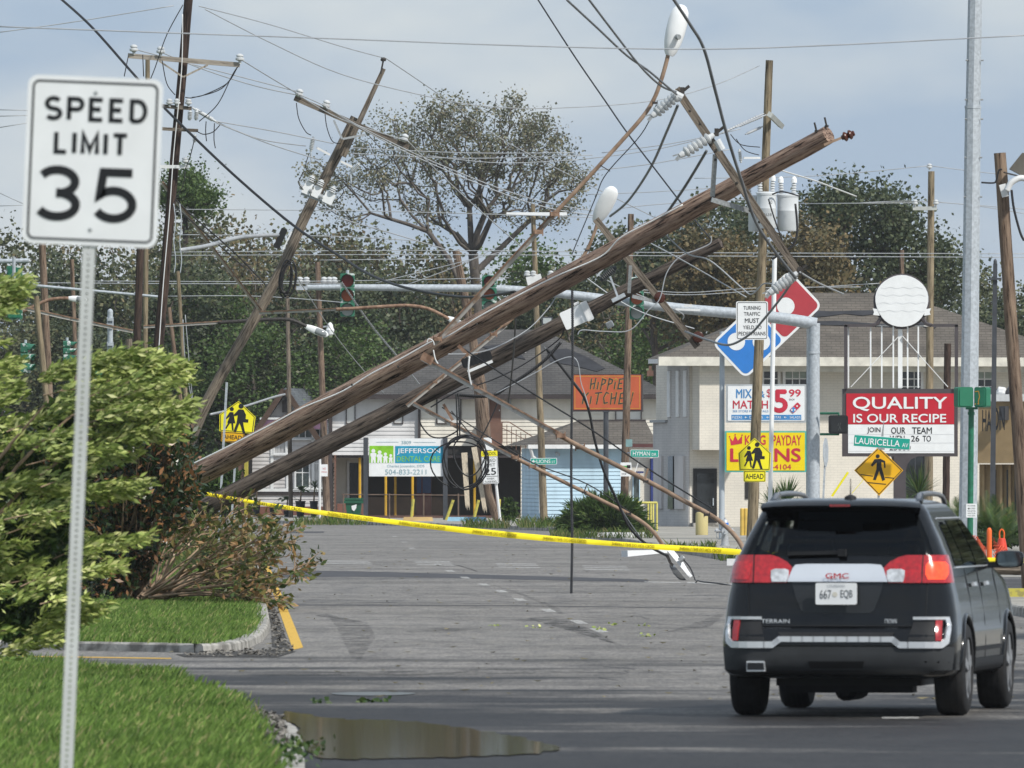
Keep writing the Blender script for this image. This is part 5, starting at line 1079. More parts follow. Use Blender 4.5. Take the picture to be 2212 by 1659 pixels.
p_ = PL('dark brown pole with no parking'); q = MB(); q.lathe(P(713, 707, 417.5), -Zv, [(-.18, .03), (-.1, .1), (0, .12), (.02, .12), (.1, .16), (.25, .13), (.3, .06)], 10); q.build('yard_lamp', M_signwhite, p_); q = MB(); q.bar(P(698, 706, 417.6), P(712, 704, 417.6), .05, .05); q.build('lamp_bracket', M_galv, p_)
ca = xarm(p_, (640, 622), (730, 622), 418, 9, M_galv, 'switch_rail'); [pin(ca, x, 612, 418, 1.4) for x in (648, 662, 700, 712, 722)]
# ---------------------------------------------------------------- loose and strung cables
wire([(1225, 0), (1290, 60), (1352, 118), (1400, 152), (1445, 190), (1462, 204)], (150, 162), .016, M_cablegrey, 'grey cable from the top ending at the fallen crossarm, lower of two')
wire([(1270, -4), (1330, 75), (1385, 145), (1428, 185), (1460, 198)], (150, 162), .016, M_cablegrey, 'grey cable from the top ending at the fallen crossarm, upper of two')
wire([(1452, -6), (1490, 52), (1520, 104), (1545, 195), (1570, 290), (1600, 385), (1632, 478), (1675, 545), (1718, 600)], (156, 161.8), .024, M_cablegrey, 'thick kinked grey cable running down across the fallen crossarm')
wire([(1160, -4), (1240, 120), (1310, 222), (1355, 287), (1420, 372), (1478, 447), (1535, 516)], (180, 172), .013, M_cable, 'thin straight black wire slanting down behind the fallen poles')
wire([(1464, 228), (1440, 285), (1405, 363), (1358, 433), (1318, 467)], (162, 198), .022, M_cablegrey, 'grey jumper cable looping from the upper insulator to the white lamp')
wire([(1526, 326), (1500, 370), (1475, 410), (1438, 464)], (162, 165), .022, M_cablegrey, 'grey jumper cable hanging from the middle insulator of the crossarm')
wire([(1717, 598), (1690, 640), (1650, 690), (1620, 722), (1575, 745), (1530, 735), (1508, 727), (1480, 716)], (162, 198), .020, M_cablegrey, 'grey cable sagging in front of the turning traffic sign')
wire([(130, -4), (200, 60), (293, 165), (357, 235), (500, 373), (634, 487), (738, 556), (804, 596), (878, 622), (971, 639), (1038, 641), (1111, 630)], (225, 196), .026, M_cable, 'heavy black cable sweeping from the upper left down to the fallen poles')
wire([(-5, 57), (370, 71), (740, 84), (1110, 98), (1476, 106), (1760, 99), (2217, 76)], 128, .008, M_wiregrey, 'thin grey wire crossing the whole sky near the top', group=None)
wire([(-5, 70), (160, 47), (375, 12)], 255, .012, M_wiregrey, 'wire rising across the sky behind the speed limit sign')
def helix(pts, Y, r, R_, turns, m, label, name='twisted_cable'):
    root = None; path = smooth_path(PP(pts, Y), 10); n = len(path); L_ = [0]
    for a, b_ in zip(path[:-1], path[1:]): L_.append(L_[-1] + (b_ - a).length)
    root = thing(name, label, 'cable', path[-1])
    def at(s):
        s = min(max(s, 0), L_[-1] - 1e-6); i = max(0, np.searchsorted(L_, s) - 1); t = (s - L_[i]) / max(1e-9, L_[i+1] - L_[i]); return path[i] + (path[i+1] - path[i]) * t
    N_ = int(turns * 10)
    for ph in (0, math.pi):
        q = []
        for i in range(N_ + 1):
            s = L_[-1] * i / N_; p = at(s); d = (at(s + .02) - at(s - .02)).normalized(); u = d.cross(Yv).normalized(); a = 2 * math.pi * turns * i / N_ + ph; q.append(p + u * (R_ * math.cos(a)) + Yv * (R_ * math.sin(a)))
        mb = MB(); mb.tube(q, r, 5); mb.build('strand', m, root, smooth=True)
    return root
helix([(1236, 628), (1237, 760), (1235, 900), (1234, 1040), (1236, 1160), (1234, 1284)], (186, 178.5), .012, .013, 70, M_cable, 'black twisted cable hanging straight down to the asphalt', 'hanging_cable')
helix([(1211, 740), (1171, 783), (1104, 830), (1060, 855), (988, 853)], 197, .016, .016, 30, M_cable, 'black twisted cable sagging under the second fallen pole')
wire([(1114, 630), (1112, 720), (1106, 800), (1098, 872)], (172, 190), .016, M_cable, 'black cable hanging from the first fallen pole past the roof')
wire([(1181, 753), (1238, 826), (1268, 873), (1285, 953), (1305, 1020), (1330, 1075), (1360, 1140), (1400, 1178), (1440, 1200)], (197, 199), .024, M_cable, 'black cable drooping beside the orange sign down to the smashed lamp')
wire([(1175, 750), (1228, 812), (1262, 860), (1288, 960), (1310, 1035), (1345, 1105), (1385, 1165)], (197, 199), .014, M_cablegrey, 'grey strand drooping alongside the black cable by the orange sign')
wire([(1071, 850), (1155, 806), (1195, 783), (1231, 771), (1248, 783), (1255, 826), (1263, 850), (1272, 880)], 196, .008, M_wiregrey, 'white service wire looping over the black hanging cable')
wire([(1248, 723), (1258, 713), (1305, 716), (1361, 713), (1401, 670), (1425, 646), (1440, 590), (1468, 555), (1505, 540), (1534, 526), (1536, 510)], 197.6, .010, M_wiregrey, 'white wire looped round the second fallen pole tip')
wire([(968, 765), (1021, 763), (1071, 750), (1138, 713), (1181, 670), (1205, 635)], (164, 166), .008, M_wiregrey, 'white wire draped below the first fallen pole')
wire([(936, 756), (940, 775), (946, 786)], 163.8, .010, M_white, 'short white wire end beside the upper lamp arm bracket')
wire([(1014, 770), (1012, 800), (1018, 832)], 163.9, .014, M_white, 'white wire drop between the two fallen poles')
wire([(922, 740), (926, 732), (935, 736), (938, 746)], 164.4, .008, M_white, 'small white wire loop on top of the first fallen pole')
wire([(1405, 475), (1480, 545), (1534, 563), (1600, 620), (1622, 636), (1640, 622), (1655, 612), (1700, 618), (1722, 600)], (165, 162), .011, M_wiregrey, 'loose wire with a curl hanging left of the transformer pole')
wire([(1395, 520), (1470, 560), (1540, 600), (1612, 642)], (166, 164), .010, M_wiregrey, 'thin wire slanting under the first fallen pole tip')
wire([(1728, 588), (1770, 612), (1822, 635)], (162, 170), .014, M_wiregrey, 'broken wire end sticking out right of the crossarm')
wire([(1685, 367), (1760, 390), (1800, 405), (1850, 424)], (283, 320), .020, M_white, 'white service cable leaving the transformer pole to the right')
wire([(1250, 570), (1340, 620), (1465, 672), (1475, 690)], (230, 240), .012, M_wiregrey, 'slack grey wire behind the second crossarm')
wire([(1253, 590), (1330, 645), (1400, 680), (1500, 710)], 240, .014, M_wiregrey, 'grey wire sloping down to the second crossarm foot')
coil = thing('cable_coil', 'big loose coil of black cable hanging in front of the leaning school speed sign', 'cable coil', P(1000, 1060, 195))
for k, (cx, cy, rx, ry) in enumerate(((1003, 1000, 47, 57), (1006, 1001, 50, 56), (992, 1004, 62, 50), (1014, 985, 34, 44), (1005, 999, 44, 59))):
    q = MB(); q.tube([P(cx + rx*math.sin(R(t)) + k*1.5*math.sin(R(2*t)), cy - ry*math.cos(R(t)), 195 - k*.03) for t in range(0, 361, 12)], .0125, 6); q.build('loop', M_cable, coil, smooth=True)
for dx in (0, 5): wire([(985 + dx, 850), (987 + dx, 900), (988 + dx, 945)], 195.2, .014, M_cable, None, name='tail', parent=coil)
wire([(906, 893), (908, 915), (930, 942), (960, 945), (990, 930)], 195.3, .014, M_cable, None, name='tail', parent=coil)
wire([(975, 888), (1010, 930), (1040, 962)], 195.1, .011, M_cable, None, name='tail', parent=coil); wire([(1075, 870), (1062, 900), (1045, 935), (1030, 960)], 194.9, .012, M_cable, None, name='tail', parent=coil)
g_ = 'thin wires strung through the tree line'
for pts, Y in (([(350, 452), (800, 456), (1300, 470)], 330), ([(350, 545), (900, 541), (1500, 546), (2217, 548)], 335), ([(350, 552), (900, 550), (1500, 553), (2217, 556)], 337), ([(180, 607), (640, 608), (1100, 600)], 350), ([(0, 610), (400, 613), (760, 612)], 352), ([(1350, 622), (1480, 632), (1640, 622), (1860, 620)], 345), ([(1350, 628), (1480, 637), (1640, 628), (1900, 612)], 347),
               ([(380, 507), (700, 510), (900, 520)], 330), ([(360, 640), (560, 640), (760, 655)], 340), ([(690, 562), (880, 560), (985, 560)], 345), ([(810, 612), (960, 575), (1100, 540)], 340), ([(880, 615), (1000, 570), (1080, 530)], 340), ([(1860, 438), (1990, 435), (2217, 452)], 345), ([(1720, 440), (1980, 438)], 345), ([(1500, 385), (1760, 380), (2007, 358)], 345), ([(2010, 358), (2120, 372), (2217, 380)], 345), ([(2025, 436), (2120, 446), (2217, 462)], 345), ([(1340, 450), (1440, 440), (1640, 430)], 340), ([(1270, 420), (1400, 415), (1560, 405)], 340), ([(1300, 330), (1450, 310), (1570, 285)], 300), ([(1250, 345), (1420, 322), (1600, 278)], 300), ([(1240, 372), (1400, 355), (1580, 322)], 300), ([(740, 330), (1000, 342), (1280, 335)], 320), ([(740, 318), (1000, 330), (1240, 330)], 322), ([(920, 336), (1080, 352), (1250, 345)], 320), ([(-5, 237), (60, 238)], 300), ([(-5, 251), (60, 249)], 300), ([(-5, 276), (60, 265)], 300), ([(-5, 445), (50, 443)], 320), ([(-5, 415), (50, 440)], 320)):
    wire(pts, Y, .013, M_wiregrey, 'thin grey wire strung through the tree line', group=g_)
g_ = 'slack wires between the creosoted pole and the leaning pole'
for pts in ([(523, 130), (580, 165), (644, 203)], [(290, 106), (420, 140), (640, 197)], [(347, 112), (440, 150), (550, 185), (637, 204)], [(644, 203), (700, 228), (738, 253), (830, 305), (921, 349), (1071, 412), (1180, 448), (1285, 466)], [(704, 232), (800, 285), (921, 343), (1071, 404), (1180, 438), (1280, 455)], [(881, 305), (940, 365), (1020, 440), (1115, 523), (1130, 535)], [(738, 473), (850, 505), (960, 538)], [(644, 205), (738, 258), (882, 305)], [(467, 263), (560, 300), (660, 315)], [(467, 265), (580, 310), (690, 345)], [(467, 262), (600, 285), (720, 310)]):
    wire(pts, (258, 264), .013, M_wiregrey, 'slack grey wire between the creosoted pole and the leaning pole', group=g_)
wire([(430, 13), (580, 52), (737, 100), (826, 124)], (255, 269), .012, M_wiregrey, 'upper wire from the creosoted pole top to the leaning pole tip'); wire([(831, 124), (950, 205), (1071, 293), (1248, 387), (1415, 470)], (269, 300), .012, M_wiregrey, 'wire falling from the leaning pole tip across the big tree')
wire([(443, 20), (580, 90), (737, 160), (924, 208), (1054, 230), (1205, 233), (1408, 218), (1540, 185), (1640, 142)], (255, 283), .012, M_wiregrey, 'long sagging wire from the creosoted pole to the transformer pole top')
for i, (pts, w) in enumerate((([(277, 120), (268, 165)], 0), ([(395, 10), (360, 75), (335, 145), (325, 170)], 0), ([(308, 118), (310, 165)], 0), ([(350, 130), (360, 180), (378, 205)], 0), ([(512, 145), (500, 165), (470, 225), (430, 262)], 0), ([(515, 142), (480, 190), (420, 210), (400, 210)], 0), ([(512, 146), (490, 180), (440, 205), (415, 210)], 0), ([(420, 300), (410, 340), (400, 365)], 0), ([(400, 370), (395, 400), (380, 430), (370, 450)], 0), ([(445, 262), (444, 285), (446, 305)], 0), ([(463, 266), (462, 300), (465, 320)], 0), ([(424, 283), (440, 290), (460, 285), (475, 270)], 0))):
    wire(pts, 254.3, .012, M_cable, None, name='jumper', parent=pl)
wire([(394, 30), (392, 150), (375, 330), (365, 470), (352, 620), (340, 800)], 254.2, .012, M_white, None, name='ground_wire', parent=pl)
for x in (377, 390): wire([(x - 2, 440), (x + 2, 480), (x - 2, 520), (x + 2, 560), (x - 1, 590)], 254.2, .012, M_galv, None, name='coiled_wire', parent=pl)
for pts in ([(640, 222), (645, 255), (660, 284), (672, 292)], [(702, 246), (706, 275), (718, 305), (735, 310)], [(852, 325), (845, 345), (825, 362), (795, 365), (780, 352)], [(668, 330), (660, 360), (672, 375)], [(655, 372), (645, 395), (655, 410)], [(735, 398), (742, 415), (728, 432)]): wire(pts, 268.7, .012, M_cable, 'black jumper wire hanging on the leaning weathered pole', group='jumper wires on the leaning pole')
for pts in ([(378, 430), (420, 470), (500, 540), (560, 600), (575, 618)], [(370, 440), (440, 500), (530, 580)]): wire(pts, (256, 268), .018, M_cable, 'dark guy wire from the creosoted pole to the leaning pole', group='guy wires left of the leaning pole')
wire([(390, 540), (450, 530), (520, 512), (600, 507)], (256, 268), .05, M_wiregrey, 'grey tube bent across to the black splice case on the leaning pole')
wire([(624, 570), (700, 690), (760, 770), (830, 850)], (269, 300), .012, M_wiregrey, 'frayed wire slanting down from the coil on the leaning pole'); helix([(738, 610), (800, 700), (862, 775), (905, 830)], (275, 290), .012, .016, 30, M_wiregrey, 'twisted grey cable slanting down behind the first signal head')
wire([(400, 680), (410, 800), (418, 880), (424, 910)], 320, .012, M_wiregrey, 'frayed wire hanging beside the slim grey tan pole'); wire([(395, 690), (400, 780), (415, 870), (420, 905)], 320, .012, M_wiregrey, 'second frayed wire hanging beside the slim grey tan pole')
wire([(455, 895), (520, 880), (590, 858), (615, 852)], (440, 455), .05, M_wiregrey, 'grey service mast cable reaching the gabled house')

# ---------------------------------------------------------------- traffic signals and mast arms
Ym = 280; root = thing('traffic_signal_mast', 'galvanised signal mast with long arm over the street beside the pizza sign', 'traffic mast', P(1757, yb(Ym), Ym))
mb = MB(); mb.tube([P(1757, yb(Ym), Ym), P(1758, 760, Ym), P(1759, 698, Ym)], [.16, .145, .143], 12); mb.tube([P(1757, 764, Ym), P(1757, 758, Ym)], .165, 12); mb.build('column', M_galv, root, smooth='auto')
mb = MB(); mb.tube(smooth_path(PP([(1764, 700), (1690, 688), (1600, 678), (1475, 667), (1340, 650), (1205, 634), (1071, 624), (900, 622), (770, 621), (664, 621)], Ym)), [.155 - .085 * i / 54 for i in range(55)], 12); arm = mb.build('mast_arm', M_galv, root, smooth='auto')
q = MB(); q.bar(P(1459, 668, 279.7), P(1513, 670, 279.7), .05, .05); q.bar(P(1478, 660, 279.7), P(1495, 660, 279.7), .06, .06); q.build('detector_bracket', M_white, arm)
M_chip = mat('chipped_signal_green', (.045, .20, .125), .5, sc=7, det=8, c2=(.62, .66, .64), lo=.55, hi=.6)
lensr, lensa, lensg = mat('unlit_red_lens', (.20, .022, .016), .2), mat('unlit_amber_lens', (.34, .075, .025), .2), mat('unlit_green_lens', (.30, .32, .31), .2)
def signal(x0, x1, y0, y1, Y, label, yaw=0.0, back=False, lenses=True):
    cx, cy = (x0 + x1) / 2, (y0 + y1) / 2; fb = Face(cx, cy, Y, yaw=yaw); w, h = x1 - x0, (y1 - y0) / 3; root = thing('traffic_signal', label, 'traffic signal', fb.pt(cx, y1)); k = Y / F
    for i in range(3):
        ya = y0 + h * i; hd = fb.panel(fb.rr(x0, ya + .4, x1, ya + h - .4, 3), .2, M_chip, 'signal_section', root)
        if not lenses: continue
        r = min(w, h) * .42; yc = ya + h * .53; fb.disc(cx, yc, r, (lensr, lensa, lensg)[i], 'lens', hd, n=.012)
        q = MB(); V = []; n_ = 14
        for d_ in (.0, 1.0):
            for j in range(n_ + 1):
                a = R(-25 + 230 * j / n_); dep = .02 + d_ * .2 * (.55 + .45 * math.sin(a)); V.append(fb.pt(cx + r*1.12*math.cos(a), yc - r*1.12*math.sin(a), dep if d_ else .0))
        q.add(V, [(j, j+1, j+n_+2, j+n_+1) for j in range(n_)]); q.build('visor', M_chip, hd)
    q = MB(); q.tube([fb.pt(cx, y0, -.1), fb.pt(cx, y0 - 7, -.1)], .04, 8); q.build('hanger', M_galv, root); return root
signal(735, 766, 590, 684, 279.4, 'unlit green traffic signal hanging at the free end of the mast arm')
signal(1041, 1073, 594, 676, 279.4, 'unlit green traffic signal partly hidden by the first fallen pole')
signal(1360, 1391, 598, 690, 279.4, 'unlit green traffic signal partly hidden by the second crossarm')
s_ = signal(52, 72, 741, 806, 330, 'tilted green traffic signal seen from the side at the far left', 70)
s_ = signal(146, 158, 736, 780, 338, 'small green traffic signal half hidden by the reddish pole', 75)
root = thing('traffic_signal', 'green traffic signal seen from behind on its arm at the left edge', 'traffic signal', P(28, 690, 262))
fb = Face(30, 622, 262); p = fb.panel(fb.rr(14, 574, 48, 690, 3), .22, M_chip, 'signal_section', root); fb.panel(fb.rr(17, 578, 45, 612, 2), .05, M_green, 'backplate', p, n=.03); fb.panel(fb.rr(17, 650, 45, 686, 2), .05, M_green, 'backplate', p, n=.03)
q = MB(); q.tube([P(-60, 566, 262), P(62, 563, 262)], .055, 10); q.build('arm', M_galv, root); q = MB(); q.tube([P(30, 556, 261.7), P(30, 655, 261.7)], .04, 8); q.build('hanger_tube', M_galv, root)
mb = MB(); mb.tube([P(-30, 609, 300), P(44, 614, 300), P(354, 642, 300)], [.04, .04, .035], 8); mb.build('signal_mast_arm', M_galv, None, 'slim galvanised mast arm crossing behind the sign post at left', 'mast arm')
root = thing('signal_post', 'galvanised signal post with green cabinet behind the pale bush', 'signal post', P(238, yb(310), 310)); mb = MB(); mb.tube([P(238, yb(310), 310), P(238, 674, 310)], .075, 10); mb.build('post', M_galv, root, smooth='auto'); mb = MB(); mb.lathe(P(238, 674, 310), Zv, [(0, .08), (.05, .07), (.09, .02)], 10); mb.build('cap', M_galv, root)
fb = Face(208, 797, 309); fb.panel(fb.rr(193, 778, 221, 818, 4), .3, M_green, 'cabinet', root); [ubolt(root, P(238, y, 309.9), .07, M_galv) for y in (690, 702, 744, 762)]
# pedestrian signals
root = thing('pedestrian_signal', 'black pedestrian signal on green brackets on the signal mast', 'pedestrian signal', P(1811, 937, 279.4)); fb = Face(1811, 916, 279.4)
p = fb.panel(fb.rr(1790, 897, 1832, 937, 5), .18, M_black, 'housing', root); fb.panel(fb.rr(1794, 901, 1828, 933, 3), .01, mat('signal_screen', (.022, .024, .026), .25), 'screen', p, n=.012)
fb.strokes([[(1816, 913), (1814, 921), (1817, 930)], [(1814, 921), (1811, 930)], [(1812, 914), (1810, 920)]], 1.6, mat('unlit_symbol', (.05, .055, .055), .4), p, n=.016, name='symbol')
for y in (893, 938):
    q = MB(); q.tube([P(1772, y, 279.8), P(1812, y, 279.6), P(1812, y + (6 if y < 900 else -3), 279.6)], .03, 8); q.build('bracket', M_green, root)
root = thing('pedestrian_signal_post', 'green pedestrian signal post with two housings before the big galvanised pole', 'signal post', P(2095, yb(243), 243))
mb = MB(); mb.tube([P(2095, yb(243), 243), P(2098, 900, 243), P(2098, 880, 243)], [.065, .06, .06], 12); mb.tube([P(2098, 896, 243), P(2098, 890, 243)], .075, 12); mb.build('post', M_green, root, smooth='auto')
for x0, x1, yw in ((2068, 2104, 22), (2103, 2132, -28)):
    fb = Face((x0 + x1)/2, 858, 242.6, yaw=yw); p = fb.panel(fb.rr(x0, 836, x1, 880, 5), .22, mat('signal_green2', (.02, .17, .095), .45, var=.1), 'housing', root); fb.panel(fb.rr(x0 + 3, 839, x1 - 3, 877, 4), .02, MATS['signal_green2'], 'door', p, n=.02)
    if x0 > 2100: fb.strokes([[(x0 + 3, 846), (x0 + 12, 845)], [(x0 + 12, 846), (x0 + 14, 858), (x0 + 11, 866), (x0 + 12, 873)], [(x0 + 3, 874), (x0 + 5, 871)], [(x0 + 9, 872), (x0 + 13, 873)]], 2.0, mat('orange_bare_spots', (.55, .28, .03), .6), p, n=.024, name='peeled_paint')
q = MB(); q.bar(P(2086, 882, 242.8), P(2112, 882, 242.8), .05, .12); q.build('collar', M_green, root)
fb = Face(2098.5, 1103, 242.7); p = fb.panel(fb.rr(2087, 1088, 2110, 1118, 2), .01, M_signwhite, 'push_button_plate', root)
for t, y in (('TO CROSS', 1091), ('STREET', 1097), ('PUSH BUTTON', 1102.5), ('WAIT FOR', 1107.5), ('WALK SIGNAL', 1112.5)): fb.text(t, 2090 if t != 'STREET' else 2097, y, 2107, y + 3, M_black, p)
fb.strokes([[(2091, 1098.5), (2096, 1098.5)], [(2093.5, 1096.5), (2091, 1098.5), (2093.5, 1100.5)]], 1.0, M_black, p, name='arrow')
mb = MB(); mb.tube([P(2090, yb(251), 251), P(2102, 230, 251)], [.205, .175], 8); mb.tube([P(2102, 231, 251), P(2107, -20, 251)], [.165, .155], 8); mb.tube([P(2101.8, 234, 251), P(2102, 229, 251)], .185, 8)
root = thing('galvanised_pole', 'big eight sided galvanised pole running out of the top of the picture', 'pole', P(2090, yb(251), 251)); mb.build('shaft', M_galv, root)
for x, y in ((2089, 130), (2122, 130), (2087, 215), (2121, 215), (2087, 257), (2121, 257), (2086, 340), (2119, 340), (2085, 425), (2119, 425)):
    q = MB(); c = P(x, y, 250.9); q.lathe(c - Vector((.03, 0, 0)), Xv, [(0, .02), (.06, .02)], 6); q.build('step_bolt', M_galv2, root)
root = thing('lamp_post', 'slim dark grey lamp post left of the knotty brown pole', 'lamp post', P(2144, yb(300), 300)); mb = MB(); mb.bar(P(2143, yb(300), 300), P(2150, 570, 300), .14, .14, w2=.11, h2=.11); mb.build('shaft', M_darkgrey, root); mb = MB(); mb.bar(P(2137, 603, 300), P(2163, 602, 300), .05, .3); mb.build('ledge', M_darkgrey, root); mb = MB(); mb.lathe(P(2150, 571, 300), Zv, [(0, .05), (.1, .045), (.15, .01)], 8); mb.build('finial', M_darkgrey, root)

# ---------------------------------------------------------------- road signs
M_yelsign = mat('fluorescent_yellow_sign', (.93, .83, .02), .4, var=.04); M_ambsign = mat('amber_sign', (.82, .44, .008), .4, var=.04); M_gsign = mat('street_sign_green', (.008, .34, .26), .4, var=.05)
def perf_post(mb, a, b, w, pitch=.0254):
    """square perforated steel post: open holes in front and back, plain sides"""
    a, b = Vector(a), Vector(b); d = (b - a).normalized(); s = d.cross(Yv).normalized() * -1; L_ = (b - a).length; n = int(L_ / pitch); h = w / 2; r = pitch * .22
    for yy, sg in ((-h, 1), (h, -1)):
        V, Fs = [], []
        for i in range(n):
            c = a + d * (pitch * (i + .5)) + Yv * yy; o = len(V)
            out = [(-h, -pitch/2), (0, -pitch/2), (h, -pitch/2), (h, 0), (h, pitch/2), (0, pitch/2), (-h, pitch/2), (-h, 0)]
            V += [c + s * x + d * y for x, y in out] + [c + s * (r * math.cos(R(225 + 45*j))) + d * (r * math.sin(R(225 + 45*j))) for j in range(8)]
            Fs += [(o + j, o + (j+1) % 8, o + 8 + (j+1) % 8, o + 8 + j) for j in range(8)]
        mb.add(V, Fs)
    for x in (-h, h): mb.add([a + s*x - Yv*h, a + s*x + Yv*h, b + s*x + Yv*h, b + s*x - Yv*h], [(0, 1, 2, 3)])
def sign_root(name, label, cat, p): return thing(name, label, cat, p)
def kid(fb, x, y, s, p, girl=False):                        # walking figure of the school crossing sign
    fb.disc(x, y - 11.5*s, 2.3*s, M_black, 'figure', p, n=.006, k=14)
    if girl: pts = [(-2, -8), (2, -8), (3, -3), (5, 4), (2.6, 4), (3.6, 12), (2, 12), (.6, 4.5), (-1, 4.5), (-4.5, 11), (-6, 10.4), (-3, 4), (-4, 4), (-1.8, -3), (-5, 0), (-6, -1)]
    else: pts = [(-2, -8.5), (2.4, -8.5), (5, -4), (5, 0), (7.5, 0), (7.5, 3), (3, 3), (2.4, 1), (4, 8), (5.6, 13), (3.4, 13.4), (1.2, 7), (-.4, 4), (-3, 12.6), (-5.4, 12.2), (-3, 4), (-2.4, -3), (-5.5, -2), (-6, -3.4)]
    fb.poly([(x + a*s, y + b_*s) for a, b_ in pts], M_black, 'figure', p, n=.006)
def school(cx, top, w, h, Y, roll, label, ahead, post=None):
    cy = top + h / 2; fb = Face(cx, cy, Y, roll=roll); out = [(cx, top), (cx + w/2, top + h*.47), (cx + w*.47, top + h), (cx - w*.47, top + h), (cx - w/2, top + h*.47)]
    root = sign_root('school_crossing_sign', label, 'road sign', post or fb.pt(cx, top + h)); p = fb.panel(out[::-1], .012, M_yelsign, 'panel', root)
    sh = lambda f_: [(cx + (x - cx)*f_, cy + (y - cy)*f_ + (1 - f_) * 2) for x, y in out]; fb.ring(sh(.955), sh(.915), M_black, 'border', p, .004); kid(fb, cx + w*.08, cy + h*.06, w / 33, p); kid(fb, cx - w*.17, cy + h*.10, w / 40, p, True)
    x0, y0, x1, y1 = ahead; q = fb.panel(fb.rr(x0, y0, x1, y1, 2.5), .012, M_yelsign if roll == 0 else M_ambsign, 'ahead_plate', root); fb.ring(fb.rr(x0 + 1, y0 + 1, x1 - 1, y1 - 1, 2), fb.rr(x0 + 2.2, y0 + 2.2, x1 - 2.2, y1 - 2.2, 1.6), M_black, 'border', q, .004); fb.text('AHEAD', x0 + 4.5, y0 + 6.5, x1 - 4.5, y1 - 6.5, M_black, q, bold=.008)
    return root, fb
r_, fb = school(1630, 946, 71, 70, 281.8, 0, 'yellow school crossing sign on the transformer pole in front of the loan sign', (1606, 1017, 1654, 1041))
r_, fb = school(513, 866, 78, 68, 284, 4, 'yellow school crossing sign tilted above the first fallen pole on the left', (481, 934, 530, 956), P(493, 1160, 284)); q = MB(); perf_post(q, P(497, 1176, 284.1), P(514, 900, 284.1), .05); q.build('post', M_galv, r_)
q = MB(); perf_post(q, P(471, 1181, 279), P(490, 824, 279), .055); q.build('bare_sign_post', M_galv, None, 'bare perforated steel post standing in front of the left school crossing sign', 'post')
# speed limit sign, nearest thing to the camera
Ys = 50; fb = Face(200, 348.5, Ys, roll=2.35); root = sign_root('speed_limit_sign', 'large white speed limit 35 sign on a perforated post in the foreground', 'road sign', P(129, 2000, Ys))
x0, x1, y0, y1 = 54, 346, 166, 531; p = fb.panel(fb.rr(x0, y0, x1, y1, 22), .004, M_signwhite, 'panel', root)
fb.ring(fb.rr(x0 + 10, y0 + 10, x1 - 10, y1 - 10, 15), fb.rr(x0 + 14.5, y0 + 14.5, x1 - 14.5, y1 - 14.5, 11), M_black, 'border', p, .002)
def L2(x, y): # measured picture position -> the sign's own upright frame
    c, s = math.cos(R(-2.35)), math.sin(R(-2.35)); dx, dy = x - 200, y - 348.5; return (200 + dx*c - dy*s, 348.5 + dx*s + dy*c)
def glyph(ch, x, y, w, h):
    X = lambda a: x + a*w; Yy = lambda a: y + a*h
    G_ = {'S': [arc(X(.5), Yy(.27), w*.45, h*.25, 35, 270, 12)[:-1] + arc(X(.5), Yy(.75), w*.47, h*.235, 90, -145, 12)], 'P': [[(X(.06), Yy(1.02)), (X(.06), Yy(.02)), (X(.55), Yy(.02))] + arc(X(.6), Yy(.27), w*.36, h*.25, 90, -90, 10) + [(X(.55), Yy(.52)), (X(.06), Yy(.52))]],
          'E': [[(X(.94), Yy(.02)), (X(.06), Yy(.02)), (X(.06), Yy(.98)), (X(.96), Yy(.98))], [(X(.06), Yy(.48)), (X(.82), Yy(.48))]], 'D': [[(X(.06), Yy(.98)), (X(.06), Yy(.02)), (X(.4), Yy(.02))] + arc(X(.45), Yy(.5), w*.5, h*.48, 90, -90, 12) + [(X(.4), Yy(.98)), (X(.06), Yy(.98))]],
          'L': [[(X(.06), Yy(-.02)), (X(.06), Yy(.98)), (X(.98), Yy(.98))]], 'I': [[(X(.5), Yy(-.02)), (X(.5), Yy(1.02))]], 'M': [[(X(.05), Yy(1.02)), (X(.05), Yy(.0)), (X(.5), Yy(.85)), (X(.95), Yy(.0)), (X(.95), Yy(1.02))]], 'T': [[(X(.0), Yy(.02)), (X(1), Yy(.02))], [(X(.5), Yy(.02)), (X(.5), Yy(1.02))]],
          '3': [arc(X(.46), Yy(.26), w*.46, h*.24, 150, -88, 14) + [(X(.44), Yy(.50))], [(X(.44), Yy(.49)), (X(.5), Yy(.49))] + arc(X(.46), Yy(.73), w*.5, h*.245, 85, -152, 16)], '5': [[(X(.93), Yy(.035)), (X(.18), Yy(.035)), (X(.11), Yy(.47))] + arc(X(.47), Yy(.69), w*.49, h*.285, 138, -150, 18)]}
    return G_[ch]
def word(t, x0, x1, y0, y1, wd, gap, st, parent):
    tot = sum(wd[c] for c in t) + gap * (len(t) - 1); k = (x1 - x0) / tot; x = x0
    for c in t: fb.strokes(glyph(c, x, y0, wd[c]*k, y1 - y0), st, M_black, parent, n=.0025, name='letter'); x += (wd[c] + gap) * k
wd = {'S': .8, 'P': .78, 'E': .70, 'D': .82, 'L': .70, 'I': .12, 'M': .98, 'T': .82}
word('SPEED', 95, 311, 214, 259, wd, .40, 9.5, p); word('LIMIT', 118, 272, 289, 331, wd, .42, 9.5, p)
fb.strokes(glyph('3', 88, 367, 83, 106), 18.5, M_black, p, n=.0025, name='letter'); fb.strokes(glyph('5', 210, 367, 83, 106), 18.5, M_black, p, n=.0025, name='letter')
for x, y in ((201, 200), (201, 496)):
    q = MB(); q.lathe(fb.pt(x, y, 0), fb.n, [(0, .008), (.004, .008), (.006, .005)], 8); q.build('bolt', M_galv2, p)
q = MB(); perf_post(q, P(129, 2000, Ys + .035), P(205, 240, Ys + .035), .055); q.build('post', mat('pale_zinc_post', (.58, .60, .59), .6, .1, var=.08), root)
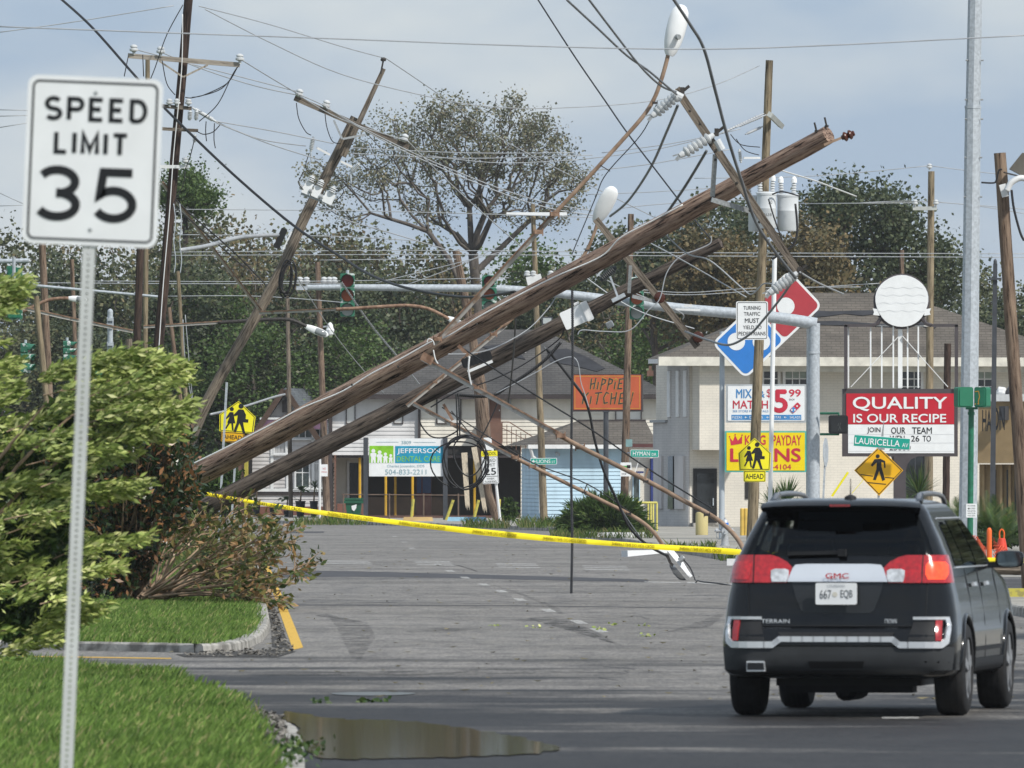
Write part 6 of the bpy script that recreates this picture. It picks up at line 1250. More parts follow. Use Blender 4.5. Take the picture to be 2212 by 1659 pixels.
# turning traffic sign
fb = Face(1624.5, 692.5, 279.3); root = sign_root('regulatory_sign', 'white turning traffic must yield to pedestrians sign on the mast arm', 'road sign', fb.pt(1624, 734)); p = fb.panel(fb.rr(1590, 651, 1659, 734, 4), .008, M_signwhite, 'panel', root); fb.ring(fb.rr(1592, 653, 1657, 732, 3.4), fb.rr(1593.3, 654.3, 1655.7, 730.7, 2.6), M_black, 'border', p, .003)
for t, a, b_, c, d_, bo in (('TURNING', 1606, 661, 1643, 669, .004), ('TRAFFIC', 1607, 674, 1642, 682, .004), ('MUST', 1609, 687.5, 1640, 697.5, .012), ('YIELD TO', 1605, 703, 1645, 711, .004), ('PEDESTRIANS', 1595.5, 716.5, 1654, 724.5, .004)): fb.text(t, a, b_, c, d_, M_black, p, bold=bo)
# street name signs
def street(name, x0, y0, x1, y1, Y, roll, label, tx, sx, arrow=False, hang=None):
    fb = Face((x0+x1)/2, (y0+y1)/2, Y, roll=roll); root = sign_root('street_name_sign', label, 'street sign', hang or fb.pt((x0+x1)/2, y1)); p = fb.panel(fb.rr(x0, y0, x1, y1, 1.5), .01, M_signwhite, 'panel', root); h = y1 - y0; fb.panel(fb.rr(x0 + 1, y0 + 1, x1 - 1, y1 - 1, 1.2), .004, M_gsign, 'green_field', p, n=.004); a, b_ = tx
    fb.text(name, a, y0 + h*.22, b_, y1 - h*.22, M_signwhite, p, n=.008, bold=.008); fb.text(sx[0], sx[1], y0 + h*.42, sx[2], y1 - h*.22, M_signwhite, p, n=.008)
    if arrow: fb.strokes([[(x0 + 4, y0 + h/2), (x0 + 11, y0 + h/2)], [(x0 + 7.5, y0 + h*.28), (x0 + 4, y0 + h/2), (x0 + 7.5, y0 + h*.72)]], 1.8, M_signwhite, p, n=.008, name='arrow')
    return root, fb
street('LIONS', 1146, 989.5, 1203, 1003.5, 397.6, -.5, 'green LIONS street name sign with arrow before the blue shed', (1159, 1189), ('ST', 1192, 1199.5), True)
r_, fb = street('HYMAN', 1362, 971.5, 1423, 988, 365, .5, 'green HYMAN street name sign beside the orange brown pole', (1367, 1404), ('DR', 1408, 1418)); q = MB(); q.bar(P(1356, 978, 365.3), P(1366, 979, 365.1), .04, .04); q.build('bracket', M_galv, r_); q = MB(); q.bar(P(1382, 988, 365.1), P(1371, 1024, 365.1), .03, .03); q.build('dangling_strap', M_white, r_)
r_, fb = street('LAURICELLA', 1844, 943, 1966, 968, 249.6, 4.2, 'green LAURICELLA street name sign above the pedestrian diamond sign', (1847, 1944), ('AV', 1949, 1962), hang=P(1904, 960, 249.6)); q = MB(); q.bar(fb.pt(1905, 944, -.02), fb.pt(1906, 905, -.02), .05, .03, w2=.005); q.build('cross_blade', M_galv2, r_); q = MB(); q.bar(fb.pt(1897, 969, -.01), fb.pt(1912, 969, -.01), .05, .05); q.build('bracket', M_galv2, r_)
# pedestrian diamond
fb = Face(1898, 1018, 250); root = sign_root('pedestrian_sign', 'amber diamond pedestrian crossing sign behind the car roof', 'road sign', P(1897, yb(250), 250)); D = [(1898, 965), (1951, 1016), (1899, 1071), (1845, 1016)]; p = fb.panel(D[::-1], .012, M_ambsign, 'panel', root); sc_ = lambda f_: [(1898 + (x - 1898)*f_, 1018 + (y - 1018)*f_) for x, y in D]; fb.ring(sc_(.955), sc_(.915), M_black, 'border', p, .004)
fb.disc(1896, 985.5, 4.2, M_black, 'figure', p, n=.006); fb.poly([(1889, 992), (1902, 991), (1912, 996), (1913, 1010), (1910, 1011), (1909, 999), (1904, 998), (1904, 1008), (1912, 1036), (1906, 1039), (1899, 1017), (1892, 1037), (1886, 1036), (1893, 1014), (1894, 999), (1884, 1008), (1881, 1005)], M_black, 'figure', p, n=.006); fb.strokes([[(1859, 1025), (1886, 1028.5)], [(1912, 1031), (1932, 1033)], [(1873, 1042), (1914, 1046)]], 1.6, M_black, p, n=.006, name='crossing_line')
q = MB(); perf_post(q, P(1896, yb(250), 250.1), P(1900, 958, 250.1), .05); q.build('post', M_galv, root)
# leaning school speed sign
fb = Face(1060, 1008, 396.8, roll=-2.9); root = sign_root('school_speed_sign', 'leaning school speed limit 25 sign in front of the dark porch', 'road sign', P(1081, yb(396), 396.8)); fb.panel(fb.rr(1041, 974, 1076, 985.5, 1), .01, M_yelsign, 'school_plate', root); fb.text('SCHOOL', 1043.5, 976.5, 1073.5, 983, M_black, root, n=.006)
p = fb.panel(fb.rr(1041, 986, 1076, 1045, 2), .01, M_signwhite, 'panel', root); fb.ring(fb.rr(1042, 987, 1075, 1044, 1.6), fb.rr(1042.8, 987.8, 1074.2, 1043.2, 1.2), M_black, 'border', p, .003)
for t, a, b_, c, d_ in (('SPEED', 1046, 991, 1071, 998), ('LIMIT', 1047, 1001, 1070, 1008), ('25', 1046, 1011, 1071, 1026), ('WHEN', 1050, 1032, 1066, 1036), ('FLASHING', 1046, 1038, 1071, 1042)): fb.text(t, a, b_, c, d_, M_black, p, bold=.01 if t == '25' else 0)
fb.strokes([[(1042, 1029), (1075, 1029)]], 1, M_black, p, name='rule'); q = MB(); q.tube([P(1081, yb(396), 396.9), P(1062, 960, 396.9)], .05, 8); q.build('post', M_white, root); fb.panel(fb.rr(1048, 945, 1065, 972, 1), .01, M_signwhite, 'blank_plate', root)
# small plates on poles
fb = Face(700.5, 1016, 417.2); root = sign_root('no_parking_sign', 'small white no parking sign on the dark brown pole', 'sign', fb.pt(700, 1029)); p = fb.panel(fb.rr(693, 1003, 708, 1029, 1), .01, M_signwhite, 'panel', root); mr_ = mat('faded_red_print', (.55, .10, .10), .5); fb.text('NO', 697, 1010, 704, 1014.5, mr_, p); fb.text('PARKING', 694.5, 1018, 706.5, 1021, mr_, p)
fb = Face(1352, 1014, 365); root = sign_root('bus_stop_sign', 'white bus stop sign with green band on the orange brown pole', 'sign', fb.pt(1352, 1029)); p = fb.panel(fb.rr(1340, 999, 1364, 1029, 2), .01, M_signwhite, 'panel', root); fb.poly([(1343, 1006), (1354, 1006), (1354, 1011), (1343, 1011)], mat('bus_green', (.06, .38, .08), .5), 'band', p); fb.panel(fb.rr(1354, 1004.5, 1362, 1011.5, 1), .003, M_black, 'bus_symbol', p, n=.006); fb.text('STOP', 1343, 1022, 1353, 1026, M_black, p); fb.ring(arc(1357.5, 1018, 3, 3, 0, 360, 12)[:-1], arc(1357.5, 1018, 2, 2, 0, 360, 12)[:-1], M_galv2, 'emblem', p, .004)
fb = Face(1359, 957, 365.3, yaw=50); p = fb.panel(fb.rr(1348, 949, 1370, 965, 1), .01, mat('weathered_teal_plate', (.16, .27, .28), .5), 'side_street_plate', None, label='small weathered teal plate edge on above the green HYMAN sign', cat='sign')
q = MB(); q.tube([P(690.5, yb(424), 424), P(691, 992, 424)], .045, 8); q.build('white_post', M_white, None, 'thin white post left of the dark brown pole', 'post')

# ---------------------------------------------------------------- shop signs
M_red = mat('sign_red', (.52, .018, .035), .4, var=.04); M_bluep = mat('sign_blue', (.035, .21, .62), .4, var=.05); M_redd = mat('faded_sign_red', (.45, .05, .065), .45, var=.06); M_yelp = mat('sign_yellow', (.86, .66, .006), .45, var=.04); M_teal = mat('teal_trim', (.10, .42, .36), .5)
root = thing('pizza_sign', 'pizza shop pole sign with tilted red and blue domino tile over two poles', 'shop sign', P(1655, yb(302), 302))
for x in (1560, 1748):
    q = MB(); q.tube([P(x - 1, yb(302), 302), P(x, 716 if x < 1600 else 640, 302)], [.078, .065], 10); q.build('pole', M_galv if x > 1600 else mat('pale_pole_paint', (.44, .49, .54), .5, var=.08), root, smooth='auto')
fb = Face(1657.5, 700.7, 301.6, roll=-43.4); X = lambda a: 1657.5 + a; Yq = lambda a: 700.7 + a
p = fb.panel(fb.rr(X(-115), Yq(-53), X(115), Yq(53), 16), .35, M_signwhite, 'domino_tile', root)
def half(xa, xb, m, nm):
    pts = fb.rr(X(xa), Yq(-48), X(xb), Yq(48), 11); return fb.panel(pts, .006, m, nm, p, n=.006)
half(6, 110, M_redd, 'red_half'); half(-110, 1, M_bluep, 'blue_half')
for a, b_ in ((56, -1), (-74, -19), (-35, 18.5)): fb.disc(X(a), Yq(b_), 19, M_signwhite, 'dot', p, n=.012)
fb = Face(1655, 871, 301.6); c_ = fb.panel(fb.rr(1568, 830, 1742, 913, 2), .3, mat('grey_cabinet', (.42, .45, .47), .5), 'mix_match_cabinet', root); p = fb.panel(fb.rr(1572, 834, 1738, 909, 2), .01, M_signwhite, 'face', c_, n=.012); n_ = .018
M_tb, M_tr = mat('print_blue', (.06, .25, .55), .5), mat('print_red', (.55, .03, .06), .5)
fb.text('MIX', 1590, 840.5, 1624, 860, M_tb, p, n=n_, bold=.02); fb.text('&', 1640, 844, 1652, 859, M_tb, p, n=n_, bold=.02); fb.text('MATCH', 1583, 865, 1659, 883, M_tr, p, n=n_, bold=.012); fb.text('5', 1671, 841, 1702, 892, M_tr, p, n=n_, bold=.03); fb.text('99', 1704, 841, 1730, 857, M_tr, p, n=n_, bold=.02); fb.text('$', 1656, 840, 1666, 860, M_tr, p, n=n_); fb.text('EACH', 1705, 861, 1716, 865, M_black, p, n=n_); fb.text('SEE STORE FOR DETAILS', 1583, 886, 1660, 890.5, M_tb, p, n=n_)
bar = fb.panel([(1580, 896), (1731, 896), (1731, 907), (1580, 907)][::-1], .004, M_tb, 'blue_bar', p, n=.016)
for t, a, b_ in (('PIZZAS', 1582, 1603), ('DRINKS', 1619, 1648), ('PASTAS', 1664, 1687), ('SALADS', 1706, 1729)): fb.text(t, a, 899, b_, 904, M_signwhite, bar, n=.022)
for x in (1609, 1656, 1694): fb.strokes([[(x, 901.5), (x + 5, 901.5)], [(x + 2, 899.6), (x, 901.5), (x + 2, 903.4)]], .9, M_signwhite, bar, n=.022, name='arrow')
f2 = Face(1718, 881, 301.59, roll=-45); l_ = f2.panel(f2.rr(1706, 875.5, 1730, 886.5, 2), .003, M_tr, 'small_domino', p, n=.02); f2.poly([(1707, 876.5), (1717, 876.5), (1717, 885.5), (1707, 885.5)], M_tb, 'blue_half', l_, n=.023)
for a, b_ in ((1723.5, 881), (1709.5, 879), (1714, 883.5)): f2.disc(a, b_, 1.9, M_signwhite, 'dot', l_, n=.026, k=10)
fb = Face(1655, 975, 301.6); c_ = fb.panel(fb.rr(1566, 931, 1742, 1020, 1), .3, M_teal, 'loan_cabinet', root); p = fb.panel(fb.rr(1569.5, 934.5, 1738.5, 1016.5, 1), .01, M_yelp, 'face', c_, n=.012)
fb.text('KING', 1609, 940, 1654, 961, M_tr, p, n=n_, bold=.02); fb.text('PAYDAY', 1669, 940, 1731, 962, M_tr, p, n=n_, bold=.012); fb.text('LOANS', 1577, 968, 1730, 998, M_tr, p, n=n_, bold=.025); fb.text('-4104', 1667, 1003, 1709, 1014, M_tr, p, n=n_, bold=.012)
fb.poly([(1579, 962), (1576, 944), (1583, 953), (1588, 940), (1594, 952), (1603, 941), (1603, 958)][::-1], M_tr, 'crown', p, n=n_); [fb.disc(x, y, 1.6, M_tr, 'crown_ball', p, n=n_, k=10) for x, y in ((1576, 943), (1588, 939), (1603, 940))]
q = MB(); q.tube([P(1662, yb(290), 290), P(1673.5, 556, 290)], [.055, .06], 10); q.build('white_conduit_pole', M_signwhite, None, 'slim white pole standing in front of the pizza and loan signs', 'pole')
# burger restaurant sign
M_frame = mat('bronze_frame', (.075, .065, .07), .5, var=.08); Yw = 288
root = thing('restaurant_sign', 'burger restaurant pole sign with red quality panel and blank white round head', 'shop sign', P(1943, yb(Yw), Yw)); fb = Face(1945, 912, Yw)
q = MB(); q.bar(P(1943, yb(Yw), Yw), P(1943, 985, Yw), .30, .25); q.build('pole', M_frame, root); fb.panel([(1925, 986), (1984, 986), (1968, 992), (1960, 1003), (1957, 1020), (1930, 1020), (1930, 1000)][::-1], .2, M_frame, 'gusset', root)
c_ = fb.panel([(1820, 840), (2069, 840), (2069, 986), (1820, 986)][::-1], .45, M_frame, 'cabinet', root)
p = fb.panel([(1828, 850), (2061, 850), (2061, 916.5), (1828, 916.5)][::-1], .03, M_red, 'red_panel', c_, n=.02); fb.text('QUALITY', 1842, 857, 2046, 888, M_signwhite, p, n=.03, bold=.014); fb.text('IS OUR RECIPE', 1843, 894, 2044, 913, M_signwhite, p, n=.03, bold=.014)
p = fb.panel([(1832, 917), (2061, 917), (2061, 979), (1832, 979)][::-1], .03, M_signwhite, 'letter_board', c_, n=.015)
for t, a, b_, y0_, y1_ in (('JOIN', 1873, 1902, 923, 937), ('OUR', 1925, 1956, 923, 937), ('TEAM', 1970, 2013, 923, 937), ('WEN', 1922, 1954, 941, 954), ('26', 1968, 1986, 941, 954), ('TO', 1993, 2011, 941, 954), ('25000', 1921, 1967, 961, 973)): fb.text(t, a, y0_, b_, y1_, M_black, p, n=.02, bold=.012)
for y in (938.5, 957, 975): fb.strokes([[(1833, y), (2060, y)]], .8, mat('rail_grey', (.6, .62, .64), .4), p, n=.018, name='letter_rail')
def fbar(a, b_, w, m, nm, parent=root, dn=0.0): q = MB(); q.bar(fb.pt(*a, dn), fb.pt(*b_, dn), w * Yw / F, .18 if m is M_frame else .08); return q.build(nm, m, parent)
fbar((1827, 702), (1827, 840), 7, M_frame, 'frame_post'); fbar((2066, 702), (2066, 840), 7, M_frame, 'frame_post'); fbar((1823, 703), (1885, 703), 6, M_frame, 'frame_top'); fbar((2012, 703), (2069, 703), 6, M_frame, 'frame_top')
q = MB(); q.tube([fb.pt(1885, 703), fb.pt(1895, 699), fb.pt(1901, 690), fb.pt(1906, 684)], .05, 6); q.build('frame_shoulder', M_frame, root); q = MB(); q.tube([fb.pt(2012, 703), fb.pt(2000, 699), fb.pt(1994, 690), fb.pt(1990, 684)], .05, 6); q.build('frame_shoulder', M_frame, root)
for x in (1833, 1881, 1905, 1930, 1961, 1984): fbar((x, 705), (x, 838), 3.2, M_signwhite, 'bar', dn=-.1)
fbar((1945, 690), (1945, 838), 9.5, M_signwhite, 'centre_post', dn=-.12); fbar((1940, 728), (1838, 836), 1.6, M_white, 'stay', dn=-.05); fbar((1950, 726), (2048, 836), 1.6, M_white, 'stay', dn=-.05); fbar((1886, 703), (2012, 704), 2.5, M_white, 'cross_bar', dn=-.14)
out = [(1948 + (57 + 2*math.sin(R(3*a)))*math.cos(R(a)), 651 - (57 if a < 180 else 55)*math.sin(R(a))) for a in range(0, 360, 10)]
out = [pt for pt in out]; hd = fb.panel(out[::-1][::-1], .16, M_signwhite, 'round_head', root, n=.1); q = fb.panel([(1948 + 61*math.cos(R(a)), 651 - 60*math.sin(R(a))) for a in range(0, 360, 10)], .1, M_frame, 'head_rim', hd, n=-.07)
for sg in (-1, 1): fb.panel([(1948 + sg*50, 668), (1948 + sg*63, 666), (1948 + sg*60, 674), (1948 + sg*62, 680), (1948 + sg*48, 682)][::-sg], .1, M_signwhite, 'side_lobe', hd, n=.09)
for y, w in ((672, 50), (655, 53), (638, 52), (622, 46)): fb.strokes([[(1948 - w + 4*i, y + 1.6*math.sin(i*.9 + y)) for i in range(0, int(w/2) + 1)]], .9, mat('seam_grey', (.72, .735, .75), .5), hd, n=.105, name='seam')
# dental sign
Yd = 420; root = thing('dental_sign', 'white dental care sign with green and blue panels on two dark posts', 'shop sign', P(875, yb(Yd), Yd)); fb = Face(877, 988, Yd)
for x in (790, 962): q = MB(); q.bar(P(x, yb(Yd), Yd), P(x, 945, Yd), .17, .17); q.build('post', M_darkgrey, root)
p = fb.panel([(797, 947), (957.5, 947), (957.5, 1029), (797, 1029)][::-1], .2, M_signwhite, 'panel', root); M_dg, M_db = mat('lime_print', (.23, .55, .02), .5), mat('cyan_print', (.012, .30, .48), .5); M_gp = mat('grey_print', (.26, .42, .48), .5)
fb.poly([(798, 963), (850, 963), (850, 1000), (798, 1000)][::-1], M_dg, 'green_panel', p, n=.006); fb.poly([(853.5, 963.5), (957, 963.5), (957, 1000.5), (853.5, 1000.5)][::-1], M_db, 'blue_panel', p, n=.006)
fb.text('3809', 867, 952.5, 888, 959.5, M_gp, p, n=.01); fb.strokes([[(813, 955), (861, 955)], [(893, 955.5), (941, 955.5)]], .8, M_gp, p, n=.01, name='rule'); fb.text('JEFFERSON', 858, 968.5, 951, 982, M_signwhite, p, n=.012, bold=.006); fb.text('DENTAL CARE', 857, 985.5, 951, 997, M_dg, p, n=.012); fb.text('Charles Jouandot, DDS', 836, 1004, 917, 1011, M_gp, p, n=.01); fb.text('504-833-2211', 832, 1014, 921, 1025, M_gp, p, n=.01)
for x, yt, w in ((806.5, 970, 13), (820, 973, 12.5), (832.5, 977, 10.5), (844, 980, 9.5)):
    fb.disc(x, yt + 4, w*.33, M_signwhite, 'head_icon', p, n=.01, k=12); h = 1000 - yt; fb.poly([(x - w*.12, yt + 7.5), (x - w*.5, yt + 9.5), (x - w*.5, yt + h*.52), (x - w*.36, yt + h*.56), (x - w*.42, 1000), (x - w*.1, 1000), (x, yt + h*.72), (x + w*.1, 1000), (x + w*.42, 1000), (x + w*.36, yt + h*.56), (x + w*.5, yt + h*.52), (x + w*.5, yt + 9.5), (x + w*.12, yt + 7.5)], M_signwhite, 'body_icon', p, n=.01)
# orange restaurant sign
Yh = 392; root = thing('orange_sign', 'orange Hippie Kitchen sign on a single dark pole', 'shop sign', P(1309, yb(Yh), Yh)); fb = Face(1312, 848, Yh, yaw=-6); q = MB(); q.tube([P(1309, yb(Yh), Yh), P(1309, 890, Yh)], .09, 10); q.build('pole', M_darkgrey, root); q = MB(); q.bar(P(1302, 889, Yh), P(1316, 889, Yh), .05, .2); q.build('top_plate', M_darkgrey, root)
c_ = fb.panel([(1237, 808), (1388, 808), (1388, 889), (1237, 889)][::-1], .35, M_trimdk, 'cabinet', root); M_or = mat('orange_face', (.54, .115, .05), .45, var=.06); p = fb.panel([(1239, 810), (1385, 810), (1385, 885), (1239, 885)][::-1], .01, M_or, 'face', c_, n=.012); M_gold = mat('gold_print', (.62, .33, .05), .5); fb.ring([(1241, 812), (1383, 812), (1383, 883), (1241, 883)], [(1242.3, 813.3), (1381.7, 813.3), (1381.7, 881.7), (1242.3, 881.7)], M_gold, 'border', p, .016)
M_ink = mat('charcoal_print', (.045, .045, .05), .5)
Hd = {'H': [[(0, 0), (.1, 1)], [(.75, -.05), (.7, 1)], [(.0, .55), (.8, .4)]], 'i': [[(.1, .3), (.15, 1)]], 'P': [[(.05, 1.05), (.1, 0), (.75, .12), (.7, .42), (.1, .58)]], 'E': [[(.85, .0), (.15, .08), (.1, .95), (.9, .9)], [(.12, .5), (.75, .45)]], 'K': [[(.1, 0), (.15, 1)], [(.8, 0), (.15, .5), (.85, 1.05)]], 'T': [[(0, .08), (1, 0)], [(.5, .05), (.45, 1)]], 'C': [[(.85, .1), (.4, 0), (.1, .45), (.35, .95), (.9, .85)]], 'N': [[(.1, 1), (.15, 0), (.75, 1), (.85, -.05)]]}
def hand(t, x0, x1, y0, y1, wds):
    tot = sum(wds) + .22 * (len(t) - 1); k = (x1 - x0) / tot; x = x0
    for c, w in zip(t, wds):
        for m_, st, n2 in ((M_gold, 4.4, .016), (M_ink, 2.9, .020)): fb.strokes([[(x + a*w*k + (1 - b_)*4, y0 + b_*(y1 - y0) + rnd.uniform(-.6, .6)) for a, b_ in s] for s in Hd[c]], st, m_, p, n=n2, name='letter')
        x += (w + .22) * k
hand('HiPPiE', 1274, 1345, 818, 841, [.8, .25, .75, .75, .25, .75]); hand('KiTCHEN', 1256, 1366, 848, 873, [.85, .25, .9, .8, .85, .75, .85]); fb.disc(1331, 819.5, 3.2, M_gold, 'peace_badge', p, n=.022, k=14); fb.strokes([[(1331, 817), (1331, 822)], [(1331, 819.5), (1329, 821.5)], [(1331, 819.5), (1333, 821.5)]], .6, M_ink, p, n=.025, name='peace_mark')

# ---------------------------------------------------------------- yellow tape
M_tape = mat('yellow_tape', (.95, .80, .02), .35, var=.03); tp_pts = [(340, 1048), (380, 1056), (440, 1066), (548, 1085), (650, 1101), (706, 1109), (806, 1122), (962, 1141), (1116, 1157), (1267, 1170), (1414, 1181), (1558, 1190), (1640, 1196), (1800, 1203), (2000, 1209), (2215, 1211)]
Yt_ = [158 + .8*i for i in range(16)]; cen = smooth_path([P(x, y, q) for (x, y), q in zip(tp_pts, Yt_)], 8)
def tape_w(x): return .036 + (.024 + .006 * math.sin(x * .013)) * min(1, max(0, (x - 560) / 240))
L_ = [0]
for a, b_ in zip(cen[:-1], cen[1:]): L_.append(L_[-1] + (b_ - a).length)
tang = [(cen[min(i+1, len(cen)-1)] - cen[max(i-1, 0)]).normalized() for i in range(len(cen))]
pxx = [CX + c.x * F / c.y for c in cen]
upv = []
for i, c in enumerate(cen):
    tw = .12 * math.sin(pxx[i] * .011) + .08 * math.sin(pxx[i] * .031 + 1); u = (Zv - tang[i] * Zv.dot(tang[i])).normalized(); upv.append((u * math.cos(tw) + u.cross(tang[i]) * math.sin(tw)).normalized())
root = thing('caution_tape', 'yellow sheriff line do not cross tape stretched across the street', 'tape', cen[60]); mb = MB(); V = []
for i, c in enumerate(cen):
    w = tape_w(pxx[i]); nrm = tang[i].cross(upv[i]).normalized(); bow = .010
    for j in range(5): t = j / 4 - .5; V.append(c + upv[i] * (t * w * 2 * .68) + nrm * (bow * (1 - 4*t*t)) * (-1 if nrm.y > 0 else 1))
mb.add(V, [(i*5+j, (i+1)*5+j, (i+1)*5+j+1, i*5+j+1) for i in range(len(cen)-1) for j in range(4)]); mb.build('tape', M_tape, root, smooth=True)
M_tape_ink = mat('tape_print', (.10, .085, .02), .5); M_tape_ghost = mat('tape_print_through', (.50, .39, .02), .5)
def at_x(x):
    i = min(len(pxx) - 2, max(0, int(np.searchsorted(pxx, x)) - 1)); t = (x - pxx[i]) / max(1e-6, pxx[i+1] - pxx[i]); return cen[i].lerp(cen[i+1], t), upv[i].lerp(upv[i+1], t)
def tape_text(t, xa, xb, m, flip):
    v, f = text_geom(t, .004); A = np.array(v); lo, hi = A.min(0), A.max(0); mb = MB(); pts = []
    for p in v:
        s = (p[0] - lo[0]) / (hi[0] - lo[0]); y = (p[1] - lo[1]) / (hi[1] - lo[1]) - .5; c, u = at_x(xa + (xb - xa) * s); pts.append(c + u * ((-y if flip else y) * .046) - Yv * .022)
    mb.add(pts, f); mb.build('tape_lettering', m, root)
tape_text('LINE DO NOT CROSS', 426, 500, M_tape_ink, False); tape_text("SHERIFF'S LINE DO NOT CROSS", 548, 652, M_tape_ink, False)
for a, b_ in ((708, 806), (862, 962), (1021, 1116), (1173, 1267), (1322, 1414), (1468, 1558), (2150, 2214)): tape_text("SHERIFF'S LINE DO NOT CROSS", a, b_, M_tape_ghost, True)
# ---------------------------------------------------------------- shrubs and small things along the street
L_pale = leafmat('pale_windblown_leaves', [(0, (.14, .21, .045)), (.4, (.33, .42, .11)), (.8, (.54, .61, .21)), (1, (.72, .72, .36))], .45, .2)
L_mag = leafmat('magnolia_leaves', [(0, (.014, .034, .011)), (.5, (.028, .058, .018)), (.70, (.065, .08, .024)), (.76, (.19, .095, .04)), (1, (.33, .16, .07))], .28, .12, .5)
L_limb = leafmat('torn_limb_leaves', [(0, (.04, .08, .018)), (.45, (.14, .17, .05)), (.68, (.25, .22, .08)), (.84, (.34, .20, .09)), (1, (.42, .25, .12))], .4, .2)
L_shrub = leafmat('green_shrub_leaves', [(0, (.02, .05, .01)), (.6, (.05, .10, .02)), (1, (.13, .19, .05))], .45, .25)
L_rosemary = leafmat('needle_shrub_leaves', [(0, (.03, .065, .015)), (.6, (.07, .13, .03)), (1, (.14, .19, .06))], .6, .2)
L_palm = leafmat('palm_leaves', [(0, (.025, .06, .012)), (.6, (.06, .12, .025)), (1, (.14, .18, .05))], .4, .25)
M_twig = mat('twig_bark', (.30, .215, .145), .9, var=.25, sc=8)
def in_poly(poly, n, rng):
    xs = [p[0] for p in poly]; ys = [p[1] for p in poly]; out = []
    while len(out) < n:
        x, y = rng.uniform(min(xs), max(xs), 4*n), rng.uniform(min(ys), max(ys), 4*n); k = inside(x, y, poly); out += list(zip(x[k], y[k]))
    return out[:n]
def spray_leaves(paths, per, size, rng, jit, along=.75, start=.3, aspect=.2, spread=.5):
    C, D = [], []
    for p in paths:
        p = np.array([tuple(q) for q in p]); seg = np.linalg.norm(np.diff(p, axis=0), axis=1); cs = np.concatenate([[0], np.cumsum(seg)])
        m = int(per * rng.uniform(.6, 1.4)); t = rng.uniform(start, 1.02, m) * cs[-1]; i = np.clip(np.searchsorted(cs, t) - 1, 0, len(seg) - 1); f = (t - cs[i]) / seg[i]
        C.append(p[i] + (p[i+1] - p[i]) * f[:, None] + rng.normal(size=(m, 3)) * jit); D.append((p[i+1] - p[i]) / seg[i][:, None])
    C, D = np.concatenate(C), np.concatenate(D); n = len(C); d = D * along + rng.normal(size=(n, 3)) * spread; d /= np.linalg.norm(d, axis=1)[:, None]
    s = np.cross(d, rng.normal(size=(n, 3))); s /= np.linalg.norm(s, axis=1)[:, None] + 1e-9; L_ = size * rng.uniform(.6, 1.35, n)[:, None]; nn = np.cross(d, s)
    V = np.zeros((n, 4, 3)); V[:, 0] = C; V[:, 1] = C + d*L_*.5 + s*L_*aspect + nn*L_*.06; V[:, 2] = C + d*L_; V[:, 3] = C + d*L_*.5 - s*L_*aspect + nn*L_*.06
    return V.reshape(-1, 3), np.arange(n*4).reshape(n, 4)
rng = np.random.default_rng(77)
# pale bush, wind blown, near left
YP = 100; root = thing('pale_bush', 'large pale green bush blown to the right behind the speed limit sign post', 'bush', ((-150 - CX) * YP / F, YP, .1)); paths = []
pA = [(-90, 900), (0, 885), (100, 890), (200, 795), (260, 768), (330, 775), (405, 795), (410, 900), (385, 930), (280, 955), (250, 1000), (195, 1020), (190, 1100), (245, 1130), (250, 1195), (200, 1255), (190, 1305), (110, 1365), (60, 1385), (-90, 1388)]; pB = [(-90, 610), (55, 592), (62, 640), (30, 690), (55, 780), (38, 850), (-90, 880)]
br = MB(); basep = Vector(((-170 - CX) * YP / F, YP, .1))
for poly, n in ((pA, 105), (pB, 20)):
    for (x, y) in in_poly(poly, n, rng):
        Yq_ = YP + rng.uniform(-1.3, 1.3); L_ = rng.uniform(90, 170); up = rng.uniform(-.05, .40); e = P(x, y, Yq_); paths.append(smooth_path([P(x - L_, y + L_*up*.9 + 12, Yq_ - rng.uniform(-.2, .2)), P(x - L_*.5, y + L_*up*.55, Yq_), e], 3))
for p in paths[::2]: br.tube(p, [.007, .006, .005, .004, .0035, .003, .0025][:len(p)], 4, cap=False)
for k in range(26):
    p = paths[rng.integers(len(paths))]; br.tube(smooth_path([basep + Vector((rng.uniform(-.4, .4), rng.uniform(-.6, .6), 0)), (basep + p[0]) / 2 + Vector((-.1, 0, .35)), p[0]], 4), [.03, .028, .025, .022, .02, .016, .013, .01, .008][:9], 5, cap=False)

for (x, y) in ((412, 792), (405, 812), (380, 775), (350, 765), (300, 758), (418, 888), (400, 905), (395, 930), (360, 862), (370, 830), (318, 1046), (290, 1058), (325, 1158), (270, 1215), (235, 1308), (190, 1335), (150, 1372), (64, 598), (55, 612), (42, 655), (50, 780), (42, 850), (240, 770), (215, 785), (420, 870), (300, 975)):
    L_ = rng.uniform(120, 190); up = rng.uniform(.05, .35)
    for j in range(3): Yq_ = YP + rng.uniform(-.5, .5); yy = y + j * 7; xx = x - j * 14; paths.append(smooth_path([P(xx - L_, yy + L_*up, Yq_), P(xx - L_*.5, yy + L_*up*.3, Yq_), P(xx, yy, Yq_)], 3))
br.build('stems', M_twig, root); V, Fq = spray_leaves(paths, 105, .088, rng, .028, .9, .22, .16, .34); fastmesh('foliage', V, Fq, L_pale, root)
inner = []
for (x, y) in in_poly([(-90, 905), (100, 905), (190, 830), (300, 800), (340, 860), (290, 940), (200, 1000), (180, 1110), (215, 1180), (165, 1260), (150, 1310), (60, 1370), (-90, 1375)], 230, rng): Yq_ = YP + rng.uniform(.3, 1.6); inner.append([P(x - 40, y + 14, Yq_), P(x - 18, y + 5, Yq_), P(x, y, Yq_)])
V, Fq = spray_leaves(inner, 60, .10, rng, .05, .5, .0, .17, .7); fastmesh('inner_foliage', V, Fq, L_shrub, root)  # darker green inside: the bush's inner shade is put into leaf colour
